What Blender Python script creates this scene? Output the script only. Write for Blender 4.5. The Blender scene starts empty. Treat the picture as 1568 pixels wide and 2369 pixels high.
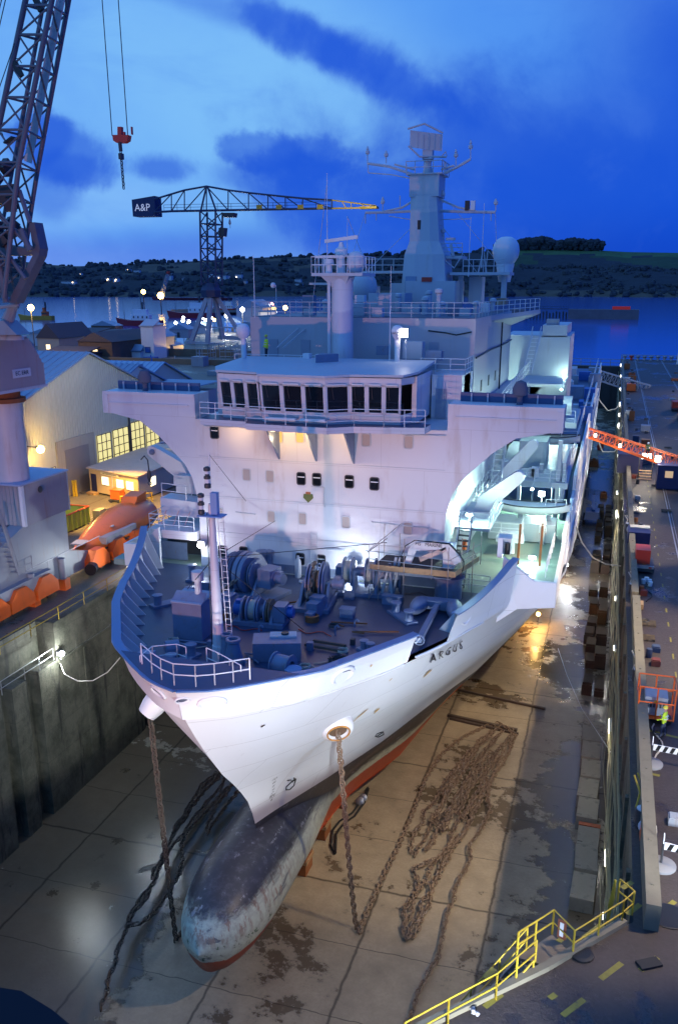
import bpy, bmesh, math, random
from mathutils import Vector, Matrix, noise
random.seed(7)
R = math.radians
# ------------------------------------------------------------------ camera, sky, lights
S = bpy.context.scene
COL = S.collection
F, PPX, PPY, TH, H = 2020., 784., 1285., R(17.1), 38.
YAW = math.atan(646/(F/math.cos(TH)))
FW = Vector((-math.sin(YAW)*math.cos(TH), math.cos(YAW)*math.cos(TH), -math.sin(TH)))
RT = Vector((math.cos(YAW), math.sin(YAW), 0))
UP = RT.cross(FW)
CAM = Vector((0, 0, H))
cd = bpy.data.cameras.new('camera'); cam = bpy.data.objects.new('camera', cd); COL.objects.link(cam)
cam.location = CAM
cam.rotation_euler = Matrix((RT, UP, -FW)).transposed().to_euler()
cd.sensor_fit = 'VERTICAL'; cd.sensor_height = 36; cd.sensor_width = 24
cd.lens = F/2369*36; cd.shift_y = (PPY-1184.5)/2369
cd.clip_start = .5; cd.clip_end = 30000
S.camera = cam
S.view_settings.view_transform = 'Standard'; S.view_settings.look = 'None'
S.view_settings.exposure = 0; S.view_settings.gamma = 1; S.view_settings.use_curve_mapping = False
S.render.engine = 'CYCLES'
try:
    S.cycles.use_denoising = True; S.cycles.denoiser = 'OPENIMAGEDENOISE'
except Exception: pass
S.cycles.sample_clamp_indirect = 4; S.cycles.max_bounces = 5; S.cycles.diffuse_bounces = 3
S.cycles.glossy_bounces = 3; S.cycles.caustics_reflective = False; S.cycles.caustics_refractive = False
S.cycles.use_light_tree = True

def ray(px, py): return RT*((px-PPX)/F)+UP*((PPY-py)/F)+FW
def P(px, py, x=None, y=None, z=None):
    """world point on a plane x=, y= or z= seen at a place of the survey sheet"""
    d = ray(px, py)
    if z is not None: t = (z-H)/d.z
    elif y is not None: t = y/d.y
    else: t = x/d.x
    return CAM+d*t

class NT:
    """tiny helper for node maths"""
    def __init__(s, tree): s.t = tree; tree.nodes.clear()
    def n(s, typ, ins=None, **kw):
        nd = s.t.nodes.new(typ)
        for k, v in kw.items(): setattr(nd, k, v)
        for k, v in (ins or {}).items(): s.put(nd.inputs[k], v)
        return nd
    def put(s, sock, v):
        if isinstance(v, bpy.types.NodeSocket): s.t.links.new(v, sock)
        elif v is not None:
            if isinstance(v, (tuple, list)) and len(v) == 3 and sock.type == 'RGBA': v = (*v, 1)
            sock.default_value = v
    def m(s, op, a, b=None, c=None, clamp=False):
        nd = s.t.nodes.new('ShaderNodeMath'); nd.operation = op; nd.use_clamp = clamp
        for i, v in enumerate((a, b, c)):
            if v is not None: s.put(nd.inputs[i], v)
        return nd.outputs[0]
    def vm(s, op, a, b=None):
        nd = s.t.nodes.new('ShaderNodeVectorMath'); nd.operation = op
        s.put(nd.inputs[0], a)
        if b is not None: s.put(nd.inputs[1], b)
        return nd.outputs['Value'] if op == 'DOT_PRODUCT' else nd.outputs[0]
    def mix(s, f, a, b, mode='MIX'):
        nd = s.t.nodes.new('ShaderNodeMix'); nd.data_type = 'RGBA'; nd.blend_type = mode
        s.put(nd.inputs[0], f); s.put(nd.inputs[6], a); s.put(nd.inputs[7], b)
        return nd.outputs[2]
    def ss(s, x, a, b):
        nd = s.t.nodes.new('ShaderNodeMapRange'); nd.interpolation_type = 'SMOOTHSTEP'
        s.put(nd.inputs[0], x); nd.inputs[1].default_value = a; nd.inputs[2].default_value = b
        return nd.outputs[0]

def srgb(r, g, b):
    f = lambda c: ((c/255+.055)/1.055)**2.4 if c > 10.31 else c/255/12.92
    return (f(r), f(g), f(b))

W = bpy.data.worlds.new('World'); S.world = W; W.use_nodes = True
t = NT(W.node_tree)
tc = t.n('ShaderNodeTexCoord').outputs['Generated']
hf = Vector((-math.sin(YAW), math.cos(YAW), 0))
df = t.m('MAXIMUM', t.m('ABSOLUTE', t.vm('DOT_PRODUCT', tc, tuple(hf))), .22)
u = t.m('DIVIDE', t.vm('DOT_PRODUCT', tc, tuple(RT)), df)
v = t.m('DIVIDE', t.vm('DOT_PRODUCT', tc, (0, 0, 1)), df)
v = t.m('MAXIMUM', t.m('MINIMUM', v, 1.6), -.05)
def uv(px, py):
    d = ray(px, py); k = d.dot(hf); return d.dot(RT)/k, d.z/k
cv = t.n('ShaderNodeCombineXYZ', {0: u, 1: v}).outputs[0]
nz = t.n('ShaderNodeTexNoise', {'Vector': cv, 'Scale': 8., 'Detail': 9., 'Roughness': .6, 'Distortion': .25})
nb = t.n('ShaderNodeTexNoise', {'Vector': cv, 'Scale': 4.5, 'Detail': 4., 'Roughness': .55})
n1 = t.m('SUBTRACT', nz.outputs[0], .5); n2 = t.m('SUBTRACT', nb.outputs[0], .5)
def blob(px, py, rx, ry, ang=0, soft=.8, rough=1.2):
    cu, cv_ = uv(px, py); ru, rv = rx/2113, ry/2113
    a, b = t.m('SUBTRACT', u, cu), t.m('SUBTRACT', v, cv_)
    c, s_ = math.cos(R(ang)), math.sin(R(ang))
    p = t.m('DIVIDE', t.m('ADD', t.m('MULTIPLY', a, c), t.m('MULTIPLY', b, s_)), ru)
    q = t.m('DIVIDE', t.m('SUBTRACT', t.m('MULTIPLY', b, c), t.m('MULTIPLY', a, s_)), rv)
    d = t.m('SQRT', t.m('ADD', t.m('MULTIPLY', p, p), t.m('MULTIPLY', q, q)))
    d = t.m('ADD', t.m('ADD', d, t.m('MULTIPLY', n1, rough)), t.m('MULTIPLY', n2, 1.6))
    return t.ss(d, 1+soft/2, 1-soft/2)
rightness = t.ss(t.m('ADD', t.m('ADD', u, t.m('MULTIPLY', n2, .25)), t.m('MULTIPLY', v, -.55)), -.22, .36)
base = t.mix(rightness, srgb(100, 166, 250), srgb(26, 86, 218))
base = t.mix(t.m('MULTIPLY', blob(620, 270, 560, 260, -8, 1.6, .9), .8), base, srgb(132, 198, 253))
base = t.mix(t.m('MULTIPLY', blob(1130, 60, 300, 110, -25, 1.6, .6), .6), base, srgb(76, 150, 248))
base = t.mix(t.m('MULTIPLY', blob(250, 470, 190, 60, 5, 1.3, .9), .6), base, srgb(136, 192, 253))
base = t.mix(t.m('MULTIPLY', blob(150, 600, 560, 45, 0, 1.8, .4), .75), base, srgb(112, 150, 240))
dk = srgb(34, 92, 222)
streak = t.n('ShaderNodeTexNoise', {'Vector': t.n('ShaderNodeMapping', {'Vector': cv, 'Rotation': (0, 0, R(14)), 'Scale': (2.2, 9., 1)}).outputs[0], 'Scale': 1.5, 'Detail': 8., 'Roughness': .6, 'Distortion': .4}).outputs[0]
base = t.mix(t.m('MULTIPLY', t.ss(streak, .5, .72), .24), base, srgb(52, 118, 236))
for a in ((165, 345, 115, 75, -14, .8, 3.4, .72), (100, 305, 75, 50, 8, .7, 3.4, .6), (190, 395, 90, 36, -10, .7, 2.6, .55), (380, 392, 100, 38, -4, .7, 3., .7), (130, 450, 60, 50, 60, 1., 2.5, .5),
          (600, 352, 80, 42, 0, .45, 3., .65), (690, 372, 120, 45, 6, .6, 3., .65), (620, 410, 170, 40, 0, 1., 2.4, .6), (720, 95, 170, 40, -24, .8, 2.4, .75), (850, 160, 180, 50, -24, .9, 2.4, .85), (560, 30, 150, 30, -14, 1.2, 2., .45),
          (1100, 430, 400, 190, 4, 1.3, 2.4, .8), (860, 460, 300, 70, 0, 1.2, 2.2, .7), (1420, 300, 320, 180, 24, 1.5, 2.2, .5), (1350, 500, 400, 120, 0, 1.4, 2., .5),
          (520, 560, 420, 42, 3, 1.6, 1.6, .45)):
    base = t.mix(t.m('MULTIPLY', blob(*a[:7]), a[7]), base, dk if a[0] < 1000 else srgb(22, 84, 218))
low = t.m('MULTIPLY', t.ss(v, .10, 0.), t.ss(u, -.05, .3))
base = t.mix(t.m('MULTIPLY', low, .7), base, srgb(10, 58, 190))
base = t.mix(t.m('MULTIPLY', n1, .35, clamp=True), base, srgb(120, 170, 250))
sky = t.n('ShaderNodeTexSky', sky_type='NISHITA', sun_disc=False, sun_elevation=R(-4), sun_rotation=R(150))
base = t.mix(.04, base, sky.outputs[0])
bg = t.n('ShaderNodeBackground', {'Color': base, 'Strength': 1.0})
t.t.links.new(bg.outputs[0], t.n('ShaderNodeOutputWorld').inputs[0])

def lamp(name, loc, power, col=(1, 1, 1), size=.3, aim=None, ang=60, blend=.4):
    d = bpy.data.lights.new(name, 'SPOT' if aim is not None else 'POINT')
    d.energy = power; d.color = col; d.shadow_soft_size = size
    if aim is not None:
        d.spot_size = R(ang); d.spot_blend = blend
    o = bpy.data.objects.new(name, d); COL.objects.link(o); o.location = loc
    if aim is not None:
        o.rotation_euler = (Vector(aim)-Vector(loc)).to_track_quat('-Z', 'Y').to_euler()
    return o
PINK = (1, .46, .32); COOL = (.86, .95, 1); SOD = (1, .62, .16); WARM = (1, .84, .6)
# yard floodlights: low ones on the dock head in front of the bow, high ones on the masts of the right quay
lamp('floodlight_dock_head', (-22, 2, 21.6), 27000, PINK, .3, (-17.7, 52, 28), 66)
lamp('floodlight_bow', (3, 9, 18.5), 50000, COOL, .35, (-15, 39, 11), 46, .55)
lamp('floodlight_quay', (5, 12, 15.9), 11000, (.66, .80, 1), .12, (-13, 53, 26), 48, .5)
for ly, pw in ((34, 19000), (58, 34000), (84, 20000), (112, 13000)):
    lamp('floodlight_high', (11.5, ly, 34), pw, (1, .80, .52), .45, (-8, ly+3, 0), 56, .5)
lamp('port_side_fill', (11, 24, 18.8), 17000, (.84, .93, 1), .35, (-7, 52, 16), 50, .6)  # added light to brighten the port bow, no known source there
lamp('floodlight_left', (-46, 30, 22), 2200, (.85, 1, .75), .4, (-30, 52, 0), 110, .6)

# ------------------------------------------------------------------ materials
MATS = {}
def mat(name, col, rough=.5, metal=0., var=.12, scale=.6, bump=0., dirt=None, damt=0., dscale=(1, 1, .15), emit=None, es=1., spec=.5, coat=0., plates=None):
    if name in MATS: return MATS[name]
    m = bpy.data.materials.new(name); m.use_nodes = True; t = NT(m.node_tree)
    co = t.n('ShaderNodeTexCoord').outputs['Object']
    b = t.n('ShaderNodeBsdfPrincipled', {'Roughness': rough, 'Metallic': metal, 'Specular IOR Level': spec})
    if coat: b.inputs['Coat Weight'].default_value = coat
    no = t.n('ShaderNodeTexNoise', {'Vector': co, 'Scale': scale, 'Detail': 6., 'Roughness': .62})
    f = t.m('ADD', 1-var, t.m('MULTIPLY', no.outputs[0], 2*var))
    c = t.mix(1., (*col, 1), t.n('ShaderNodeCombineColor', {0: f, 1: f, 2: f}).outputs[0], 'MULTIPLY')
    if dirt:
        mp = t.n('ShaderNodeMapping', {'Vector': co, 'Scale': dscale})
        dn = t.n('ShaderNodeTexNoise', {'Vector': mp.outputs[0], 'Scale': 1.6, 'Detail': 7., 'Roughness': .65})
        c = t.mix(t.m('MULTIPLY', t.ss(dn.outputs[0], .52, .72), damt), c, (*dirt, 1))
    if plates:
        sp_ = t.n('ShaderNodeSeparateXYZ', {0: co}); pv = t.n('ShaderNodeCombineXYZ', {0: t.m('ADD', sp_.outputs[0], sp_.outputs[1]), 1: sp_.outputs[2]}).outputs[0]
        br = t.n('ShaderNodeTexBrick', {'Vector': pv, 'Color1': (1, 1, 1), 'Color2': (.93, .93, .93), 'Mortar': (.55, .5, .48), 'Scale': 1., 'Mortar Size': .012, 'Mortar Smooth': .3, 'Brick Width': plates[0], 'Row Height': plates[1]})
        c = t.mix(.55, c, br.outputs[0], 'MULTIPLY')
    t.put(b.inputs['Base Color'], c)
    t.put(b.inputs['Roughness'], t.m('ADD', rough-.08, t.m('MULTIPLY', no.outputs[0], .16), clamp=True))
    if bump:
        bp = t.n('ShaderNodeBump', {'Strength': bump, 'Distance': .05, 'Height': no.outputs[0]})
        t.put(b.inputs['Normal'], bp.outputs[0])
    if emit:
        b.inputs['Emission Color'].default_value = (*emit, 1); b.inputs['Emission Strength'].default_value = es
    t.t.links.new(b.outputs[0], t.n('ShaderNodeOutputMaterial').inputs[0])
    MATS[name] = m; return m
white = mat('white_paint', (.74, .74, .76), .42, var=.05, scale=.5, dirt=(.55, .48, .42), damt=.35)
wgrey = mat('ship_grey_paint', (.52, .53, .57), .45, var=.08, scale=.4, dirt=(.36, .3, .27), damt=.3)
deckm = mat('deck_paint', (.035, .055, .115), .36, var=.4, scale=.7, bump=.2, dirt=(.03, .04, .07), damt=.6, dscale=(.6, .6, .6))
winchm = mat('machinery_paint', (.17, .21, .32), .4, var=.2, scale=2, dirt=(.2, .13, .1), damt=.5, dscale=(2, 2, 1))
dark = mat('dark_metal', (.04, .042, .05), .5, var=.3, scale=2)
black = mat('black_paint', (.012, .012, .014), .4)
steel = mat('galvanised_steel', (.5, .5, .5), .38, .7, var=.2, scale=3)
rust = mat('rusty_chain', (.26, .18, .12), .7, .2, var=.5, scale=3, bump=.3, dirt=(.36, .33, .3), damt=.8, dscale=(2, 2, 2))
rusty = mat('rust', (.26, .09, .03), .8, var=.4, scale=3)
yellow = mat('yellow_paint', (.42, .29, .02), .5, var=.15, scale=2, dirt=(.2, .12, .05), damt=.6, dscale=(3, 3, 1))
orange = mat('orange_paint', (.75, .13, .02), .38, var=.12, scale=1.5, dirt=(.25, .08, .03), damt=.3)
redm = mat('red_paint', (.5, .04, .02), .45, var=.15, scale=1.5)
bluem = mat('blue_paint', (.03, .12, .42), .4, var=.15, scale=1.5)
navy = mat('navy_paint', (.015, .02, .09), .5, var=.15, scale=1.5)
wood = mat('scaffold_board', (.36, .23, .12), .75, var=.35, scale=3, dirt=(.12, .08, .05), damt=.6, dscale=(3, .4, 3))
rubber = mat('rubber', (.015, .015, .017), .7)
cream = mat('cream_cladding', (.60, .58, .50), .6, var=.08, scale=.3, dirt=(.4, .36, .28), damt=.35)
cgrey = mat('crane_grey_paint', (.30, .32, .37), .45, var=.1, scale=.5, dirt=(.28, .18, .13), damt=.45)
cdark = mat('crane_lattice_paint', (.13, .135, .17), .5, var=.25, scale=1, dirt=(.16, .08, .06), damt=.5, dscale=(1, 1, 1))
cblue = mat('crane_blue_paint', (.02, .035, .10), .5, var=.2, scale=.3)
glass = mat('window_glass', (.01, .012, .016), .06, spec=.9, var=.1)
lit = mat('lit_window', (.8, .7, .4), .4, emit=(1, .78, .34), es=1.3)
litw = mat('lit_white', (.8, .8, .8), .4, emit=(1, .97, .9), es=9.)
litc = mat('lit_cool', (.8, .8, .8), .4, emit=(.85, .95, 1), es=24.)
lits = mat('lit_sodium', (.8, .5, .2), .4, emit=(1, .62, .16), es=22.)
litdim = mat('cabin_glow', (.3, .2, .1), .3, emit=(1, .6, .2), es=.35)
rope = mat('rope', (.5, .45, .38), .8, var=.2, scale=6)
hiviz = mat('hi_vis_cloth', (.55, .75, .03), .7, var=.1, scale=5, emit=(.4, .6, .02), es=.05)
skin = mat('skin', (.5, .3, .22), .5)
cloth = mat('dark_cloth', (.03, .035, .06), .8)

# ------------------------------------------------------------------ mesh builder
class MB:
    def __init__(s): s.v = []; s.f = []; s.mi = []; s.cur = 0
    def add(s, vs, fs):
        n = len(s.v); s.v += [tuple(p) for p in vs]; s.f += [tuple(i+n for i in f) for f in fs]; s.mi += [s.cur]*len(fs); return s
    def box(s, x0, x1, y0, y1, z0, z1):
        vs = [(x, y, z) for z in (z0, z1) for y in (y0, y1) for x in (x0, x1)]
        return s.add(vs, [(0, 2, 3, 1), (4, 5, 7, 6), (0, 1, 5, 4), (2, 6, 7, 3), (0, 4, 6, 2), (1, 3, 7, 5)])
    def rbox(s, c, ax, hl, hw, hh, up=(0, 0, 1)):
        """box centred c, long axis ax (half hl), half width hw, half height hh"""
        c = Vector(c); a = Vector(ax).normalized(); u_ = Vector(up)
        if abs(a.dot(u_)) > .99: u_ = Vector((1, 0, 0))
        w = a.cross(u_).normalized(); u_ = w.cross(a)
        vs = [c+a*i*hl+w*j*hw+u_*k*hh for k in (-1, 1) for j in (-1, 1) for i in (-1, 1)]
        return s.add(vs, [(0, 2, 3, 1), (4, 5, 7, 6), (0, 1, 5, 4), (2, 6, 7, 3), (0, 4, 6, 2), (1, 3, 7, 5)])
    def beam(s, a, b, w, h=None):
        a, b = Vector(a), Vector(b); return s.rbox((a+b)/2, b-a, (b-a).length/2, w/2, (h or w)/2)
    def cyl(s, a, b, r0, r1=None, n=10, caps=True):
        a, b = Vector(a), Vector(b); r1 = r0 if r1 is None else r1
        d = (b-a).normalized(); u_ = d.orthogonal().normalized(); w = d.cross(u_)
        vs = [c+(u_*math.cos(2*math.pi*i/n)+w*math.sin(2*math.pi*i/n))*r for c, r in ((a, r0), (b, r1)) for i in range(n)]
        fs = [(i, (i+1) % n, n+(i+1) % n, n+i) for i in range(n)]
        if caps: fs += [tuple(range(n))[::-1], tuple(range(n, 2*n))]
        return s.add(vs, fs)
    def tube(s, pts, r, n=6, closed=False):
        pts = [Vector(p) for p in pts]; m = len(pts); vs = []; pu = None
        for i, p in enumerate(pts):
            if closed: d = pts[(i+1) % m]-pts[i-1]
            else: d = pts[min(i+1, m-1)]-pts[max(i-1, 0)]
            d.normalize()
            if pu is None: pu = d.orthogonal().normalized()
            pu = (pu-d*pu.dot(d)).normalized(); w = d.cross(pu)
            vs += [p+(pu*math.cos(2*math.pi*k/n)+w*math.sin(2*math.pi*k/n))*r for k in range(n)]
        fs = [(i*n+k, i*n+(k+1) % n, (i+1)*n+(k+1) % n, (i+1)*n+k) for i in range(m-1) for k in range(n)]
        if closed: fs += [((m-1)*n+k, (m-1)*n+(k+1) % n, (k+1) % n, k) for k in range(n)]
        else: fs += [tuple(range(n))[::-1], tuple(range((m-1)*n, m*n))]
        return s.add(vs, fs)
    def lathe(s, c, prof, n=14, axis=(0, 0, 1)):
        c = Vector(c); d = Vector(axis).normalized(); u_ = d.orthogonal().normalized(); w = d.cross(u_); m = len(prof)
        vs = [c+d*h+(u_*math.cos(2*math.pi*k/n)+w*math.sin(2*math.pi*k/n))*max(r, 1e-4) for r, h in prof for k in range(n)]
        fs = [(i*n+k, i*n+(k+1) % n, (i+1)*n+(k+1) % n, (i+1)*n+k) for i in range(m-1) for k in range(n)]
        return s.add(vs, fs+[tuple(range(n))[::-1], tuple(range((m-1)*n, m*n))])
    def prism(s, poly, off):
        """extrude a 3-D polygon by the vector off"""
        off = Vector(off); n = len(poly); vs = [Vector(p) for p in poly]+[Vector(p)+off for p in poly]
        return s.add(vs, [tuple(range(n))[::-1], tuple(range(n, 2*n))]+[(i, (i+1) % n, n+(i+1) % n, n+i) for i in range(n)])
    def grid(s, rows, closed=False):
        m = len(rows[0]); vs = [p for r in rows for p in r]
        fs = [(i*m+k, i*m+(k+1) % m, (i+1)*m+(k+1) % m, (i+1)*m+k) for i in range(len(rows)-1) for k in range(m if closed else m-1)]
        return s.add(vs, fs)
    def rails(s, pts, h=1.05, n=2, r=.028, gap=1.4, up=(0, 0, 1)):
        up = Vector(up); pts = [Vector(p) for p in pts]
        for k in range(n): s.tube([p+up*h*(k+1)/n for p in pts], r, 5)
        for a, b in zip(pts, pts[1:]):
            m = max(1, round((b-a).length/gap))
            for i in range(m+1): s.cyl(a+(b-a)*i/m, a+(b-a)*i/m+up*h, r*1.15, n=5)
        return s
    def lattice(s, a, b, w0, w1, n, r, rd=None, side=(1, 0, 0)):
        """box lattice girder from a to b"""
        a, b = Vector(a), Vector(b); d = (b-a).normalized(); u_ = Vector(side); u_ = (u_-d*u_.dot(d)).normalized(); w = d.cross(u_); rd = rd or r*.5
        ring = lambda i: [a+(b-a)*i/n+(u_*p+w*q)*(w0+(w1-w0)*i/n)/2 for p, q in ((-1, -1), (1, -1), (1, 1), (-1, 1))]
        for k in range(4): s.tube([ring(i)[k] for i in range(n+1)], r, 6)
        for i in range(n):
            p, q = ring(i), ring(i+1)
            for k in range(4):
                j = (k+1) % 4
                if i: s.cyl(p[k], p[j], rd, n=5, caps=False)
                s.cyl(p[k] if i % 2 else p[j], q[j] if i % 2 else q[k], rd, n=5, caps=False)
        return s
    def build(s, name, m, parent=None, smooth=None, origin=None):
        root = parent
        while root is not None and root.parent is not None: root = root.parent
        o_ = Vector(root.location) if root is not None else (Vector(origin) if origin is not None else None)
        if o_ is None:
            xs, ys, zs = zip(*s.v); o_ = Vector(((min(xs)+max(xs))/2, (min(ys)+max(ys))/2, min(zs)))
        me = bpy.data.meshes.new(name); me.from_pydata([Vector(p)-o_ for p in s.v], [], s.f)
        for mm in (m if isinstance(m, (list, tuple)) else [m]): me.materials.append(mm)
        if any(s.mi): me.polygons.foreach_set('material_index', s.mi)
        me.validate()
        if smooth is not None:
            me.polygons.foreach_set('use_smooth', [True]*len(me.polygons)); me.set_sharp_from_angle(angle=R(smooth))
        bm = bmesh.new(); bm.from_mesh(me); bmesh.ops.recalc_face_normals(bm, faces=bm.faces); bm.to_mesh(me); bm.free()
        me.update()
        o = bpy.data.objects.new(name, me); COL.objects.link(o)
        if parent is not None: o.parent = parent
        else: o.location = o_
        return o

def tag(o, label, cat=None, group=None, kind=None):
    if label: o['label'] = label
    if cat: o['category'] = cat
    if group: o['group'] = group
    if kind: o['kind'] = kind
    return o
def thing(name, label, cat, loc, group=None):
    o = bpy.data.objects.new(name, None); COL.objects.link(o); o.location = loc; o.empty_display_size = .3
    return tag(o, label, cat, group)
def dup(o, loc, rz=0, label=None, sc=None, parent=None):
    c = o.copy(); COL.objects.link(c)
    if parent is None:
        c.location = loc; c.rotation_euler = (0, 0, rz)
        if sc: c.scale = (sc, sc, sc) if not isinstance(sc, tuple) else sc
        if label: c['label'] = label
    else: c.parent = parent
    for ch in list(o.children): dup(ch, None, parent=c)
    return c
def struct(name, mb, m, **k):
    o = mb.build(name, m, **k); o['kind'] = 'structure'; return o
def rrect(w, h, r, n=4):
    pts = []
    for cx, cy, a0 in ((w/2-r, h/2-r, 0), (-w/2+r, h/2-r, 90), (-w/2+r, -h/2+r, 180), (w/2-r, -h/2+r, 270)):
        for i in range(n+1):
            a = R(a0+90*i/n); pts.append((cx+r*math.cos(a), cy+r*math.sin(a)))
    return pts
FONT = None
def text_mesh(txt, size=1., extrude=.02, bold=0.):
    """2-D letters as mesh data (x right, y up), centred"""
    c = bpy.data.curves.new('letters', 'FONT'); c.body = txt; c.size = size; c.extrude = extrude; c.offset = bold; c.align_x = 'CENTER'; c.align_y = 'CENTER'; c.resolution_u = 3
    o = bpy.data.objects.new('letters', c); COL.objects.link(o)
    bpy.context.view_layer.update()
    me = bpy.data.meshes.new_from_object(o.evaluated_get(bpy.context.evaluated_depsgraph_get()))
    vs = [tuple(v.co) for v in me.vertices]; fs = [tuple(p.vertices) for p in me.polygons]
    bpy.data.objects.remove(o); bpy.data.curves.remove(c); bpy.data.meshes.remove(me)
    return vs, fs
def text_at(mb, txt, size, c, right, up, extrude=.02, shear=0., wide=1.):
    vs, fs = text_mesh(txt, size, extrude); c = Vector(c); r_ = Vector(right).normalized(); u_ = Vector(up).normalized(); n_ = r_.cross(u_)
    return mb.add([c+r_*(x+y*shear)*wide+u_*y+n_*z for x, y, z in vs], fs)
def ball(name, c, r, m, parent=None): return MB().lathe(c, [(r*math.sin(math.pi*i/8), -r*math.cos(math.pi*i/8)) for i in range(9)], 12).build(name, m, parent, 60)
# ------------------------------------------------------------------ setting materials
def floor_mat(name, dry, wet, joints=True, tile=(7.2, 5.4), off=(0, 0), puddle=.5, r0=.55, r1=.12, spots=False):
    m = bpy.data.materials.new(name); m.use_nodes = True; t = NT(m.node_tree)
    co = t.n('ShaderNodeTexCoord').outputs['Object']
    big = t.n('ShaderNodeTexNoise', {'Vector': co, 'Scale': .09, 'Detail': 8., 'Roughness': .62, 'Distortion': .4}).outputs[0]
    med = t.n('ShaderNodeTexNoise', {'Vector': co, 'Scale': .55, 'Detail': 8., 'Roughness': .7}).outputs[0]
    fine = t.n('ShaderNodeTexNoise', {'Vector': co, 'Scale': 5., 'Detail': 5., 'Roughness': .7}).outputs[0]
    k = t.m('ADD', t.m('MULTIPLY', big, .65), t.m('MULTIPLY', med, .35))
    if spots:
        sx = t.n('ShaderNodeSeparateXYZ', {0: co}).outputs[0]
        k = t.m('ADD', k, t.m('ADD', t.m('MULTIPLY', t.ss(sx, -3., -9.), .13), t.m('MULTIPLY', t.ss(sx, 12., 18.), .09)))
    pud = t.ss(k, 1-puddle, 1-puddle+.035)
    c = t.mix(t.ss(med, .3, .75), (*dry, 1), (*[a*.62 for a in dry], 1))
    c = t.mix(t.ss(fine, .35, .8), c, (*[a*.75 for a in dry], 1))
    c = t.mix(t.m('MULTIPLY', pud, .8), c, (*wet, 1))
    rough = t.m('SUBTRACT', r0, t.m('MULTIPLY', pud, r0-r1))
    rough = t.m('ADD', rough, t.m('MULTIPLY', t.m('SUBTRACT', fine, .5), .25), clamp=True)
    if spots:
        vo = t.n('ShaderNodeTexVoronoi', {'Vector': co, 'Scale': .38, 'Randomness': 1.}).outputs['Distance']
        sp = t.m('MULTIPLY', t.ss(t.m('ADD', vo, t.m('MULTIPLY', fine, .55)), .44, .38), t.ss(big, .5, .56))
        c = t.mix(sp, c, (.05, .035, .02, 1))
    if joints:
        for tw, th, ms, amt in ((tile[0], tile[1], .012, .75), (tile[0]*1.0, tile[1]*3, .035, .6)):
            mp = t.n('ShaderNodeMapping', {'Vector': co, 'Location': (off[0], off[1], 0)})
            wob = t.vm('ADD', mp.outputs[0], t.vm('MULTIPLY', t.n('ShaderNodeTexNoise', {'Vector': co, 'Scale': .8}).outputs[1], (.35, .35, 0)))
            br = t.n('ShaderNodeTexBrick', {'Vector': wob, 'Color1': (0, 0, 0), 'Color2': (0, 0, 0), 'Mortar': (1, 1, 1), 'Scale': 1., 'Mortar Size': ms*4,
                     'Mortar Smooth': .6, 'Brick Width': tw, 'Row Height': th}, offset=.0, squash=1.)
            c = t.mix(t.m('MULTIPLY', br.outputs[0], amt), c, (.045, .033, .02, 1))
    b = t.n('ShaderNodeBsdfPrincipled', {'Base Color': c, 'Roughness': rough, 'Specular IOR Level': .6})
    bp = t.n('ShaderNodeBump', {'Strength': .5, 'Distance': .05, 'Height': t.m('MULTIPLY', t.m('ADD', med, fine), t.m('SUBTRACT', 1.35, pud))})
    t.put(b.inputs['Normal'], bp.outputs[0])
    t.t.links.new(b.outputs[0], t.n('ShaderNodeOutputMaterial').inputs[0]); return m
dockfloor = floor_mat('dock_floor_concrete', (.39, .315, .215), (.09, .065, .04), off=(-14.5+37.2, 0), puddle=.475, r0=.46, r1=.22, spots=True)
asphalt = floor_mat('wet_quay_asphalt', (.055, .04, .038), (.03, .022, .024), joints=False, puddle=.46, r0=.62, r1=.28)
yardm = floor_mat('yard_concrete', (.16, .14, .11), (.08, .07, .05), tile=(9, 9), puddle=.45)
def wall_mat():
    m = bpy.data.materials.new('dock_wall_concrete'); m.use_nodes = True; t = NT(m.node_tree)
    co = t.n('ShaderNodeTexCoord').outputs['Object']
    st = t.n('ShaderNodeTexNoise', {'Vector': t.n('ShaderNodeMapping', {'Vector': co, 'Scale': (.5, .5, .06)}).outputs[0], 'Scale': 2.2, 'Detail': 8., 'Roughness': .7}).outputs[0]
    bl = t.n('ShaderNodeTexNoise', {'Vector': co, 'Scale': .5, 'Detail': 9., 'Roughness': .7}).outputs[0]
    fi = t.n('ShaderNodeTexNoise', {'Vector': co, 'Scale': 4., 'Detail': 6., 'Roughness': .7}).outputs[0]
    c = t.mix(t.ss(bl, .35, .68), (.15, .14, .10, 1), (.06, .062, .04, 1))
    c = t.mix(t.m('MULTIPLY', t.ss(st, .56, .64), .8), c, (.03, .03, .025, 1))
    c = t.mix(t.m('MULTIPLY', t.ss(st, .40, .30), .6), c, (.27, .25, .19, 1))
    c = t.mix(t.m('MULTIPLY', t.ss(fi, .62, .75), .4), c, (.3, .28, .24, 1))
    z = t.n('ShaderNodeSeparateXYZ', {0: co}).outputs[2]
    fr = t.m('FRACT', t.m('MULTIPLY', t.m('ADD', z, t.m('MULTIPLY', fi, .12)), .42))
    c = t.mix(t.m('MULTIPLY', t.ss(fr, .035, .0), .5), c, (.04, .04, .03, 1))
    b = t.n('ShaderNodeBsdfPrincipled', {'Base Color': c, 'Roughness': .78})
    t.put(b.inputs['Normal'], t.n('ShaderNodeBump', {'Strength': .6, 'Distance': .08, 'Height': t.m('ADD', bl, fi)}).outputs[0])
    t.t.links.new(b.outputs[0], t.n('ShaderNodeOutputMaterial').inputs[0]); return m
wallm = wall_mat()
concm = mat('light_concrete', (.17, .15, .11), .75, var=.25, scale=1.2, bump=.3, dirt=(.12, .11, .08), damt=.7, dscale=(1, 1, .4))
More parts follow.
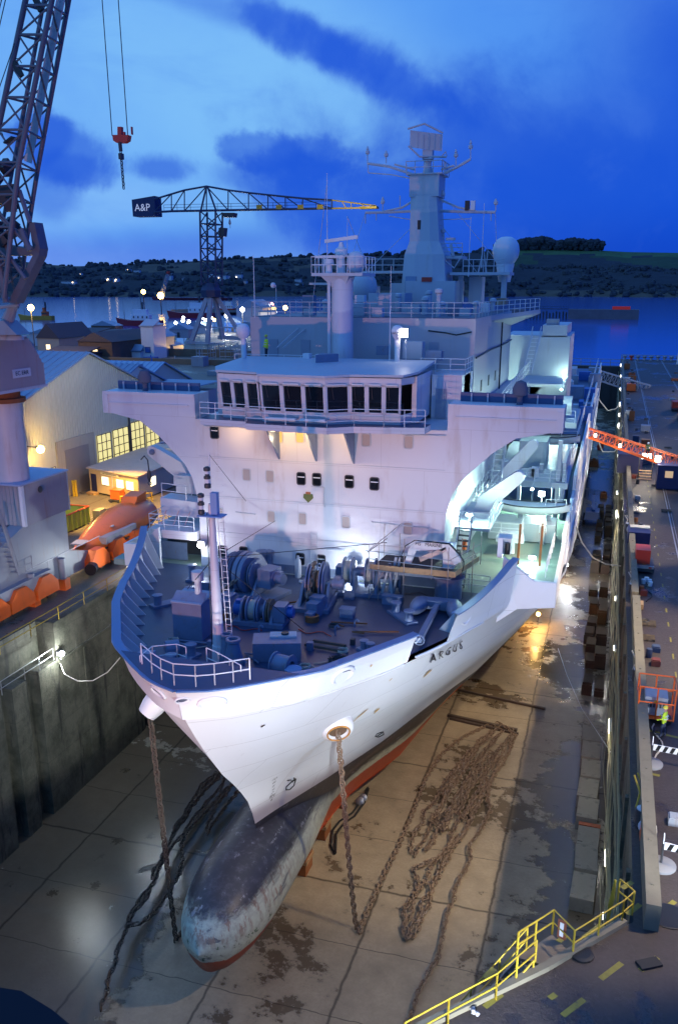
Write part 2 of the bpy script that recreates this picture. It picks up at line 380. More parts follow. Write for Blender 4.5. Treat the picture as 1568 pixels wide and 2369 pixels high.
blockm = mat('block_concrete', (.33, .29, .22), .8, var=.2, scale=1.5, bump=.3, dirt=(.10, .10, .09), damt=.75, dscale=(.8, .8, .8))
def water_mat():
    m = bpy.data.materials.new('sea_water'); m.use_nodes = True; t = NT(m.node_tree)
    co = t.n('ShaderNodeTexCoord').outputs['Object']
    w = t.n('ShaderNodeTexNoise', {'Vector': t.n('ShaderNodeMapping', {'Vector': co, 'Scale': (.25, .6, 1)}).outputs[0], 'Scale': .5, 'Detail': 4.}).outputs[0]
    b = t.n('ShaderNodeBsdfPrincipled', {'Base Color': (.01, .07, .34, 1), 'Roughness': .12, 'IOR': 1.33, 'Specular IOR Level': .9})
    t.put(b.inputs['Normal'], t.n('ShaderNodeBump', {'Strength': .08, 'Distance': .3, 'Height': w}).outputs[0])
    t.t.links.new(b.outputs[0], t.n('ShaderNodeOutputMaterial').inputs[0]); return m
waterm = water_mat()
Q = 14.6                      # quay level above the dock floor
WL, WR = -37.2, 2.65          # dock walls
HE = [(2.65, 30.1), (-3.85, 22.9), (-33.9, -10.4)]      # edge of the dock head
CX = -17.7                    # ship centreline
# ------------------------------------------------------------------ dock, quays, water, hills
fl = MB(); fl.add([(WL-1, -12, 0), (WR+.5, -12, 0), (WR+.5, 301, 0), (WL-1, 301, 0)], [(0, 1, 2, 3)])
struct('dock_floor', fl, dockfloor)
g = MB()
g.add([(*p, Q) for p in [HE[0], HE[1], HE[2], (-60, -10.4), (-60, -60), (90, -60), (90, 318), (2.65, 318)]], [tuple(range(8))])
struct('quay_ground', g, asphalt)
shore = [P(-160, 772, z=Q), P(270, 764, z=Q), P(290, 790, z=Q), P(425, 797, z=Q), P(440, 768, z=Q), P(620, 744, z=Q), P(760, 742, z=Q)]
g = MB(); pts = [(-600, -60, Q), (-38.9, -60, Q), (-38.9, 51, Q), (WL, 51, Q), (WL, 318, Q)]+[tuple(p) for p in shore[::-1]]+[(-900, 500, Q)]
g.add(pts, [tuple(range(len(pts)))]); g.add([(p[0], p[1], z) for p in pts[4:] for z in (Q, 8)], [(2*i, 2*i+1, 2*i+3, 2*i+2) for i in range(len(pts)-5)])
struct('yard_ground', g, yardm)
g = MB(); g.add([(-6000, 302, 11), (6000, 302, 11), (6000, 9000, 11), (-6000, 9000, 11)], [(0, 1, 2, 3)])
struct('sea_water', g, waterm)
# left wall with gallery, grooves and niches
w = MB(); gz = 11.7
for y0, y1 in ((-12, 26), (27.4, 44.2), (45.4, 47.0), (48.4, 62.3), (62.9, 65.8), (66.3, 76), (77, 301)): w.box(WL-3, WL, y0, y1, -.4, gz)
w.box(WL-4.2, WL-.9, -12, 301, -.4, gz-.01)
w.box(WL-4, WL-1.5, -12, 50.6, gz, Q-.02); w.box(WL-4, WL, 50.6, 301, gz+.004, Q-.02)
w.box(WL, WL+.12, 50.6, 301, gz-.25, gz-.02); w.box(WL-.5, WL+.05, 50.65, 301, Q-.35, Q+.02)
for y in (54, 58.5, 63, 71, 80): w.box(WL, WL+.05, y, y+.25, 1, 11.3)
o = w.build('dock_wall', wallm); tag(o, 'tall mottled green concrete dock wall with dark grooves, left of the ship', 'dock wall')
w = MB(); w.box(WR, WR+1.2, 32.0, 301, -.4, Q-.02)
for z in (3.2, 6.4, 10.2): w.box(WR-.28, WR, 33, 301, z, z+.3)
for y in range(34, 300, 6): w.box(WR-.18, WR, y, y+.35, 0, 14)
o = w.build('dock_wall', wallm); tag(o, 'long narrow-looking dark dock wall with ledges and lamps, right of the ship', 'dock wall')
w = MB(); a, b, c = [Vector((*p, 0)) for p in HE]
for p, q in ((a, b), (b, c)): w.prism([p, q, q+Vector((1.5, -1.2, 0)), p+Vector((1.5, -1.2, 0))], (0, 0, Q-.02))
w.box(-60, -33.9, -12, -10.4, 0, Q-.02)
tag(w.build('dock_wall', wallm), 'slanting concrete wall closing the head of the dock below the yellow steps', 'dock wall')
# gallery railing on the left wall
r = MB(); r.rails([(WL-.1, y, gz) for y in (30, 36, 42, 47, 50.4)], 1.0, 2, .03, 2.2); tag(r.build('gallery_railing', steel), 'thin grey railing on the recessed ledge of the left dock wall', 'railing')
r = MB(); r.rails([(WL+.02, y, Q) for y in (38, 48, 58, 68, 80)], 1.05, 2, .035, 3.4); tag(r.build('quay_railing', yellow), 'yellow two-rail railing along the left quay edge', 'railing')
# parapet of the right quay, dashed lines, crane rails
k = MB(); k.box(3.0, 3.55, 29.8, 66, Q, Q+1.15); k.box(3.0, 3.5, 67.2, 300, Q, Q+1.0)
for y in range(31, 300, 3): k.box(3.2, 3.32, y, y+.1, Q+1.1 if y < 66 else Q+.98, Q+1.19 if y < 66 else Q+1.04)
tag(k.build('parapet', concm), 'long low concrete parapet along the edge of the right quay', 'parapet')
k = MB(); ym = mat('yellow_marking', (.22, .19, .03), .6, var=.35, scale=4, dirt=(.06, .05, .05), damt=.8, dscale=(2, 2, 2))
def dash(p, q, wd=.14):
    p, q = Vector((p[0], p[1], Q+.006)), Vector((q[0], q[1], Q+.006)); d = (q-p).normalized(); n = Vector((-d.y, d.x, 0))*wd
    k.add([p-n, q-n, q+n, p+n], [(0, 1, 2, 3)])
for y in range(36, 150, 3): dash((5.55, y), (5.55, y+.9), .055)
for a, b in (((1120, 2262), (1143, 2240)), ((1290, 2180), (1305, 2165)), ((1438, 2055), (1462, 2040)), ((1450, 2115), (1480, 2092)), ((1350, 2170), (1390, 2140)), ((1515, 2120), (1560, 2085)), ((1480, 2245), (1520, 2215)),
             ((1388, 2265), (1437, 2228)), ((1120, 2330), (1160, 2300)), ((1300, 2350), (1350, 2312)), ((1160, 2290), (1200, 2262)), ((1270, 2310), (1285, 2300)), ((1500, 1690), (1568, 1707)), ((1495, 1788), (1525, 1795))):
    p, q = P(*a, z=Q), P(*b, z=Q); dash(p, q, .11)
struct('road_markings', k, ym)
k = MB()
for x in (7.2, 15.5): k.box(x, x+.10, -10, 316, Q+.001, Q+.035); k.box(x+.3, x+.34, -10, 316, Q+.001, Q+.02)
for x in (-43.4, -51.2): k.box(x, x+.10, 20, 300, Q+.001, Q+.035)
struct('crane_rails', k, steel)
# dock gate with gangway
gt = thing('dock_gate', 'steel dock gate with railed walkway at the far end of the dock', 'dock gate', (CX, 301, 0))
k = MB(); k.box(WL, WR, 299, 302, -.3, 13.6)
for x in range(-36, 3, 3): k.box(x, x+.3, 298.6, 299, 0, 13.3)
k.build('gate_panel', dark, gt); MB().rails([(WL, 299.2, 13.6), (WR, 299.2, 13.6)], 2.2, 2, .09, 3).build('railing', cgrey, gt)
# hills across the water
def PD(px, py, dist):
    d = ray(px, py); k = Vector((d.x, d.y)).length; return CAM+d*(dist/k)
def proj(p):
    v_ = Vector(p)-CAM; w_ = v_.dot(FW); return PPX+F*v_.dot(RT)/w_, PPY-F*v_.dot(UP)/w_
ridge = [(-500, 560), (-100, 585), (0, 593), (60, 606), (120, 613), (180, 616), (270, 613), (330, 610), (400, 607), (470, 603), (560, 598), (640, 594), (720, 593), (800, 594), (900, 590), (1000, 588), (1100, 584), (1150, 578),
         (1250, 577), (1380, 579), (1450, 583), (1568, 585), (1800, 592), (2200, 600)]
def lerp(tb, x):
    if x <= tb[0][0]: return tb[0][1]
    for (a, b), (c, d) in zip(tb, tb[1:]):
        if x <= c: return b+(d-b)*(x-a)/(c-a)
    return tb[-1][1]
def hill(px, f):
    """f 0 at the shore .. 1 at the ridge"""
    d0 = 2650+60*math.sin(px*.011)+35*math.sin(px*.037); a = PD(px, 660, d0); a.z = 11; b = PD(px, lerp(ridge, px), 3700)
    s_ = f**.8; p = a.lerp(b, f); p.z = a.z+(b.z-a.z)*(s_ if f <= 1 else 2-f)+noise.noise(Vector((px*.012, f*5, 0)))*9*min(f*3, 1)*min(1, abs(1-f)*4); return p
rows = [i/16 for i in range(17)]+[1.15, 1.5]
hm = MB(); cols = list(range(-520, 2210, 12)); n = len(cols)
hm.v = [tuple(hill(px, f)) for f in rows for px in cols]
for i in range(len(rows)-1):
    for j in range(n-1):
        px = cols[j]; f = rows[i]+.03*math.sin(px*.05); mi = 0
        nn = noise.noise(Vector((px*.006, rows[i]*2.4, 3)))
        if px > 1170 and f > .80: mi = 1
        elif px > 1170 and .5 < f < .78 and nn > -.12: mi = 3
        elif 280 < px < 800 and .5 < f < .9 and nn > -.1: mi = 2
        elif px < 280 and nn > .25 and f > .3: mi = 2
        elif f < .03: mi = 2
        hm.f.append((i*n+j, i*n+j+1, (i+1)*n+j+1, (i+1)*n+j)); hm.mi.append(mi)
far = lambda nm, c: mat(nm, c, .95, var=.4, scale=.02, spec=.1, dirt=tuple(a*.4 for a in c), damt=.7, dscale=(.02, .02, .02))
struct('hills', hm, [far('hill_woodland', (.046, .05, .058)), far('hill_pasture', (.08, .14, .06)), far('hill_stubble', (.12, .10, .08)), far('hill_meadow', (.055, .085, .05))], smooth=60)
def clump(mb, c, r, n=7):
    for i in range(n):
        p = Vector(c)+Vector((random.uniform(-1, 1), random.uniform(-1, 1), random.uniform(-.2, .7)))*r*.7
        k = r*random.uniform(.35, .6); m = 6; vs = [p+Vector((0, 0, k))]
        for a in (1, 2, 3):
            th = math.pi*a/4
            for b in range(m): vs.append(p+Vector((math.sin(th)*math.cos(b*2*math.pi/m), math.sin(th)*math.sin(b*2*math.pi/m), math.cos(th)))*k*random.uniform(.75, 1.25))
        vs.append(p-Vector((0, 0, k))); fs = [(0, 1+b, 1+(b+1) % m) for b in range(m)]
        for a in (0, 1): fs += [(1+a*m+b, 1+(a+1)*m+b, 1+(a+1)*m+(b+1) % m, 1+a*m+(b+1) % m) for b in range(m)]
        fs += [(1+2*m+b, 1+3*m, 1+2*m+(b+1) % m) for b in range(m)]; mb.add(vs, fs)
treem = mat('far_tree_foliage', (.06, .066, .075), .95, var=.6, scale=.05, spec=.1)
tm = MB()
for i in range(1700):
    px = random.uniform(-350, 1750); f = random.random()**1.2
    if f > .93 and px > 1130: continue
    wood_ = noise.noise(Vector((px*.006, f*2.4, 3)))
    if px > 1170 and f > .5 and not (.44 < f < .5): continue
    if 280 < px < 800 and .5 < f < .93 and wood_ > -.15 and random.random() < .93: continue
    if wood_ > .22 and random.random() < .8: continue
    clump(tm, hill(px, f)-Vector((0, 0, 3)), random.uniform(11, 21), 3)
for i in range(150): px = random.uniform(-300, 1130); clump(tm, hill(px, 1+random.uniform(-.03, .01)), random.uniform(9, 20)*(1.2 if noise.noise(Vector((px*.01, 0, 0))) > 0 else .55), 3)
for i in range(60): clump(tm, hill(random.uniform(1170, 1700), .47+random.uniform(-.01, .01)), random.uniform(7, 11), 2)
tag(tm.build('woodland', treem), 'dark woods and hedges covering the hills across the water', 'woodland', kind='stuff')
tm = MB()
for i in range(80):
    px = 1150+i*3+random.uniform(-4, 4); hgt = lerp([(1148, 14), (1175, 22), (1200, 26), (1250, 30), (1290, 22), (1330, 28), (1375, 26), (1392, 18)], px)*1.55
    p = hill(px, .985); clump(tm, p+Vector((0, 0, hgt*.5)), hgt*.62, 5); clump(tm, p+Vector((0, 0, hgt*.15)), hgt*.5, 3)
tag(tm.build('tree_clump', treem), 'flat-topped dark clump of trees on the right hilltop', 'trees', kind='stuff')
def house(px, py, w_, d_, h_, label, lights=2, rz=0):
    lo, hi = 0, 1
    for _ in range(24):
        mid = (lo+hi)/2
        if proj(hill(px, mid))[1] > py: lo = mid
        else: hi = mid
    p = hill(px, lo); t_ = thing('hillside_house', label, 'house', p, 'houses on the far hillside')
    wl = MB(); wl.box(p.x-w_, p.x+w_, p.y-d_, p.y+d_, p.z-6, p.z+h_)
    wl.build('wall', mat('house_render', (.55, .56, .6), .8), t_)
    rf = MB(); rf.prism([(p.x-w_-1, p.y-d_-1, p.z+h_), (p.x+w_+1, p.y-d_-1, p.z+h_), (p.x+w_*.7, p.y, p.z+h_*1.6), (p.x-w_*.7, p.y, p.z+h_*1.6)], (0, .5, 0))
    rf.prism([(p.x-w_-1, p.y-d_-1, p.z+h_), (p.x-w_-1, p.y+d_+1, p.z+h_), (p.x-w_*.7, p.y, p.z+h_*1.6)], (2*w_, 0, 0)); rf.build('roof', mat('slate_roof', (.1, .11, .14), .7), t_)
    for i in range(lights):
        x = p.x+random.uniform(-.7, .7)*w_; z = p.z+random.uniform(.25, .7)*h_
        wb = MB(); wb.box(x-1.6, x+1.6, p.y-d_-.6, p.y-d_-.05, z-1.3, z+1.3)
        wb.build('window', mat('far_lit_window', (1, .8, .5), emit=(1, .72, .4), es=7), t_)
    return t_
for a in ((160, 657, 24, 6, 7, 'long low house with faint lights near the shore, far left', 1), (188, 637, 5, 5, 6, 'small house alone with one light on the far left hillside', 1), (247, 650, 14, 6, 8, 'pale house with two lights low on the left hillside', 2),
          (270, 652, 9, 6, 9, 'pale house with an orange light beside the two-light house', 2), (298, 628, 9, 6, 7, 'house with bright white lights high above the others', 2), (318, 630, 11, 5, 6, 'dim house beside the bright high house', 0),
          (392, 648, 10, 7, 12, 'grey house with steep roof left of the big white house', 0), (417, 650, 14, 6, 7, 'house with an orange-lit window among trees', 1), (470, 648, 7, 8, 17, 'tall gabled part of the large white house', 0),
          (492, 650, 22, 8, 15, 'largest white house standing among trees on the far shore', 1), (612, 652, 10, 6, 7, 'low house right of the big white house', 0), (700, 655, 16, 6, 6, 'long low building with orange lights, just left of the blue crane tower', 2),
          (835, 645, 11, 6, 12, 'pale house with tall gable seen right of the blue crane tower', 2)):
    px = a[0] if a[0] < 330 else {392: 392, 417: 417, 470: 490, 492: 510, 612: 690, 700: 560, 835: 553}.get(a[0], a[0])
    house(px, a[1], a[2]*1.05, a[3], a[4]*1.1, a[5], a[6])
for a in ((525, 645, 9, 6, 9, 'pale house right beside the large white house', 0), (692, 661, 12, 5, 6, 'low pale terrace close to the shore behind the ship aerials', 1)): house(a[0], a[1], a[2], a[3], a[4], a[5], a[6])
# ------------------------------------------------------------------ the ship
SH = thing('naval_support_ship', 'large white and grey ship with bulbous bow standing in the drained dock', 'ship', (CX, 60, 0))
DK = 19.4                                            # foredeck
stem = [(0, 44), (1.4, 43.5), (4, 42.8), (6, 41.6), (8, 40.8), (9.8, 40.0), (12, 38.2), (14, 36.2), (17, 33.8), (19, 32.4), (21, 31.5)]
HB = {1.4: [(0, 0), (12, 1.6), (18, 3.8), (28, 5.4), (46, 9.6), (66, 12.8), (90, 14), (200, 14)],
      4: [(0, 0), (12, 2.2), (20, 5.2), (30, 7.6), (46, 11.2), (66, 14), (90, 15.2), (200, 15.2)],
      8: [(0, 0), (1.5, .55), (6, 2.5), (11.8, 4.8), (18.5, 6.9), (25.2, 9.2), (40, 12.6), (60, 14.9), (70, 15.3), (200, 15.3)],
      12: [(0, 0), (2, 1.4), (6, 3.6), (12, 6.4), (18, 8.9), (26, 11.7), (38, 14.3), (50, 15.3), (200, 15.3)],
      14.5: [(0, 0), (1.5, 1.5), (5, 4), (10, 6.9), (17, 9.9), (24, 12.4), (34, 14.9), (44, 15.35), (200, 15.35)],
      17.5: [(0, 0), (1.2, 1.8), (3, 3.6), (7, 6.6), (13, 9.3), (18, 11.2), (20, 12), (27, 14.7), (32, 15.4), (200, 15.4)],
      19: [(0, 0), (1.1, 2), (3, 4), (7, 7.1), (12, 9.7), (18.6, 12.1), (20, 12.7), (25, 15), (28, 15.4), (200, 15.4)],
      21: [(0, 0), (.5, 1.3), (1, 2.1), (2, 3.3), (4, 5.5), (5.5, 6.4), (9.5, 8.8), (12.5, 10.1), (19.5, 12.5), (24, 14.6), (26, 15.4), (200, 15.4)]}
ZK = sorted(HB)
def hb(y, z):
    d = y-lerp(stem, z)
    if d <= 0: return 0.
    z = max(ZK[0], min(z, 21))
    for a, b in zip(ZK, ZK[1:]):
        if z <= b:
            f = (z-a)/(b-a); f = f*f*(3-2*f)*.35+f*.65
            return lerp(HB[a], d)*(1-f)+lerp(HB[b], d)*f
    return lerp(HB[21], d)
def hull_mat():
    m = bpy.data.materials.new('hull_paint'); m.use_nodes = True; t = NT(m.node_tree)
    co = t.n('ShaderNodeTexCoord').outputs['Object']
    s = t.n('ShaderNodeSeparateXYZ', {0: co}); z = s.outputs[2]; y = s.outputs[1]
    fl = t.n('ShaderNodeTexNoise', {'Vector': t.n('ShaderNodeMapping', {'Vector': co, 'Scale': (.6, .10, .9)}).outputs[0], 'Scale': 2.2, 'Detail': 9., 'Roughness': .68}).outputs[0]
    ve = t.n('ShaderNodeTexNoise', {'Vector': t.n('ShaderNodeMapping', {'Vector': co, 'Scale': (1.5, 1.5, .12)}).outputs[0], 'Scale': 1.5, 'Detail': 6., 'Roughness': .65}).outputs[0]
    fi = t.n('ShaderNodeTexNoise', {'Vector': co, 'Scale': 2.2, 'Detail': 9., 'Roughness': .72}).outputs[0]
    wh = t.mix(t.m('MULTIPLY', t.ss(ve, .6, .72), .22), (.74, .75, .77, 1), (.48, .47, .46, 1))
    wh = t.mix(t.m('MULTIPLY', t.ss(fl, .70, .76), .35), wh, (.45, .30, .14, 1))
    bk = t.mix(t.m('MULTIPLY', t.ss(fi, .45, .75), .75), (.038, .043, .055, 1), (.12, .13, .165, 1))
    bk = t.mix(t.m('MULTIPLY', t.ss(t.m('ADD', t.m('MULTIPLY', fl, .6), t.m('MULTIPLY', fi, .4)), .55, .62), .6), bk, (.42, .45, .50, 1))
    mint = t.mix(t.m('MULTIPLY', t.ss(fi, .42, .6), .7), (.60, .66, .54, 1), (.44, .46, .38, 1))
    mint = t.mix(t.m('MULTIPLY', t.ss(fl, .42, .34), .85), mint, (.08, .10, .13, 1))
    mint = t.mix(t.m('MULTIPLY', t.ss(fi, .58, .62), t.m('MULTIPLY', t.ss(y, -19, -23), t.ss(z, 5.6, 4.8))), mint, (.06, .13, .05, 1))
    mint = t.mix(t.m('MULTIPLY', t.ss(ve, .5, .6), t.m('MULTIPLY', t.ss(y, -17, -21), t.ss(z, 4.6, 5.6))), mint, (.36, .26, .20, 1))
    rd = t.mix(t.m('MULTIPLY', t.ss(fi, .55, .7), .6), (.42, .075, .03, 1), (.2, .08, .05, 1))
    zz = t.m('ADD', z, t.m('MULTIPLY', t.m('SUBTRACT', fl, .5), 1.8))
    z2 = t.m('ADD', z, t.m('MULTIPLY', t.m('SUBTRACT', fi, .5), .5))
    lim = t.m('ADD', 2.95, t.m('MULTIPLY', t.ss(y, -13, -22), .95))
    c = t.mix(t.ss(t.m('SUBTRACT', z2, lim), 0, .1), rd, mint)
    zz = t.m('ADD', zz, t.m('MULTIPLY', t.ss(y, -15, -6), 2.5))
    c = t.mix(t.ss(zz, 5.9, 6.5), c, bk)
    wh = t.mix(.7, wh, t.n('ShaderNodeTexBrick', {'Vector': t.n('ShaderNodeCombineXYZ', {0: y, 1: z}).outputs[0], 'Color1': (1, 1, 1), 'Color2': (.94, .94, .94), 'Mortar': (.45, .42, .4), 'Scale': 1., 'Mortar Size': .016, 'Mortar Smooth': .4, 'Brick Width': 7.3, 'Row Height': 2.35}).outputs[0], 'MULTIPLY')
    st = t.m('MULTIPLY', t.ss(t.m('ABSOLUTE', t.m('ADD', y, t.m('ADD', 18.0, t.m('MULTIPLY', t.m('SUBTRACT', ve, .5), 1.2)))), .5, .1), t.m('MULTIPLY', t.ss(z, 9., 13.5), t.ss(z, 14.6, 14.0)))
    wh = t.mix(t.m('MULTIPLY', st, .25), wh, (.5, .36, .2, 1))
    c = t.mix(t.ss(z, 8.0, 8.03), c, wh)
    b = t.n('ShaderNodeBsdfPrincipled', {'Base Color': c, 'Roughness': t.m('ADD', .3, t.m('MULTIPLY', fi, .25))})
    wv = t.n('ShaderNodeTexNoise', {'Vector': co, 'Scale': .55, 'Detail': 2.}).outputs[0]
    t.put(b.inputs['Normal'], t.n('ShaderNodeBump', {'Strength': .25, 'Distance': .12, 'Height': wv}).outputs[0])
    t.t.links.new(b.outputs[0], t.n('ShaderNodeOutputMaterial').inputs[0]); return m
hullm = hull_mat()
ys = [0, .25, .6, 1, 1.6, 2.4, 3.4, 4.6, 6, 7.6, 9.4, 11.4, 13.6, 16, 18.5, 20.3, 22.5, 25, 28, 32, 37, 43, 50, 58, 68, 80, 100, 130, 165]
zs = [1.4, 2.2, 3, 4, 5, 6, 7, 8, 9, 10.2, 11.4, 12.6, 13.8, 15, 16.2, 17.3, 18.2, 19]
HX = lambda z: -17.4+(min(z, 21)-14)*.03
hu = MB(); BM_ = {1: 99, -1: 14.5}
for sg in (1, -1):
    hu.grid([[(HX(z)+sg*min(BM_[sg], hb(lerp(stem, z)+d, z)), lerp(stem, z)+d, z) for d in ys] for z in zs])
# stern and bottom
hu.add([(HX(z)+sg*hb(lerp(stem, z)+165, z), lerp(stem, z)+165, z) for sg in (1, -1) for z in zs], [(i, i+1, 18+i+1, 18+i) for i in range(17)])
hu.add([(CX+sg*hb(lerp(stem, 1.4)+d, 1.4), lerp(stem, 1.4)+d, 1.4) for sg in (1, -1) for d in ys], [(i, i+1, len(ys)+i+1, len(ys)+i) for i in range(len(ys)-1)])
hull = hu.build('hull', hullm, SH, 50)
# bulb
bu = MB(); rr = []
for i in range(25):
    f = i/24; y = 33.6+f*21; k = math.sqrt(max(0, 1-(1-min(1, f*21/6.6))**2.5)); a = 2.6*k*(1-.28*max(0, f-.55)/.45); cz = 4.65+.0*f; b = 3.3*k
    rr.append([(-17.9+a*math.copysign(abs(math.cos(q))**.9, math.cos(q))*(1+min(0, math.sin(q))*.36), y, cz+(b*(.9 if math.sin(q) > 0 else .98))*math.copysign(abs(math.sin(q))**.95, math.sin(q))) for q in [2*math.pi*j/28 for j in range(28)]])
bu.grid(rr, True); bu.build('bulbous_bow', hullm, SH, 60)
# keel blocks
kb = MB()
def lowblock(mb, c, n):
    pass
def hullpt(px, py, off=0.):
    """point on the hull seen in a direction"""
    d = ray(px, py); best = None; tt = 30.
    while tt < 160:
        p = CAM+d*tt
        if abs(p.x-HX(p.z)) < hb(p.y, p.z) and p.z < 20.9: break
        tt += .05
    return p
def on_hull(y, z, side=1, off=.03):
    x = hb(y, z); dy = (hb(y+.1, z)-hb(y-.1, z))/.2; dz = (hb(y, z+.1)-hb(y, z-.1))/.2
    n_ = Vector((1, -dy, -dz)).normalized(); return Vector((HX(z)+side*(x+n_.x*off), y+n_.y*off, z+n_.z*off)), Vector((n_.x*side, n_.y, n_.z))
# bulwark with cap rail, stays
def outline(y0, y1, z, side, n=24, inset=0.):
    out = []
    for i in range(n+1):
        y = y0+(y1-y0)*(i/n)**1.7; out.append((HX(z)+side*max(0, hb(y, z)-inset), y, z))
    return out
ztop = 20.85
def bulwark(y0, y1, side, top=lambda y: ztop, n=26):
    a, b, c, d = [], [], [], []
    yy = [y0+(y1-y0)*(i/n)**(1.8 if y0 < 32 else 1) for i in range(n+1)]
    sh = lambda y, z: y+(lerp(stem, z)-31.5)*max(0, 1-(y-31.5)/8)
    rowsA = [[(HX(19)+side*hb(sh(y, 19), 19), sh(y, 19), 19) for y in yy], [(HX(20)+side*hb(sh(y, 20), 20), sh(y, 20), 20) for y in yy], [(HX(21)+side*hb(min(y, 52), 21), y, top(y)) for y in yy],
             [(HX(21)+side*max(0, hb(min(y, 52), 21)-.12), y+.1, top(y)) for y in yy], [(HX(20)+side*max(0, hb(sh(y, 20), 20)-.12), sh(y, 20)+.1, 19.2) for y in yy]]
    return MB().grid(rowsA)
rise = lambda y: ztop+(0 if y < 45 else ((y-45)/6.6)**2*1.35)
stbd = bulwark(31.5, 51.6, -1, rise); o = stbd.build('bulwark', hullm, SH, 40)
bulwark(31.5, 41.2, 1).build('bulwark', hullm, SH, 40)
bulwark(44.6, 51.6, 1, rise, 12).build('bulwark', hullm, SH, 40)
cap = mat('cap_rail_paint', (.12, .22, .42), .4, var=.1)
for side, y0, y1 in ((-1, 31.5, 51.6), (1, 31.5, 41.2), (1, 44.6, 51.6)):
    c = MB(); n = 26; yy = [y0+(y1-y0)*(i/n)**(1.8 if y0 < 32 else 1) for i in range(n+1)]
    X = lambda y, o_: HX(21)+side*max(0, hb(min(y, 52), 21)+o_)
    c.grid([[(X(y, .06), y-.05, rise(y)-.02) for y in yy], [(X(y, .06), y-.05, rise(y)+.05) for y in yy], [(X(y, -.34), y+.22, rise(y)+.05) for y in yy], [(X(y, -.34), y+.22, rise(y)-.02) for y in yy]], False)
    c.build('cap_rail', cap, SH, 40)
for side in (-1, 1):
    for i in range(13):
        y = 34.2+i*1.4
        if side == 1 and 40.6 < y < 45: continue
        x0, x1 = hb(y, 20.7)-.15, hb(y, 19.5)-.2
        sx = lambda v_: HX(20)+side*v_
        s_ = MB(); s_.prism([(sx(x0), y, rise(y)-.04), (sx(x1), y, DK), (sx(x1-.85), y+.4, DK), (sx(x0-.18), y+.1, rise(y)-.04)], (0, .05, 0)); s_.build('bulwark_stay', wgrey, SH)
# foredeck and main deck
d_ = MB(); L = outline(31.62, 52.6, 19.3, -1, 20, .1); Rr = outline(31.62, 52.6, 19.3, 1, 20, .1)
L = [(x, y, DK) for x, y, z in L]; Rr = [(x, y, DK) for x, y, z in Rr]; d_.add(L+Rr[::-1], [tuple(range(len(L)+len(Rr)))])
d_.build('foredeck', deckm, SH)
greend = mat('working_deck_paint', (.20, .27, .22), .35, var=.3, scale=.5, bump=.15, dirt=(.4, .42, .42), damt=.5, dscale=(.5, .5, .5))
d_ = MB(); d_.box(CX-15.3, CX+15.3, 52.61, 200, DK-.5, DK-.06); d_.build('main_deck', greend, SH)
# shoulders: transverse plates where the bow flare meets the full-beam side
for side in (-1, 1):
    sx = lambda v_: -17.3+side*(v_-.2 if side > 0 else min(v_, v_*.935+.05))
    m_ = MB(); y = 51.7
    poly = [(sx(12.2), y, 22.2), (sx(14.1), y+.3, 20.75), (sx(15.45), y+.4, 20.7), (sx(15.45), y+.4, 19.1), (sx(13.2), y+.1, 18.9), (sx(12.0), y-.3, 18.0)]
    m_.prism(poly, (0, .25, 0))
    m_.prism([(sx(15.25), y+.4, 20.7), (sx(15.45), y+.4, 20.7), (sx(15.45), y+.4, 19.1), (sx(15.25), y+.4, 19.1)], (0, 9, 0))
    m_.add([(sx(13.2), y+.1, 18.9), (sx(15.45), y+.4, 19.1), (sx(15.45), 62, 19.05), (sx(12.0), y-.3, 18.0), (sx(14.6), 60, 17.4)], [(0, 1, 2, 4, 3)])
    m_.build('shoulder_plate', hullm, SH)
    # side shell aft with rubbing strips
    m_ = MB()
    for y0, y1, z1 in ((61.2, 76, 21.3), (76, 84, 22.6), (84, 200, 22.4)): m_.box(sx(15.2) if side > 0 else sx(15.45), sx(15.45) if side > 0 else sx(15.2), y0, y1, 18.9, z1)
    for y in range(62, 200, 4): m_.box(sx(15.45)-.08, sx(15.45)+.08, y, y+.18, 19, 21)
    m_.box(sx(15.45)-.15, sx(15.45)+.15, 62, 200, 18.7, 18.95)
    m_.box(sx(15.35)-.15, sx(15.4)+.15, 86, 200, 15.4, 15.6)
    m_.build('side_shell', hullm, SH)
# gunwale sponson in the bulwark gap
# fairleads and hawse pipes on the hull
def ring_on(px, py, a, b, name, m, depth=.25, side=None):
    p = hullpt(px, py); sd = 1 if p.x > -17.4 else -1; c, n_ = on_hull(p.y, p.z, sd, .02)
    t1 = Vector((n_.y, -n_.x, 0)).normalized(); t2 = n_.cross(t1)
    q = MB(); q.tube([c+t1*a*math.cos(k*math.pi/9)+t2*b*math.sin(k*math.pi/9)+n_*.03 for k in range(18)], min(a, b)*.24, 8, True); o = q.build(name, m, SH, 60)
    q = MB(); q.add([c+t1*a*.96*math.cos(k*math.pi/9)+t2*b*.96*math.sin(k*math.pi/9)+n_*.02 for k in range(18)], [tuple(range(18))]); q.build('opening', mat('opening_shade', (.10, .12, .18), .5), o)
    return c, n_
for a in ((490, 1624, .62, .36), (421, 1619, .32, .2), (368, 1600, .55, .3), (608, 1611, .24, .18), (790, 1560, .62, .5)): ring_on(*a, 'fairlead', hullm)
q = MB(); c = P(1077, 1424, y=46.3); q.tube([c+Vector((.33*math.cos(k*math.pi/9)*.6, .5*math.cos(k*math.pi/9), .5*math.sin(k*math.pi/9))) for k in range(18)], .09, 7, True); q.build('fairlead', hullm, SH, 60)
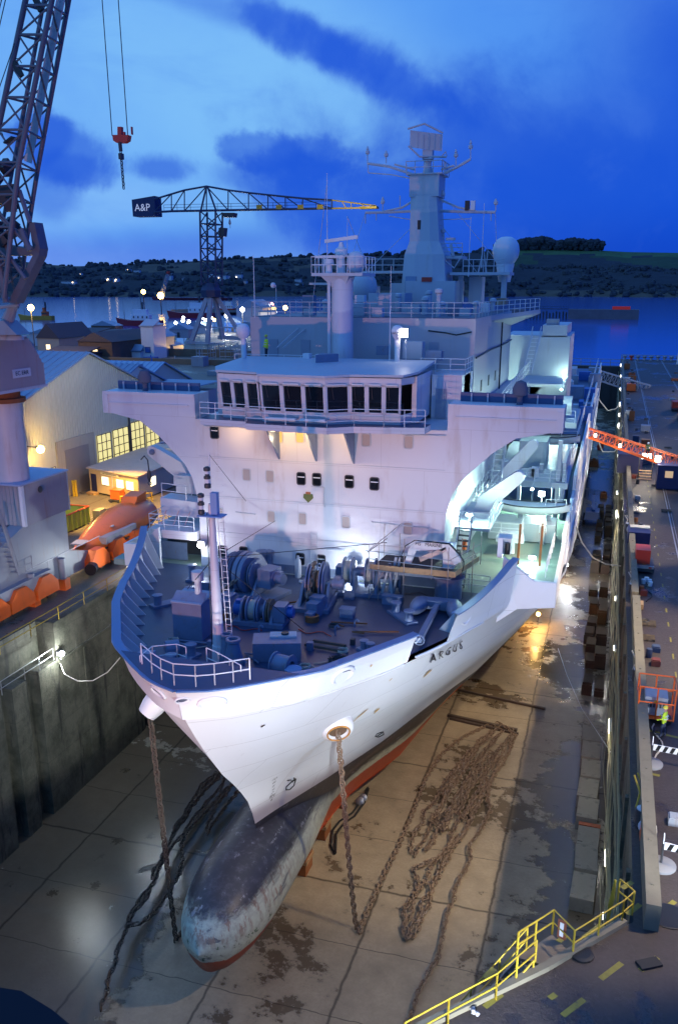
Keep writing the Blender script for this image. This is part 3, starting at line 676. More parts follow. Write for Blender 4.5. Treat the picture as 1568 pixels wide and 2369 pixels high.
# hawse pipes
HP = []
for side in (-1, 1):
    p = hullpt(778, 1680); c, n_ = on_hull(p.y, p.z, side, 0)
    out = (n_*.8+Vector((side*.1, -.75, -.15))).normalized(); t1 = Vector((out.y, -out.x, 0)).normalized(); t2 = out.cross(t1)
    q = MB(); rws = []
    for r_, h_ in ((.95, -.7), (.95, .1), (.88, .38), (.72, .5), (.55, .42), (.5, 0)):
        rws.append([c+out*h_+t1*r_*math.cos(k*math.pi/10)+t2*r_*1.0*math.sin(k*math.pi/10) for k in range(20)])
    q.grid(rws, True); o = q.build('hawse_pipe', hullm, SH, 60)
    MB().tube([c+out*.50+t1*.63*math.cos(k*math.pi/9)+t2*.63*math.sin(k*math.pi/9) for k in range(18)], .05, 5, True).build('rusty_lip', mat('rust_stain', (.45, .22, .05), .7, var=.4, scale=4), o)
    MB().add([c+out*.3+t1*.6*math.cos(k*math.pi/9)+t2*.6*math.sin(k*math.pi/9) for k in range(18)], [tuple(range(18))]).build('opening', mat('hawse_inside', (.12, .07, .04), .8), o)
    HP.append(c+out*.3)
# rubbing line mouldings on the bow
for pts in ([(555, 1637), (640, 1632), (720, 1615), (800, 1588), (880, 1560), (950, 1530)], [(418, 1633), (450, 1640), (520, 1641)], [(960, 1520), (1020, 1493), (1075, 1462), (1130, 1432)]):
    c = []
    for a, b in zip(pts, pts[1:]):
        for k in range(4):
            p = hullpt(a[0]+(b[0]-a[0])*k/4, a[1]+(b[1]-a[1])*k/4); c.append(on_hull(p.y, p.z, 1 if p.x > -17.4 else -1, .02)[0])
    MB().tube(c, .07, 6).build('rubbing_strip', hullm, SH, 60)
# name and draught marks, wrapped on the plating
def hull_text(txt, px0, py0, px1, py1, hpx, name, m):
    a, b = hullpt(px0, py0), hullpt(px1, py1); vs, fs = text_mesh(txt, 1., 0, .012); xs = [v_[0] for v_ in vs]; w0, w1 = min(xs), max(xs); o_ = []
    c = (a+b)/2; q0 = proj(on_hull(c.y, c.z, 1)[0]); best = min(((abs((q[0]-q0[0])-.35*(q0[1]-q[1])), k, q0[1]-q[1]) for k in [i*.05-4 for i in range(160)] for q in [proj(on_hull(c.y+k*.5, c.z+.5, 1)[0])] if q0[1]-q[1] > 2))
    k, size = best[1], hpx/best[2]*.5/.72
    for x, y, z in vs:
        f = (x-w0)/(w1-w0); o_.append(on_hull(a.y+(b.y-a.y)*f+k*y*size, a.z+(b.z-a.z)*f+y*size, 1, .13)[0])
    return MB().add(o_, fs).build(name, m, SH)
hull_text('A R G U S', 992, 1522, 1064, 1488, 19, 'ship_name', black)
for side in (1,):
    for i, s_ in enumerate(('10', '8', '6', '4', '2', '8M', '6', '4', '2', '7M')):
        p = hullpt(633-i*1.1, 1800+i*8); vs, fs = text_mesh(s_, .34, 0)
        MB().add([on_hull(p.y+x*.8, p.z+y, 1, .07)[0] for x, y, z in vs], fs).build('draught_mark', black if i < 7 else mat('white_mark', (.8, .8, .8), .5), SH)
def hline(pts, r, name, m):
    c = []
    for px, py in pts: p = hullpt(px, py); c.append(on_hull(p.y, p.z, 1 if p.x > -17.4 else -1, .06)[0])
    return MB().tube(c, r, 5).build(name, m, SH)
hline([(679, 1798), (681, 1808), (683, 1800), (678, 1816), (668, 1825), (660, 1826), (661, 1818), (672, 1808), (682, 1800)], .035, 'bulb_symbol', black)
hline([(663, 1804), (672, 1803), (675, 1808)], .03, 'bulb_symbol', black)
hline([(866, 1702), (870, 1696), (878, 1693), (884, 1692), (886, 1697), (880, 1701), (872, 1704), (866, 1702)], .035, 'thruster_mark', black)
hline([(868, 1703), (885, 1692)], .03, 'thruster_mark', black)
# ------------------------------------------------------------------ superstructure
def part(name, mb, m, par=SH, sm=None): return mb.build(name, m, par, sm)
Y0, XL, XR = 52.9, -26.2, -9.2
supm = mat('superstructure_paint', (.66, .64, .68), .4, plates=(5.6, 2.7), var=.06, scale=.35, bump=.12, dirt=(.46, .36, .33), damt=.5, dscale=(.5, .5, .12))
m_ = MB()
m_.box(XL, XR, Y0, 84, DK-.1, 29.6)
part('main_house', m_, supm)
for side in (-1, 1):                                 # wings with swept undersides
    m_ = MB(); sx = lambda v_: CX+side*v_
    poly = [(sx(8.45), Y0-.01, 31.2), (sx(15.3), Y0-.01, 31.2), (sx(15.3), Y0-.01, 29.75), (sx(14.6), Y0-.01, 29.72)]
    arc = [(12.6, 29.3), (11.2, 28.3), (10.2, 27.3), (9.4, 26.5), (8.9, 25.6), (8.6, 24.4), (8.45, 23)]
    poly += [(sx(a), Y0-.01, b) for a, b in arc]
    m_.prism(poly, (0, 2.2, 0))
    m_.box(min(sx(8.5), sx(15.3)), max(sx(8.5), sx(15.3)), Y0-.06, Y0-.012, 31.0, 31.22); 
    m_.box(min(sx(8.9), sx(15.0)), max(sx(8.9), sx(15.0)), Y0-.09, Y0-.012, 30.42, 30.5)
    m_.box(min(sx(14.9), sx(15.3)), max(sx(14.9), sx(15.3)), Y0-.12, Y0-.012, 29.76, 31.0)
    part('bridge_wing', m_, supm)
for side in (-1, 1):                                 # dark inner wing tops and equipment
    sx = lambda v_: CX+side*v_
    w_ = MB(); w_.box(min(sx(8.9), sx(15.1)), max(sx(8.9), sx(15.1)), 54.6, 54.8, 31.2, 31.75); part('wing_screen', w_, mat('wing_screen_paint', (.05, .09, .2), .5))
    for k in range(6): MB().box(sx(9.6+k)-.04, sx(9.6+k)+.04, 54.45, 54.6, 31.2, 31.72).build('stiffener', wgrey, SH)
    c = (sx(12.6), 53.9, 31.2); MB().lathe(c, [(.2, 0), (.16, .5), (.42, .6), (.48, .95), (.3, 1.35), (.05, 1.45)], 12).build('covered_repeater', mat('grey_canvas', (.10, .11, .16), .9), SH, 40)
# horizontal seams
for z, x0, x1 in ((29.55, -26, -9.4), (27.1, -26, -9.3), (24.4, -26, -9.3), (21.9, -26.0, -9.3)): part('seam', MB().box(x0, x1, Y0-.03, Y0, z, z+.04), wgrey)
part('foot_shade', MB().box(XL, XR, Y0-.05, Y0, DK, 20.0), winchm)  # shadow along the wall foot, painted in as a dark strip
# windows
def win(px, py, st, w_=.62, h_=.86, par=SH):
    c = P(px, py, y=Y0); g_ = MB(); ou, inn = rrect(w_, h_, .14), rrect(w_-.12, h_-.12, .1)
    f3 = lambda pts, dy: [(c.x+a, Y0+dy, c.z+b) for a, b in pts]
    n = len(ou); g_.grid([f3(ou, 0), f3(ou, -.07), f3(inn, -.07), f3(inn, -.02)], True)
    o = g_.build('window', wgrey if st != 'd' else dark, par)
    p_ = MB(); p_.add(f3(inn, -.022), [tuple(range(n))]); p_.build('pane', {'d': glass, 'b': mat('blind_pane', (.42, .36, .34), .4), 'o': mat('warm_pane', (.6, .38, .12), .3, emit=(1, .6, .2), es=.35)}[st], o)
    if st == 'd': MB().box(c.x-w_/2+.07, c.x+w_/2-.07, Y0-.05, Y0-.02, c.z+.08, c.z+.14).build('glazing_bar', white, o)
for a in ((497, 1000, 'd'), (645, 1010, 'o'), (694, 1010, 'o'), (847, 1018, 'b'), (945, 1023, 'b'), (571, 1098, 'b'), (625, 1102, 'b'), (697, 1107, 'd'), (733, 1109, 'd'), (808, 1114, 'd'), (866, 1119, 'd'),
          (628, 1195, 'b'), (700, 1200, 'b'), (800, 1208, 'b'), (943, 1222, 'b'), (508, 1187, 'b'), (515, 1275, 'd'), (564, 1278, 'd'), (695, 1293, 'd'), (743, 1297, 'd')): win(*a)
# crest: a plain shield with a small crown
c = P(713, 1150, y=Y0-.05); q = MB(); q.prism([(c.x+a, Y0-.02, c.z+b) for a, b in ((-.3, .2), (.3, .2), (.34, -.05), (0, -.38), (-.34, -.05))], (0, -.06, 0)); o = part('crest', q, mat('crest_green', (.12, .14, .04), .5))
MB().box(c.x-.16, c.x+.16, Y0-.09, Y0-.02, c.z+.2, c.z+.34).build('crown', mat('crest_red', (.4, .12, .04), .5), o)
# wall fittings: handrails, cable runs, ladder
for a, b in (((545, 1185), (590, 1190)), ((680, 1262), (735, 1266)), ((755, 1271), (795, 1274)), ((860, 1208), (990, 1222)), ((720, 1125), (748, 1128)), ((655, 1252), (700, 1257)), ((470, 985), (600, 992)), ((930, 1005), (1030, 1008))):
    p, q_ = P(*a, y=Y0-.12), P(*b, y=Y0-.12); m_ = MB(); m_.cyl(p, q_, .03, n=5); n = 4
    for k in range(n+1): r_ = p.lerp(q_, k/n); m_.cyl(r_, (r_.x, Y0, r_.z), .02, n=4)
    part('handrail', m_, wgrey)
m_ = MB(); a = P(750, 1128, y=Y0-.1); m_.cyl(a, (a.x, a.y, a.z-1.3), .04, n=5); part('pipe', m_, wgrey)
m_ = MB(); a = P(726, 1232, y=Y0-.2)
for dx in (-.22, .22): m_.cyl((a.x+dx, Y0-.2, a.z), (a.x+dx, Y0-.2, DK+.9), .025, n=5)
for k in range(9): m_.cyl((a.x-.22, Y0-.2, a.z-.1-k*.28), (a.x+.22, Y0-.2, a.z-.1-k*.28), .02, n=4)
part('wall_ladder', m_, wgrey)
# brackets under the bridge catwalk
for px in (626, 714, 803): 
    c = P(px, 1000, y=51.6); part('bracket', MB().prism([(c.x, Y0, 29.5), (c.x, 50.7, 29.5), (c.x, Y0, 27.2)], (.12, 0, 0)), winchm)
# catwalk deck
cw = [(-25.2, 52.9), (-25.0, 51.2), (-21.6, 50.8), (-21.4, 50.1), (-16.0, 49.8), (-14.6, 50.8), (-12.8, 51.0), (-10.4, 51.6), (-10.3, 52.9)]
m_ = MB(); m_.prism([(x, y, 29.52) for x, y in cw], (0, 0, .38)); part('bridge_catwalk', m_, supm); part('side_house', MB().box(-11.2, -9.2, 57.5, 61, 29.6, 32.5), supm); part('house_door', MB().box(-10.9, -10.2, 57.4, 57.49, 29.7, 31.6), mat('door_paint', (.3, .32, .4), .5))
part('catwalk_floor', MB().prism([(x, y+.05, 29.9) for x, y in cw], (0, 0, .02)), deckm)
part('catwalk_railing', MB().rails([(x, y+.08, 29.9) for x, y in cw[:-1]], 1.05, 3, .026, 1.3), white)
# wheelhouse: raked windows on a faceted front
fr = [(-24.4, 53.4), (-23.8, 52.0), (-20.9, 51.5), (-20.6, 50.95), (-16.4, 50.9), (-15.1, 51.7), (-12.0, 52.0), (-11.5, 53.4)]
zb, z0, z1, zt = 29.9, 30.55, 32.35, 32.75
off = lambda p, k: (p[0]+(p[0]-CX)*.01*k, p[1]-.22*k)
m_ = MB(); rws = []
for z, k in ((zb, -.6), (z0, 0)): rws.append([(*off(p, k), z) for p in fr])
m_.grid(rws); m_.grid([[(*off(p, 1), z) for p in fr] for z in (z1, zt)]); m_.grid([[(*off(p, 1), zt) for p in fr], [(p[0], p[1]+.6, zt) for p in fr]])
m_.grid([[(p[0], p[1]+1.4, 29.95) for p in fr], [(p[0], p[1]+1.4, 29.95) for p in fr]])
part('wheelhouse_front', m_, supm)
for xa, xb in ((-24.65, -24.35), (-11.6, -11.3)): part('wheelhouse_side', MB().box(xa, xb, 53.3, 58, zb, zt), supm)
part('wheelhouse_interior', MB().box(-24.3, -11.7, 56.4, 56.8, zb, zt-.05), mat('interior_panel', (.05, .045, .05), .7))
part('console', MB().box(-23, -12.4, 53.9, 54.7, zb, 30.9), mat('console_grey', (.2, .2, .24), .6))
for x in (-20, -18.3, -14): part('interior_light', MB().box(x-.45, x+.45, 55.6, 55.68, 31.1, 31.16), mat('interior_glow', (1, .8, .5), emit=(1, .72, .4), es=2.2))
segs = [3, 1, 3, 0, 0, 0, 0]; nwin = [0, 3, 0, 3, 1, 3, 0]
for i, nw in enumerate(nwin):
    if not nw: continue
    a, b = Vector(fr[i]).to_3d(), Vector(fr[i+1]).to_3d()
    for k in range(nw):
        p, q_ = a.lerp(b, k/nw), a.lerp(b, (k+1)/nw); t_ = (q_-p).normalized()
        lo = lambda v_, dz=0: Vector((*off(v_, dz), z0+(z1-z0)*dz))
        g_ = MB(); e = .13
        for u0, u1, v0, v1 in ((p, p+t_*e, 0, 1), (q_-t_*e, q_, 0, 1), (p, q_, 0, .05), (p, q_, .93, 1)):
            pts = [lo(u0, v0), lo(u1, v0), lo(u1, v1), lo(u0, v1)]; g_.prism(pts, (0, .14, 0))
        o = g_.build('bridge_window', supm, SH)
        MB().add([lo(p+t_*e, .05)+Vector((0, .1, 0)), lo(q_-t_*e, .05)+Vector((0, .1, 0)), lo(q_-t_*e, .93)+Vector((0, .1, 0)), lo(p+t_*e, .93)+Vector((0, .1, 0))], [(0, 1, 2, 3)]).build('pane', mat('bridge_glass', (.012, .014, .02), .04, spec=1.), o)
        h = MB(); s0, s1 = lo(p+t_*(e+.05), 1), lo(q_-t_*(e+.05), 1); h.prism([s0+Vector((0, -.06, -.13)), s1+Vector((0, -.06, -.13)), s1+Vector((0, -.2, -.02)), s0+Vector((0, -.2, -.02))], (0, 0, .07)); h.build('wiper_box', white, o)
        MB().tube([lo(p.lerp(q_, .3), .92)+Vector((0, -.08, 0)), lo(p.lerp(q_, .36), .5)+Vector((0, -.06, 0))], .015, 4).build('wiper', dark, o)
for i in (-.5,): part('spotlight_tubes', MB().cyl((-20.2, 50.5, 30.2), (-18.2, 50.45, 30.2), .12).cyl((-17.9, 50.45, 30.2), (-16.3, 50.5, 30.2), .12), white, sm=60)
# wheelhouse roof
rf = [(-24.7, 53.2), (-24.0, 51.7), (-21.0, 51.2), (-20.7, 50.55), (-16.3, 50.5), (-15.0, 51.35), (-11.8, 51.65), (-11.2, 53.2), (-11.2, 58.4), (-24.7, 58.4)]
m_ = MB(); m_.prism([(x, y, 32.76+max(0, (y-50.5))*.055) for x, y in rf], (0, 0, .14)); part('wheelhouse_roof', m_, mat('roof_paint', (.42, .47, .56), .45, var=.08, scale=.4, dirt=(.3, .3, .34), damt=.3))
part('roof_vent', MB().box(-18.9, -18.3, 56.4, 57, 33.1, 33.7), white); part('roof_hatch', MB().prism([(-18.7, 55.9, 33.2), (-17.4, 56.8, 33.25), (-18.7, 57.3, 33.25)], (0, 0, .5)), winchm)
# deck behind the roof and second house
m_ = MB(); m_.box(XL, XR, 58.4, 62, 29.6, 32.4); part('mid_deck', m_, supm)
m_ = MB(); m_.box(-25.8, XR+.05, 62, 84, 29.6, 35.9); m_.prism([(XR+.05, 70, 35.5), (XR+2.6, 84, 35.7), (XR+.05, 84, 34.6)], (0, 0, .35)); part('upper_house', m_, mat('upper_house_paint', (.42, .42, .47), .45, var=.06, scale=.4, bump=.08, dirt=(.4, .32, .3), damt=.25))
part('upper_railing', MB().rails([(-25.7, 62.1, 35.9), (XR, 62.1, 35.9), (XR, 70, 35.9), (XR+2.5, 84, 35.95)], 1.05, 3, .028, 1.5).rails([(-25.7, 62.1, 35.9), (-25.7, 83, 35.9)], 1.05, 3, .028, 1.6), wgrey)
part('upper_deck_floor', MB().box(-25.7, XR, 62.1, 84, 35.9, 35.93), deckm)
part('cable_run', MB().tube([P(1065, 858, y=61.95), P(1075, 880, y=61.95), P(1110, 795, x=XR+.1), P(1180, 740, x=XR+.1)][:2], .05, 5), black)
for px, py, w_, h_, d_z in ((1210-170, 735, 0, 0, 0),): pass
# forward radar mast
c = Vector((-18.1, 60, 0)); o = part('radar_mast', MB().cyl((c.x, 60, 32.4), (c.x, 60, 38.6), .78, .74, 20).cyl((c.x-.85, 59.5, 32.4), (c.x-.85, 59.5, 38.4), .07).cyl((c.x-.7, 59.3, 32.4), (c.x-.7, 59.3, 38.4), .06), supm, sm=50)
m_ = MB(); m_.box(-20, -16.4, 59, 62.4, 38.7, 38.9); m_.prism([(-19.4, 59.2, 38.7), (-17.4, 59.2, 38.7), (-17.9, 59.6, 37.7), (-18.4, 59.6, 37.7)], (0, 1.5, 0)); m_.build('platform', wgrey, o)
MB().rails([(-20, 62.3, 38.9), (-20, 59.05, 38.9), (-16.4, 59.05, 38.9), (-16.4, 62.3, 38.9)], 1.05, 2, .03, .9).build('railing', white, o)
def radome(c, r, m, par=SH, nm='radome', st=.5): return MB().lathe(c, [(r*.55, 0), (r*.6, .02), (r*.92, r*.55), (r, r*1.0), (r*.92, r*1.45), (r*.7, r*1.8), (r*.38, r*1.98), (.02, r*2.02)], 18).build(nm, m, par, 60)
radome((-17.3, 60.6, 38.95), .68, supm, o); 
rd = part('navigation_radar', MB().lathe((-18.3, 60.4, 38.9), [(.3, 0), (.24, 1.0), (.42, 1.2), (.42, 1.55), (.2, 1.7), (.12, 2.0)], 12), white, sm=40)
MB().rbox((-18.3, 60.4, 41.1), (1, .1, .12), 1.15, .12, .11).build('scanner', white, rd)
rd = part('navigation_radar', MB().lathe((-18.9, 59.5, 38.9), [(.25, 0), (.2, .5), (.36, .6), (.3, .9)], 12), white, sm=40)
MB().rbox((-18.9, 59.5, 39.95), (1, .1, 0), .95, .1, .09).build('scanner', white, rd)
# satcom domes on posts beside the mast
for px, py, Yd, r_, zb_ in ((563, 783, 57.5, .5, 33.2), (919, 783, 57.5, .42, 33.2)):
    c = P(px, py, y=Yd); p_ = part('satcom_post', MB().cyl((c.x, Yd, zb_-.8), (c.x, Yd, c.z), .14, .2), white, sm=40); radome((c.x, Yd, c.z), r_, white, p_)
    if px > 900: text_at_m = MB(); text_at(text_at_m, 'SAILOR', .2, (c.x, Yd-r_-.02, c.z+.35), (1, 0, 0), (0, 0, 1), .005); text_at_m.build('dome_lettering', black, p_)
# whip aerials
for px, p0, p1, Yd in ((590, 735, 590, 62), (900, 870, 615, 57.6), (757, 600, 400, 64), (570, 830, 780, 58), (803, 640, 500, 68), (1083, 640, 500, 82), (1113, 620, 470, 84), (640, 735, 660, 66)):
    a, b = P(px, p0, y=Yd), P(px, p1, y=Yd); part('whip_aerial', MB().cyl((a.x, Yd, a.z), (a.x, Yd, b.z), .045, .018, 6), white)
ball_ = P(632, 660, y=66); radome((ball_.x, 66, ball_.z-.2), .2, white, SH, 'small_dome')
# big main mast
my = 85
def mp(px, py): return P(px, py, y=my)
a, b = mp(935, 712), mp(1042, 712); zb_ = 35.9
lev = [(zb_, a.x, b.x, 4.2), (mp(990, 590).z, mp(945, 590).x, mp(1035, 590).x, 3.6), (mp(988, 560).z, mp(955, 560).x, mp(1022, 560).x, 3.0), (mp(986, 456).z, mp(957, 456).x, mp(1016, 456).x, 2.6)]
m_ = MB(); m_.grid([[(x0, my-d_/2, z), (x0+.28*(x1-x0), my-d_/2-.25, z), (x1-.28*(x1-x0), my-d_/2-.25, z), (x1, my-d_/2, z), (x1, my+d_/2, z), (x0, my+d_/2, z)] for z, x0, x1, d_ in lev], True)
mast = part('main_mast', m_, wgrey)
z0_, z1_ = mp(986, 458).z, mp(988, 405).z; x0, x1 = mp(955, 430).x, mp(1022, 430).x
MB().box(x0, x1, my-1.5, my+1.5, z0_, z1_).prism([(x0+.5, my-1.5, z0_), (x1-.5, my-1.5, z0_), (x1-.9, my-1.4, z0_-.4), (x0+.9, my-1.4, z0_-.4)], (0, 2.8, 0)).build('mast_head', wgrey, mast)
cxm = (x0+x1)/2
MB().rails([(x0-.3, my-1.7, z1_), (x1+.3, my-1.7, z1_), (x1+.3, my+1.7, z1_)], 1., 2, .04, .8).box(x0-.3, x1+.3, my-1.7, my+1.7, z1_-.1, z1_).build('top_platform', wgrey, mast)
o = MB().lathe((cxm, my, z1_), [(.5, 0), (.42, .5), (.3, .7), (.3, 1.1), (.5, 1.25)], 12).build('radar_pedestal', wgrey, mast, 50)
m_ = MB(); rz_ = z1_+1.35                              # open-work search radar
for k in range(6):
    q0 = -1.5+k*.62; m_.tube([(cxm-1.3+k*.5, my-.9, rz_+.2+j*.42+(.25 if k < 2 else 0)) for j in range(1, 5)], .06, 5)
m_.add([(cxm-1.5, my-1, rz_+.9), (cxm+1.35, my-.6, rz_+.5), (cxm+1.35, my-.5, rz_+1.9), (cxm-1.5, my-1, rz_+2.3)], [(0, 1, 2, 3)]); m_.tube([(cxm-1.7, my-1.1, rz_+2.4), (cxm-.2, my-1.1, rz_+2.75), (cxm+1.4, my-.6, rz_+2.0)], .09, 6)
m_.tube([(cxm-1.6, my-1.1, rz_+1.0), (cxm-.6, my-.9, rz_+.1), (cxm+.4, my-.6, rz_+.1), (cxm+1.8, my-.8, rz_)], .09, 6); m_.tube([(cxm+1.4, my-1, rz_), (cxm+1.8, my-1.1, rz_+.4), (cxm+1.9, my-1.1, rz_)], .06, 5)
m_.box(cxm-.4, cxm+.5, my-.7, my+.1, rz_-.1, rz_+.7); m_.build('search_radar', mat('radar_paint', (.5, .5, .55), .5), mast)
def yard(pts, r, nm='yard_arm'):
    q = MB(); q.tube([mp(*p) for p in pts], r, 6); return q.build(nm, wgrey, mast)
for pts, r in ((((958, 405), (900, 385), (850, 378)), .12), (((958, 392), (912, 380)), .09), (((1020, 405), (1060, 385), (1088, 368)), .12), (((1020, 392), (1050, 383)), .09), (((960, 415), (905, 404), (852, 400)), .05), (((850, 378), (852, 400)), .05),
               (((962, 488), (900, 491), (845, 492)), .12), (((960, 462), (930, 480), (885, 490)), .1), (((1016, 488), (1080, 490), (1145, 491)), .13), (((1018, 462), (1060, 480), (1100, 488)), .1), (((962, 510), (900, 500)), .04), (((1018, 508), (1090, 506)), .04),
               (((962, 530), (955, 500)), .05)): yard(pts, r)
for px, py, h_ in ((850, 378, 40), (893, 378, 28), (1054, 385, 40), (1088, 368, 45), (885, 490, 35), (925, 478, 25), (1024, 470, 30), (1146, 490, 30), (940, 405, 25), (1030, 398, 25), (845, 492, -25), (870, 492, -18), (1135, 491, -20), (952, 520, -30), (1025, 525, -30)):
    a, b = mp(px, py), mp(px, py-h_); q = MB(); q.cyl(a, b, .05, n=5); 
    if abs(h_) > 27: q.lathe(a.lerp(b, .5), [(.05, 0), (.2, .1), (.2, .3), (.05, .45)], 8).lathe(a.lerp(b, .75), [(.05, 0), (.14, .1), (.05, .3)], 8)
    q.build('dipole_aerial', wgrey, mast)
for px, m__ in ((1080, black), (1093, white)): a = mp(px, 489); MB().box(a.x-.2, a.x+.2, my-.2, my+.2, a.z+.1, a.z+.9).build('aerial_box', m__, mast)
a = mp(977, 523); MB().box(a.x-.12, a.x+.18, my-1.7, my-1.5, a.z-.4, a.z+.4).build('mast_door', black, mast)
a, b = mp(950, 640), mp(972, 705); MB().box(a.x, b.x, my-2.35, my-2.2, b.z, a.z).build('mast_door', mat('door_blue', (.25, .32, .45), .5), mast)
a, b = mp(988, 642), mp(1010, 652); MB().box(a.x, b.x, my-2.6, my-2.3, b.z, a.z).build('mast_sign', redm, mast)
# structures around the mast foot
def ybox(nm, px0, px1, py0, py1, y, dep, m=wgrey, par=SH):
    a, b = P(px0, py0, y=y), P(px1, py1, y=y); return MB().box(a.x, b.x, y, y+dep, b.z, a.z).build(nm, m, par)
ybox('deck_locker', 835, 872, 702, 732, 66, 1.5); ybox('deck_locker', 872, 935, 678, 728, 78, 3); ybox('deck_locker', 905, 938, 655, 690, 84, 3); ybox('deck_locker', 808, 860, 662, 700, 82, 3)
ybox('mast_house', 938, 1050, 650, 725, 82.5, 5); ybox('aerial_platform', 1040, 1178, 630, 636, 84, 3.6); ybox('aerial_platform', 820, 945, 627, 632, 86, 3.2); ybox('aerial_platform', 715, 830, 654, 659, 80, 2.4)
ybox('platform_leg', 1160, 1168, 636, 706, 85, .4); ybox('platform_leg', 1060, 1068, 636, 700, 85, .4); ybox('deck_locker', 1085, 1112, 640, 700, 86, 2); ybox('deck_locker', 1130, 1168, 690, 706, 83, 2, rust)
o = ybox('lattice_platform', 1020, 1068, 592, 598, 84, 3); part('platform_railing', MB().rails([P(1020, 592, y=84), P(1068, 592, y=84)], 1.1, 3, .035, .8).rails([P(1070, 630, y=84), P(1165, 630, y=84)], 1.1, 2, .035, 1).rails([P(835, 627, y=86), P(935, 627, y=86)], 1.1, 2, .035, 1), wgrey)
part('aerial_frame', MB().tube([P(1106, 630, y=85), P(1118, 575, y=85), P(1124, 630, y=85)], .08, 5).tube([P(1122, 632, y=85), P(1128, 580, y=85)], .05, 5), wgrey); part('aerial_frame', MB().tube([P(1020, 596, y=84), P(1050, 620, y=84), P(1064, 598, y=84)], .08, 5).cyl(P(1048, 592, y=84), P(1042, 565, y=84), .15, n=6).box(P(1030, 552, y=84).x, P(1052, 552, y=84).x, 84, 84.3, P(1040, 556, y=84).z, P(1040, 550, y=84).z), wgrey)
c = P(1163, 618, y=84.5); rp = part('big_dome_base', MB().cyl((c.x, 86, c.z-1.3), (c.x, 86, c.z+.3), .55, .85, 12), white, sm=40)
radome((c.x, 86, c.z+.2), 1.24, mat('radome_white', (.72, .74, .78), .35, var=.03), rp)
c = P(841, 660, y=80); rp = part('covered_dome', MB().cyl((c.x, 80, 35.9), (c.x, 80, c.z-1.3), 1.0, 1.1, 14), wgrey, sm=40); radome((c.x, 80, c.z-1.4), 1.25, mat('radome_grey', (.5, .52, .58), .5), rp)
ybox('deck_box', 932, 975, 790, 830, 59.5, 1); ybox('deck_box', 985, 1020, 812, 835, 58.9, .8, winchm); ybox('deck_box', 870, 898, 800, 822, 60.5, .5, winchm); ybox('roof_locker', 700, 715, 818, 835, 57.8, .6, white)
part('rear_deck_railing', MB().rails([(-25.6, 58.5, 32.4), (-19.4, 58.5, 32.4)], 1.05, 2, .026, 1.2), white); part('rear_deck_railing', MB().rails([(-12.2, 58.6, 32.4), (XR, 58.6, 32.4), (XR, 61.8, 32.4)], 1.05, 3, .026, 1.1), white)
part('inclined_ladder', MB().beam(P(640, 805, y=60.5), P(690, 760, y=61.9), .08).beam(P(655, 805, y=60.5), P(705, 762, y=61.9), .08), wgrey)
part('searchlight_base', MB().cyl(P(938, 785, y=57.6), P(938, 832, y=57.6), .035, n=5), wgrey)
a = P(938, 770, y=57.6); part('lit_lamp_panel', MB().box(a.x-.16, a.x+.16, 57.4, 57.5, a.z-.28, a.z+.28), litw); lamp('deck_lamp', (a.x, 57.2, a.z), 60, (1, .95, .85), .15)
# steel wall lamps on the front
for px, py, e_ in ((817, 1302, 360), (467, 1258, 190)):
    c = P(px, py, y=Y0-.5); o = part('wall_lamp', MB().cyl((c.x, Y0, c.z), (c.x, Y0-.5, c.z), .05).box(c.x-.25, c.x+.25, Y0-.6, Y0-.35, c.z-.2, c.z+.2), wgrey)
    ball('lamp_glass', (c.x, Y0-.75, c.z-.03), .26 if px > 600 else .2, litc, o); lamp('wall_lamp_light', (c.x, Y0-1.15, c.z-.1), e_, (.8, .92, 1), .2)
for px in (612, 668, 735): pass
lamp('catwalk_lamp', (-20, 51.3, 28.7), 105, (1, .66, .28), .1); lamp('catwalk_lamp', (-18, 51.3, 28.7), 95, (1, .7, .3), .1)
lamp('catwalk_lamp', (-15.8, 51.2, 28.9), 90, (1, .7, .4), .1); lamp('catwalk_lamp', (-23, 51.6, 28.9), 70, (1, .66, .35), .1)
for x in (-20, -18): part('catwalk_lamp', MB().box(x-.12, x+.12, 51.2, 51.4, 29.3, 29.5), mat('small_warm_lamp', (1, .7, .4), emit=(1, .6, .25), es=6))
# aft casing on the port side, port funnel
ybox('stern_casing', 1165, 1305, 775, 960, 92, 9, wgrey); ybox('stern_casing', 1255, 1310, 752, 780, 92, 9, wgrey)
part('vent_housing', MB().box(-6.6, -5.4, 92.6, 94, 34.2, 34.9), cgrey)
random.seed(5)
for k in range(30):                                  # lockers, vents and stanchions on the upper deck
    x, y = random.uniform(-25, -10), random.uniform(63, 83); 
    if abs(x-CX) < 2.6 and y > 80: continue
    h_ = random.uniform(.4, 1.7); w_ = random.uniform(.2, .8)
    if k % 3 == 0: part('upper_deck_vent', MB().cyl((x, y, 35.9), (x, y, 35.9+h_), .12+w_*.2, n=8).lathe((x, y, 35.9+h_), [(.2, 0), (.3, .08), (.28, .3), (.05, .38)], 10), wgrey, sm=40)
    else: part('upper_deck_locker', MB().box(x-w_, x+w_, y-.3, y+.3, 35.93, 35.9+h_), random.choice((wgrey, wgrey, winchm, white)))
for a, b in (((1040, 470, 84.5), (1165, 625, 86)), ((1145, 492, 85), (1150, 640, 86)), ((845, 492, 85), (800, 640, 80)), ((958, 520, 85), (820, 655, 80)), ((1020, 520, 85), (1110, 640, 85)), ((803, 500, 68), (880, 700, 70)), ((757, 420, 64), (720, 725, 66))):
    part('aerial_wire', MB().cyl(P(a[0], a[1], y=a[2]), P(b[0], b[1], y=b[2]), .025, n=4), wgrey)
for x in (-24, -21.5, -14.2, -12): part('house_door', MB().box(x-.35, x+.35, 61.93, 61.99, 32.5, 34.3), mat('door_paint', (.3, .32, .4), .5))
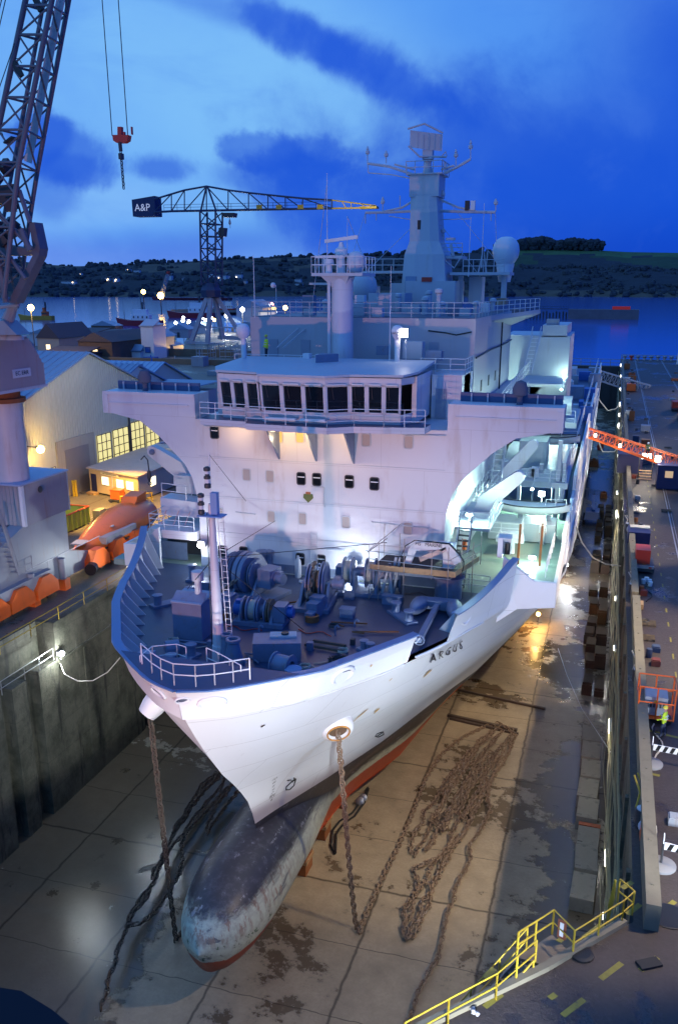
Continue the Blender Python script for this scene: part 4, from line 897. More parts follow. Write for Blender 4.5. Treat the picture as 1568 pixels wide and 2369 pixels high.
part('side_pipe', MB().tube([(-9.05, y, 33.3+.05*math.sin(y)) for y in (62.2, 66, 70, 75, 80, 84)], .06, 6), black); part('side_pipe', MB().cyl((-9.0, 76, 29.7), (-9.0, 76, 35.4), .07, n=6), black)
part('front_pipe', MB().tube([P(990, 765, y=61.9), P(1030, 770, y=61.9), P(1055, 775, y=61.9), P(1090, 768, y=61.9)], .05, 5), black)
for y in (66, 70, 74): part('side_window', MB().box(-9.14, -9.1, y-.3, y+.3, 30.6, 31.4), dark)
for px, py, w_, h_ in ((990, 1553, .16, .3), (858, 1495+40, .05, .08), (905, 1567, .06, .1), (835, 1650, .08, .5), (872, 1640, .12, .2), (610, 1674, .07, .07)):
    p = hullpt(px, py); q = MB(); q.add([on_hull(p.y+w_*math.cos(k)*(1+.3*math.sin(3*k)), p.z+h_*math.sin(k)-.1, 1, .06)[0] for k in [i*math.pi/7 for i in range(14)]], [tuple(range(14))]); part('rust_stain', q, mat('stain', (.55, .33, .08), .7, var=.4, scale=5) if px != 610 else black)
# ------------------------------------------------------------------ foredeck fittings
GC = (.62, 1, .86)
def Z(px, py, z=DK): return P(px, py, z=z)
pf = [(HX(21)+s_*max(0, hb(y, 21)-.1), y, 20.86) for s_, yy in ((-1, (31.6, 31.9, 32.3, 33, 34, 34.8)), (1, (34.8, 34, 33, 32.3, 31.9))) for y in yy]
part('bow_platform', MB().prism(pf, (0, 0, .06)), mat('platform_deck_paint', (.04, .07, .16), .5, var=.2))
rl = [(HX(21)+s_*max(0, hb(y, 21)-.35), y+.25, 20.92) for s_, yy in ((-1, (33.4, 32.6, 32.1, 31.75)), (1, (31.9, 32.3, 32.8, 33.3))) for y in yy]
part('bow_railing', MB().rails(rl, 1.05, 2, .03, 1.3), white)
for pts in ([(-20.2, 33.8), (-20.2, 35), (-19.2, 35.6), (-18.6, 35.4)], [(-17.6, 35.6), (-16.8, 35.2), (-16.0, 34.7), (-15.2, 34.2)]):
    part('bow_railing', MB().rails([(x, y, 20.2) for x, y in pts], 1.05, 2, .028, 1.), white)
# foremast
b = Vector((-18.25, 38.4, DK)); tz = P(470, 1092, y=38.4).z
fm = part('foremast', MB().cyl(b, (b.x-.15, b.y+.1, tz-1.6), .32, .15, 20).cyl(b, (b.x, b.y, DK+.8), .4, .36, 20), supm, sm=50)
m_ = MB(); m_.tube([(b.x-.36, b.y-.1, DK), (b.x-.3, b.y-.1, tz-2)], .025, 5); part('conduit', m_, dark, fm)
m_ = MB()
for dx in (.42, .72): m_.cyl((b.x+dx, b.y+.2, DK), (b.x+dx-.3, b.y+.2, tz-2.2), .022, n=5)
for k in range(34): z_ = DK+.3+k*.32; m_.cyl((b.x+.42-.3*k/34, b.y+.2, z_), (b.x+.72-.3*k/34, b.y+.2, z_), .016, n=4)
part('mast_ladder', m_, white, fm)
part('mast_platform', MB().box(b.x-.75, b.x+.55, b.y-.35, b.y+.4, tz-2.2, tz-2.14).box(b.x-.1, b.x+.25, b.y-.1, b.y+.2, tz-2.1, tz-1), mat('mast_fitting_blue', (.15, .28, .55), .5), fm)
for dx, z_ in ((-.55, tz-2.1), (-.15, tz-.75)):
    ln = part('mast_lantern', MB().lathe((b.x+dx+(.0), b.y-.2, z_), [(.12, 0), (.17, .03), (.17, .2), (.11, .23), (.11, .45), (.17, .48), (.17, .6), (.11, .63), (.11, .85), (.17, .88), (.17, 1.02), (.08, 1.08)], 12), dark, fm, 40)
    for h_ in (.27, .72): MB().cyl((b.x+dx, b.y-.2, z_+h_), (b.x+dx, b.y-.2, z_+h_+.2), .125, n=12).build('lens', mat('lantern_lens', (.7, .72, .76), .1), ln)
part('mast_head_pole', MB().cyl((b.x-.1, b.y, tz-1), (b.x-.1, b.y, tz+1.0), .03, n=5), white, fm)
top = Vector((b.x-.1, b.y, tz-4.4))
for q in ((-20.5, 52.6, 27.6-4.5), (-12.9, 52.7, 22.2), (-22.8, 46.5, DK), (-15.4, 43.5, DK), (-24.2, 44.5, DK)): part('stay_wire', MB().cyl(top, q, .022, n=5), dark, fm)
part('halyard', MB().cyl((b.x-.1, b.y, tz+.9), (b.x+1.3, 39.5, tz-1.6), .012, n=4), dark, fm)
# bollards and small fittings
def bollard(px, py, r=.3, h=.75, z=DK, par=SH):
    c = Z(px, py, z); return MB().lathe(c, [(r*1.0, 0), (r*.9, .06), (r*.9, h-.12), (r*1.15, h-.08), (r*1.15, h), (r*.6, h+.03)], 14).build('bollard', winchm, par, 40)
def bitts(a, b_, r=.28, h=.75):
    p, q = Z(*a), Z(*b_); d = (q-p).normalized(); o = MB().rbox((p+q)/2+Vector((0, 0, .07)), d, (q-p).length/2+r*1.5, r*1.3, .07).build('bollard_base', winchm, SH); bollard(*a, r, h); bollard(*b_, r, h)
bitts((366, 1403), (440, 1385)); bitts((446, 1343), (497, 1345), .26, 1.1); bitts((398, 1545), (443, 1520)); bitts((572, 1592), (590, 1605), .22, .6); bitts((915, 1420), (945, 1440)); bitts((842, 1505), (856, 1512), .22, .6)
def vent(px, py, r=.35, h=1.1, taper=.6):
    c = Z(px, py); return MB().lathe(c, [(r*1.15, 0), (r*taper, h*.8), (r*taper, h*.86), (r*taper*1.25, h*.9), (r*taper*1.25, h), (r*.5, h), (r*.45, h*.7)], 16).build('vent_trunk', winchm, SH, 40)
vent(542, 1540, .5, 1.5); vent(527, 1528, .42, 1.5)
# vent house with mushroom funnel
c = Z(440, 1480); vh = part('vent_house', MB().prism([(c.x-1.0, c.y, DK), (c.x+.75, c.y, DK), (c.x+.75, c.y, DK+2.1), (c.x-1.0, c.y, DK+2.1)], (0, 1.6, 0)).prism([(c.x-1.05, c.y-.03, DK+2.1), (c.x+.8, c.y-.03, DK+2.1), (c.x+.8, c.y+.75, DK+2.55), (c.x-1.05, c.y+.75, DK+2.55)], (0, .02, 0)), winchm)
MB().add([(c.x-1.05, c.y-.05, DK+2.1), (c.x+.8, c.y-.05, DK+2.1), (c.x+.8, c.y+1.65, DK+2.3), (c.x-1.05, c.y+1.65, DK+2.3), (c.x-1.05, c.y-.05, DK+2.16), (c.x+.8, c.y-.05, DK+2.16), (c.x+.8, c.y+1.65, DK+2.36), (c.x-1.05, c.y+1.65, DK+2.36)], [(0, 1, 2, 3), (4, 5, 6, 7), (0, 1, 5, 4), (1, 2, 6, 5), (2, 3, 7, 6), (3, 0, 4, 7)]).build('roof', mat('vent_roof', (.3, .38, .5), .5), vh)
MB().lathe((c.x+.25, c.y+.8, DK+2.3), [(.2, 0), (.2, .9), (.34, .95), (.34, 1.45), (.1, 1.5)], 14).build('mushroom_vent', wgrey, vh, 40)
part('hose_reel', MB().tube([Z(480, 1440)+Vector((0, 0, .5+.03*k))+Vector((.4*math.cos(k), .1, .4*math.sin(k))) for k in range(20)], .05, 5), mat('red_hose', (.4, .03, .02), .5))
# panama hatches, box with big pipe
c = Z(625, 1530); bx = part('hatch_trunk', MB().rbox(c+Vector((.1, .8, .5)), (1, .35, 0), 1.25, .75, .5), winchm)
MB().rbox(c+Vector((.3, 1.2, 1.05)), (1, .35, 0), .7, .35, .05).build('hatch_cover', wgrey, bx); MB().cyl(c+Vector((.4, 1.2, 1.1)), c+Vector((.4, 1.2, 1.2)), .2, n=12).build('hatch_opening', dark, bx)
c = Z(655, 1560); part('roller_fairlead', MB().lathe(c+Vector((0, 0, .5)), [(.62, -.5), (.62, -.42), (.52, -.4), (.52, .4), (.62, .42), (.62, .5), (.3, .5), (.3, .3)], 16, (1, -.2, 0)), winchm, sm=40)
c = Z(678, 1572); part('covered_capstan', MB().lathe(c, [(.26, 0), (.3, .35), (.42, .42), (.46, .6), (.2, .72)], 10), mat('blue_canvas', (.25, .32, .5), .85), sm=60)
for px, py, s_ in ((485, 1565, 1),): pass
c = Z(400, 1515); part('roller_fairlead', MB().lathe(c+Vector((0, 0, .4)), [(.42, -.35), (.42, .35), (.3, .35), (.25, .2)], 14, (.8, .6, 0)), winchm, sm=40)
c = Z(343, 1555); part('covered_davit', MB().cyl(c, c+Vector((0, 0, .9)), .05, n=6).rbox(c+Vector((0, 0, 1.0)), (1, .1, 0), .38, .24, .13), mat('grey_canvas2', (.35, .4, .5), .9)); part('deck_box', MB().box(c.x-.1, c.x+.7, c.y+.3, c.y+.9, DK, DK+.5), winchm)
# winches
def drum(c, axis, r, L, core=.45, m=winchm):
    c = Vector(c); return MB().lathe(c, [(r*core, -L), (r, -L), (r, -L+.08), (r*core, -L+.1), (r*core, L-.1), (r, L-.08), (r, L), (r*core, L)], 22, axis)
def winch(name, c, axis, items, base=(1.6, .7)):
    c = Vector(c); a = Vector(axis).normalized(); s_ = a.cross(Vector((0, 0, 1)))
    o = part(name, MB().rbox((c.x, c.y, DK+.12), a, base[0], base[1], .12), winchm)
    MB().cyl(c-a*base[0]*.95, c+a*base[0]*.95, .14, n=10).build('shaft', steel, o)
    for u_, r, L, kind in items:
        p = c+a*u_
        if kind == 'drum': drum(p, a, r, L).build('drum', winchm, o, 40); 
        elif kind == 'rope': drum(p, a, r, L).build('drum', winchm, o, 40); MB().cyl(p-a*(L-.1), p+a*(L-.1), r*.75, n=18).build('coiled_rope', rope, o, 40)
        elif kind == 'wheel': MB().lathe(p, [(r*.5, -L), (r, -L), (r, -.06), (r*.7, 0), (r, .06), (r, L), (r*.5, L)], 26, a).build('cable_wheel', rust if r < .9 else winchm, o, 40)
        elif kind == 'gear': MB().rbox(p, a, L, r*.8, r*.8).cyl(p-a*L*1.15, p+a*L*1.15, r*.7, n=16).build('gear_case', winchm, o, 30)
        elif kind == 'motor': MB().cyl(p-a*L, p+a*L, r, n=14).rbox(p+Vector((0, 0, r)), a, L*.6, r*.5, r*.4).build('motor', bluem if L < .3 else winchm, o, 40)
        elif kind == 'leg': MB().prism([p+s_*base[1]-Vector((0, 0, c.z-DK))-a*.08, p-s_*base[1]-Vector((0, 0, c.z-DK))-a*.08, p-s_*.25+Vector((0, 0, .15))-a*.08, p+s_*.25+Vector((0, 0, .15))-a*.08], a*.16).build('side_frame', winchm, o)
    return o
winch('anchor_windlass', (-20.5, 48.4, DK+1.35), (1, -.28, 0), [(-2.0, .75, .2, 'drum'), (-1.45, 1.15, .12, 'drum'), (-.95, 1.3, .1, 'wheel'), (-.25, 1.35, .35, 'wheel'), (.42, 1.0, .12, 'wheel'), (.75, 1, .1, 'leg'), (-.7, 1, .1, 'leg'), (1.35, .75, .5, 'gear'), (2.1, .35, .35, 'motor')], (2.1, 1.3))
winch('anchor_windlass', (-16.1, 47.9, DK+1.3), (1, .12, 0), [(-.75, 1, .1, 'leg'), (-.35, 1.15, .14, 'wheel'), (.1, .8, .16, 'wheel'), (.5, 1.35, .12, 'wheel'), (.85, 1, .1, 'leg'), (1.35, .35, .35, 'motor')], (1.1, 1.8))
winch('mooring_winch', (-18.1, 43.9, DK+.75), (1, .05, 0), [(-1.35, .4, .25, 'motor'), (-1.0, .78, .06, 'drum'), (-.45, .78, .3, 'rope'), (.15, .75, .25, 'drum'), (.55, .72, .1, 'wheel'), (.75, 1, .1, 'leg'), (-1.15, 1, .1, 'leg'), (1.2, .6, .35, 'gear'), (1.75, .3, .2, 'motor')], (1.5, .8))
winch('mooring_winch', (-13.7, 50.6, DK+1.35), (1, .1, 0), [(-1.1, .95, .3, 'rope'), (-.35, .25, .4, 'motor'), (.35, .95, .32, 'rope'), (1.1, .35, .3, 'motor'), (-.7, 1, .1, 'leg'), (.75, 1, .1, 'leg'), (-1.6, .5, .25, 'gear')], (1.8, .9))
part('cable_reel', drum((-11.9, 51.2, DK+.6), (1, .1, 0), .55, .35), winchm, sm=40)
# chain stoppers
for px, py, s_ in ((733, 1420, 1.), (527, 1415, 1.)):
    c = Z(px, py); part('chain_stopper', MB().rbox(c+Vector((0, 0, .45)), (.1, 1, 0), .8, .35, .45).rbox(c+Vector((0, .2, .95)), (.1, 1, 0), .35, .4, .12).rbox(c+Vector((0, -.9, .25)), (.1, 1, 0), .5, .25, .25), winchm); 
    part('spurling_pipe', MB().lathe(c+Vector((.1, -1.2, 0)), [(.42, 0), (.42, .35), (.3, .4), (.25, .2)], 12), rusty, sm=40)
def chain(mb, pts, link=.40, d=.055, jit=0., seed=1):
    """stud-link chain along a path"""
    rnd = random.Random(seed); pts = [Vector(p) for p in pts]; pitch = link*.68; seg = 0; pos = 0.; cur = pts[0]; k = 0; L = [(b-a).length for a, b in zip(pts, pts[1:])]; tot = sum(L); s_ = 0
    while s_ < tot-pitch:
        acc = 0; i = 0; mid = s_+pitch/2
        while acc+L[i] < mid and i < len(L)-1: acc += L[i]; i += 1
        a, b_ = pts[i], pts[i+1]; c = a.lerp(b_, (mid-acc)/max(L[i], 1e-6)); dr = (b_-a).normalized()
        up = Vector((0, 0, 1)) if abs(dr.z) < .9 else Vector((1, 0, 0)); w = dr.cross(up).normalized(); u_ = w.cross(dr)
        ang = R(78 if k % 2 else -12)+jit*rnd.uniform(-1, 1); w2 = w*math.cos(ang)+u_*math.sin(ang); c = c+w*jit*.10*rnd.uniform(-1, 1)
        hl, hw = link/2-d*.5, link*.32-d*.5; ring = []
        for q in range(8):
            th = math.pi*2*q/8+math.pi/8; cx_, cy_ = math.cos(th), math.sin(th); ring.append(c+dr*max(-hl, min(hl, hl*1.15*cx_))+w2*max(-hw, min(hw, hw*1.15*cy_)))
        mb.tube(ring, d, 4, True); mb.cyl(c-w2*hw, c+w2*hw, d*.7, n=4, caps=False)
        s_ += pitch; k += 1
    return mb
part('windlass_chain', chain(MB(), [(-21.0, 47.3, DK+1.3), (-21.4, 46.6, DK+.9), (-21.9, 45.7, DK+.75), (-22, 45, DK+.7)], .42, .06), rust)
part('windlass_chain', chain(MB(), [(-16.3, 48.3, DK+2.5), (-16.25, 47.6, DK+2.3), (-16.1, 46.9, DK+1.6), (-16.0, 45.9, DK+1.0)], .42, .06), rust)
# long timbers, nets, lockers
for a, b_ in (((705, 1497), (790, 1512)), ((725, 1488), (800, 1500))): part('deck_timber', MB().beam(Z(*a)+Vector((0, 0, .15)), Z(*b_)+Vector((0, 0, .15)), .14), mat('dark_timber', (.12, .09, .07), .8))
c = Z(790, 1540); m_ = MB()
for k in range(26): a_ = k*2.4; m_.tube([c+Vector((math.cos(a_+j*.5)*random.uniform(.3, .8), math.sin(a_+j*.5)*random.uniform(.3, .7), .05+random.random()*.3)) for j in range(9)], .035, 4)
part('rope_coil', m_, mat('black_rope', (.03, .03, .035), .9))
m_ = MB(); m_.tube([Z(322, 1330)+Vector((.5*math.cos(k*.6), .5*math.sin(k*.6), .05+.004*k)) for k in range(34)], .035, 4); part('rope_coil', m_, mat('black_rope', (.03, .03, .035), .9))
for px, py, w_, d_, h_ in ((560, 1330, 1.4, .7, .9), (640, 1305, 1.6, .8, 1.1), (475, 1370, 1.2, .8, .6), (660, 1310, .5, .5, 1.3), (800, 1430, .8, .6, .5), (905, 1400, 1.2, .5, .5)):
    c = Z(px, py); part('deck_locker', MB().box(c.x-w_/2, c.x+w_/2, c.y, c.y+d_, DK, DK+h_).box(c.x-w_/2-.04, c.x+w_/2+.04, c.y-.04, c.y+d_, DK+h_, DK+h_+.05), winchm)
for px in (605, 612, 625): c = Z(px, 1322); part('air_vent', MB().cyl((c.x, c.y, DK), (c.x, c.y, DK+1.2), .22, n=12).lathe((c.x, c.y, DK+1.2), [(.22, 0), (.36, .05), (.36, .3), (.1, .38)], 12), winchm, sm=40)
part('gas_bottle', MB().lathe(Z(690, 1335), [(.22, 0), (.22, 1.1), (.08, 1.35), (.08, 1.5)], 10), wgrey, sm=50)
for px, py, h_ in ((436, 1398, .4), (600, 1470, .5), (775, 1470, .5), (820, 1450, .35), (560, 1545, .3), (735, 1340, 1)): c = Z(px, py); part('air_pipe', MB().tube([c, c+Vector((0, 0, h_)), c+Vector((.12, 0, h_+.12)), c+Vector((.25, 0, h_))], .06, 6), winchm)
random.seed(31)
for k in range(34):
    x, y = random.uniform(-25, -9), random.uniform(36.5, 51.5)
    if abs(x+17.3) > hb(y, 19.3)-1.6: continue
    kk = k % 4
    if kk == 0: part('deck_pipe', MB().tube([(x, y, DK+.12), (x+random.uniform(-1.5, 1.5), y+random.uniform(-.4, 1), DK+.12), (x+random.uniform(1, 2.4), y+.8, DK+.12)], .05, 6), random.choice((winchm, rusty, dark)))
    elif kk == 1: part('deck_fitting', MB().box(x, x+random.uniform(.2, .6), y, y+.3, DK, DK+random.uniform(.15, .5)), random.choice((winchm, dark, rusty)))
    elif kk == 2: q = MB(); q.tube([(x+.3*math.cos(j*.8), y+.3*math.sin(j*.8), DK+.04+.006*j) for j in range(26)], .03, 4); part('rope_coil', q, random.choice((rope, dark)))
    else: part('deck_hose', MB().tube([(x+j*.3, y+.25*math.sin(j*1.3+k), DK+.05) for j in range(8)], .03, 4), random.choice((redm, dark, rope)))
# scaffold around the knuckle crane
sc = part('scaffold_platform', MB().prism([(-13.1, 49.6, 21.35), (-7.9, 49.6, 21.35), (-7.0, 53.2, 21.35), (-7.6, 55.2, 21.35), (-9.1, 55.2, 21.35), (-9.1, 52.8, 21.35), (-12.9, 52.6, 21.35)], (0, 0, .06)), mat('dark_board', (.05, .04, .04), .8))
MB().rbox((-10.5, 49.55, 21.5), (1, 0, 0), 2.65, .02, .18).rbox((-7.45, 51.4, 21.5), (.9, 3.6, 0), 1.85, .02, .16).build('toe_board', wood, sc)
m_ = MB(); gal = mat('scaffold_tube', (.45, .38, .34), .45, .5, var=.3, scale=4)
sp = [(-13.2, 49.5), (-12.6, 49.5), (-11, 49.45), (-9.3, 49.45), (-8.3, 49.45), (-7.7, 50.6), (-7.2, 52), (-6.9, 53.3), (-13.0, 52.5), (-12.0, 52.6)]
for i, (x, y) in enumerate(sp): MB().cyl((x, y, DK if i in (0, 1, 2, 4, 6, 8) else 21.1), (x, y, 22.9+.3*((i*7) % 3)), .028, n=6).build('standard', gal, sc)
for z_ in (21.25, 21.95, 22.45):
    MB().cyl((-13.4, 49.42, z_+.12), (-8.1, 49.42, z_-.05), .028, n=6).build('ledger', steel, sc); MB().cyl((-8.2, 49.4, z_-.02), (-6.9, 53.5, z_), .028, n=6).build('ledger', gal, sc)
MB().cyl((-13.3, 49.5, z_), (-12.9, 52.8, z_), .028, n=6).build('ledger', gal, sc); MB().cyl((-13.2, 49.55, DK), (-12.3, 49.55, 21.3), .028, n=6).cyl((-13.2, 49.5, 22.6), (-11.9, 52.6, 23.6), .028, n=6).build('brace', gal, sc)
kc = part('knuckle_crane', MB().lathe((-8.55, 51.3, DK), [(.85, 0), (.85, 1.25), (.98, 1.3), (.98, 1.42), (.5, 1.5), (.5, 2.0)], 20), winchm, sm=40)
MB().box(-8.9, -8.2, 50.9, 51.7, 21.4, 22.9).build('slewing_post', white, kc)
def arm(pts, w_, thick, name, m, par):
    q = MB(); n = len(pts); q.prism(pts, (0, thick, 0)); return q.build(name, m, par)
K = lambda px, py: P(px, py, y=50.6)
bm_ = arm([K(*a) for a in ((1066, 1300), (1044, 1262), (1032, 1256), (962, 1256), (946, 1268), (935, 1302), (950, 1304), (962, 1274), (1010, 1272), (1035, 1278), (1052, 1310))], 0, .35, 'main_boom', mat('boom_white', (.72, .72, .74), .35, dirt=(.4, .35, .3), damt=.3), kc)
arm([K(*a) for a in ((968, 1290), (1030, 1266), (1034, 1274), (972, 1300))], 0, .2, 'ram', steel, kc)
q = MB(); c = (K(985, 1261)+K(990, 1261))/2; text_at(q, 'HS   MARINE', .30, (c.x+.1, c.y-.02, c.z+.02), (1, 0, -.02), (0, 0, 1), .004); q.build('boom_lettering', black, bm_)
q = MB(); [q.tube([K(*a)+Vector((0, -.1*j, 0)) for a in ((930, 1320), (928, 1285+j*3), (938, 1262), (960, 1250-j), (1000, 1253), (1040, 1257), (1066, 1285), (1074, 1300), (1070, 1320))], .025, 5) for j in range(3)]; q.build('hoses', rubber, kc)
for px in (908, 918): a, b_ = K(px+8, 1290), K(px-14, 1395); MB().cyl(a, b_, .09, n=8).build('hydraulic_jib', wgrey, kc)
part('crane_rest', MB().beam((-12.6, 50.3, DK), (-12.1, 50.3, 21.6), .14).beam((-11.9, 50.3, DK), (-12.1, 50.3, 21.6), .14), wgrey)
# anchor lying on the port edge of the foredeck
an = thing('spare_anchor', 'blue-grey stockless anchor lashed on the port edge of the foredeck', 'anchor', Z(1000, 1450))
zz = DK+.45; a, b_ = Z(968, 1482, zz), Z(1012, 1398, zz)
MB().beam(a, b_, .3, .26).build('shank', winchm, an); MB().tube([a+Vector((.28*math.cos(k*math.pi/6), .1, .28*math.sin(k*math.pi/6))) for k in range(12)], .05, 6, True).build('shackle', winchm, an, 60)
d0 = (b_-a).normalized(); s0 = Vector((d0.y, -d0.x, 0))
MB().rbox(b_+d0*.1, s0, 1.15, .35, .28).build('crown', winchm, an)
for sg in (-1, 1):
    t0 = b_+s0*sg*1.0; MB().lathe(t0, [(.42, 0), (.5, .25), (.44, .9), (.3, 1.4), (.05, 1.65)], 10, -d0+s0*sg*.12).build('fluke', winchm, an, 40)
MB().tube([Z(955, 1462, DK+.9), Z(950, 1478, DK+.9), Z(962, 1488, DK+.6), Z(972, 1475, DK+.9)], .03, 5).build('lashing', white, an)
# ------------------------------------------------------------------ port side working decks and boats
lg = mat('lit_deck_paint', (.55, .60, .56), .35, var=.15, scale=.6, bump=.1, dirt=(.3, .36, .3), damt=.5, dscale=(.6, .6, .6))
def slab(nm, x0, x1, y0, y1, z, t_=.25, m=wgrey): return part(nm, MB().box(x0, x1, y0, y1, z-t_, z), m)
slab('boat_deck', -9.15, -2.6, 72.5, 92, 22.6, .5); slab('boat_deck', -9.15, -2.6, 82, 92, 26.2, .5); slab('boat_deck', -9.15, -4.0, 84, 92, 29.4, .3)
slab('side_platform', -9.15, -6.8, 56.5, 64, 22.6, .2)
for pts in ([(-9.1, 72.6, 22.6), (-2.75, 72.6, 22.6)], [(-9.1, 82.1, 26.2), (-2.75, 82.1, 26.2)], [(-6.9, 56.6, 22.6), (-6.9, 64, 22.6)], [(-9.1, 56.6, 22.6), (-6.9, 56.6, 22.6)], [(-8.9, 53.2, DK), (-6.2, 53.0, DK)], [(-8, 61.5, 20.7), (-5.2, 61.5, 20.7), (-5.2, 63.5, 20.7)], [(-2.8, 53, 20.7), (-2.75, 60, 20.7)]): part('deck_railing', MB().rails(pts, 1.05, 3, .028, 1.3), white)
part('locker_block', MB().box(-8.0, -3.0, 65.5, 68, DK, 20.8), wgrey); part('locker_block', MB().box(-8.3, -7.4, 84, 88, 26.2, 29), wgrey)
part('machinery_house', MB().box(-7.2, -4.8, 78, 81.5, 22.6, 25.0).box(-5.9, -5.2, 77.95, 78, 22.7, 24.6), lg); part('side_wall', MB().box(-3.1, -2.85, 73, 82, DK, 24.2), wgrey)
part('storage_tank', MB().cyl((-7.4, 84.6, 27.4), (-3.2, 84.6, 27.4), .9, n=18), mat('tank_white', (.7, .72, .7), .4), sm=40)
for x, y, z_ in ((-3.6, 66, 26), (-9, 74, 26)): part('deck_pillar', MB().box(x, x+.35, y+7, y+7.35, DK, z_), wgrey)
def ladder_stair(p, q, w_=.8, n=11, m=dark, nm='stairway'):
    p, q = Vector(p), Vector(q); s_ = Vector((1, 0, 0)) if abs((q-p).x) < abs((q-p).y) else Vector((0, 1, 0)); m_ = MB()
    for k in (-1, 1): m_.beam(p+s_*k*w_/2, q+s_*k*w_/2, .06, .2)
    o = part(nm, m_, m)
    for i in range(n): c = p.lerp(q, (i+.5)/n); MB().rbox(c, s_, w_/2, .13, .025).build('tread', m, o)
    MB().rails([p+s_*w_/2, q+s_*w_/2], .95, 2, .025, 1.4).rails([p-s_*w_/2, q-s_*w_/2], .95, 2, .025, 1.4).build('handrail', wgrey, o); return o
ladder_stair((-8.3, 53.4, DK), (-8.4, 56.4, 22.6)); ladder_stair((-8.2, 70.5, 22.6), (-8.4, 75.5, 26.2), .8, 10, white); ladder_stair((-8.6, 64.5, 22.6), (-8.4, 71, 22.7), .8, 4, wgrey)
ladder_stair((-7.6, 86, 30.2), (-7.2, 89, 33.4), .8, 9, white)
def davit(a, b_, foot, nm='davit_arm', w_=.7):
    a, b_, foot = Vector(a), Vector(b_), Vector(foot); d = (b_-a).normalized(); n_ = Vector((d.z, 0, -d.x)).normalized()
    q = MB(); h0, h1 = .62, .42; arc = [b_+n_*h1*math.cos(t_)+d*h1*math.sin(t_) for t_ in [k*math.pi/6 for k in range(7)]]
    base = [a-n_*h0, foot-Vector((.8, 0, 0)), foot+Vector((.8, 0, 0)), a+n_*h0] if n_.x > 0 else [a-n_*h0, foot+Vector((.8, 0, 0)), foot-Vector((.8, 0, 0)), a+n_*h0]
    q.prism(arc+base, (0, w_, 0)); return part(nm, q, supm)
davit(P(1120, 1165, y=61), P(1198, 1105, y=61), P(1113, 1198, y=61)); davit(P(1150, 1120, y=72), P(1232, 1030, y=72), P(1135, 1160, y=72)); davit(P(1205, 925, y=92), P(1240, 895, y=92), P(1190, 950, y=92))
def lifeboat(name, label, px, py, y, L, par=None, rz=0, z=None):
    c = P(px, py, y=y); q = MB(); rows_ = []
    for i in range(13):
        f = i/12; w_ = .95*(1-abs(2*f-1)**2.6)**.6+.03; sheer = .25*(2*f-1)**2; x = -L/2+L*f
        rows_.append([Vector((x, w_*math.cos(th), -.75*abs(math.sin(th))**.8*(1-.25*abs(2*f-1)**2)+sheer)) for th in [math.pi*k/8 for k in range(9)]])
    t_ = thing(name, label, 'boat', c); q.grid(rows_); q.grid([[r[0], r[0]+Vector((0, -.12, .02)), r[-1]+Vector((0, .12, .02)), r[-1]] for r in rows_])
    q.v = [tuple(Vector(v_)+c) for v_ in q.v]; q.build('hull', mat('boat_white', (.75, .76, .72), .35), t_, 50)
    q = MB(); q.tube([c+rows_[i][0]+Vector((0, 0, .04)) for i in range(13)], .05, 5).tube([c+rows_[i][-1]+Vector((0, 0, .04)) for i in range(13)], .05, 5); q.build('gunwale', dark, t_); MB().rails([c+Vector((L*.2, -.6, .15)), c+Vector((L*.45, -.5, .2))], .5, 1, .03, 1).build('rail', white, t_)
    return t_
lifeboat('ship_boat', 'white open boat on chocks beside the lower davit arm on the port deck', 1225, 1168, 66.8, 6.0); lifeboat('ship_boat', 'white open boat hanging just below the tip of the port bridge wing', 1270, 1010, 84, 5.6)
for k in range(3): MB().cyl((-8+k*2.2, 67, 20.8), (-8+k*2.2, 67, 21.2), .2, n=8).build('boat_chock', wgrey, SH)
part('orange_canister', MB().cyl((-8.95, 59, 20.6), (-8.7, 59, 20.6), .42, n=16), orange, sm=40)
for x in (-5.1, -3.6): part('rusty_prop', MB().beam((x, 59.5, DK), (x, 59.9, 22.2), .16), rusty)
for x, y in ((-4.4, 58), (-4.2, 55.4)): part('deck_socket', MB().lathe((x, y, DK-.06), [(.5, 0), (.5, .06), (.38, .08), (.36, .02)], 16), white, sm=40)
part('side_platform', MB().prism([(-6.9, 61.3, 20.4), (-4.9, 61.3, 20.4), (-5.2, 63.6, 20.4), (-6.9, 63.6, 20.4)], (0, 0, .3)).cyl((-5.8, 62, DK), (-5.8, 62, 20.4), .22, n=8), wgrey)
part('sidelight_box', MB().box(-5.75, -5.45, 52.2, 53.1, 22.0, 23.2).box(-5.45, -5.0, 53.0, 53.1, 22.0, 23.2).prism([(-5.75, 52.2, 23.2), (-4.95, 52.2, 23.2), (-4.95, 53.1, 23.25), (-5.75, 53.1, 23.25)], (0, 0, .05)), white); part('sidelight', MB().cyl((-5.2, 52.8, 22.1), (-5.2, 52.8, 22.8), .16, n=10), black, sm=40)
random.seed(11)
for k in range(16):                                  # lockers, pipes and small gear on the decks
    x, y = random.uniform(-8.6, -3.2), random.choice((74, 76, 83, 86, 88)); z_ = 22.6 if y < 80 else 26.2; w_, h_ = random.uniform(.3, .8), random.uniform(.5, 1.4)
    part('deck_gear', MB().box(x, x+w_, y, y+.6, z_, z_+h_), random.choice((wgrey, wgrey, dark, white)))
for k in range(10): x = random.uniform(-8.8, -3); part('deck_pipe', MB().cyl((x, 72.4, 20), (x, 72.4, 22.2), .06, n=6), wgrey)
aft = MB()
slab('aft_deck', -32, -2.6, 100, 196, 21.4, .4, deckm)
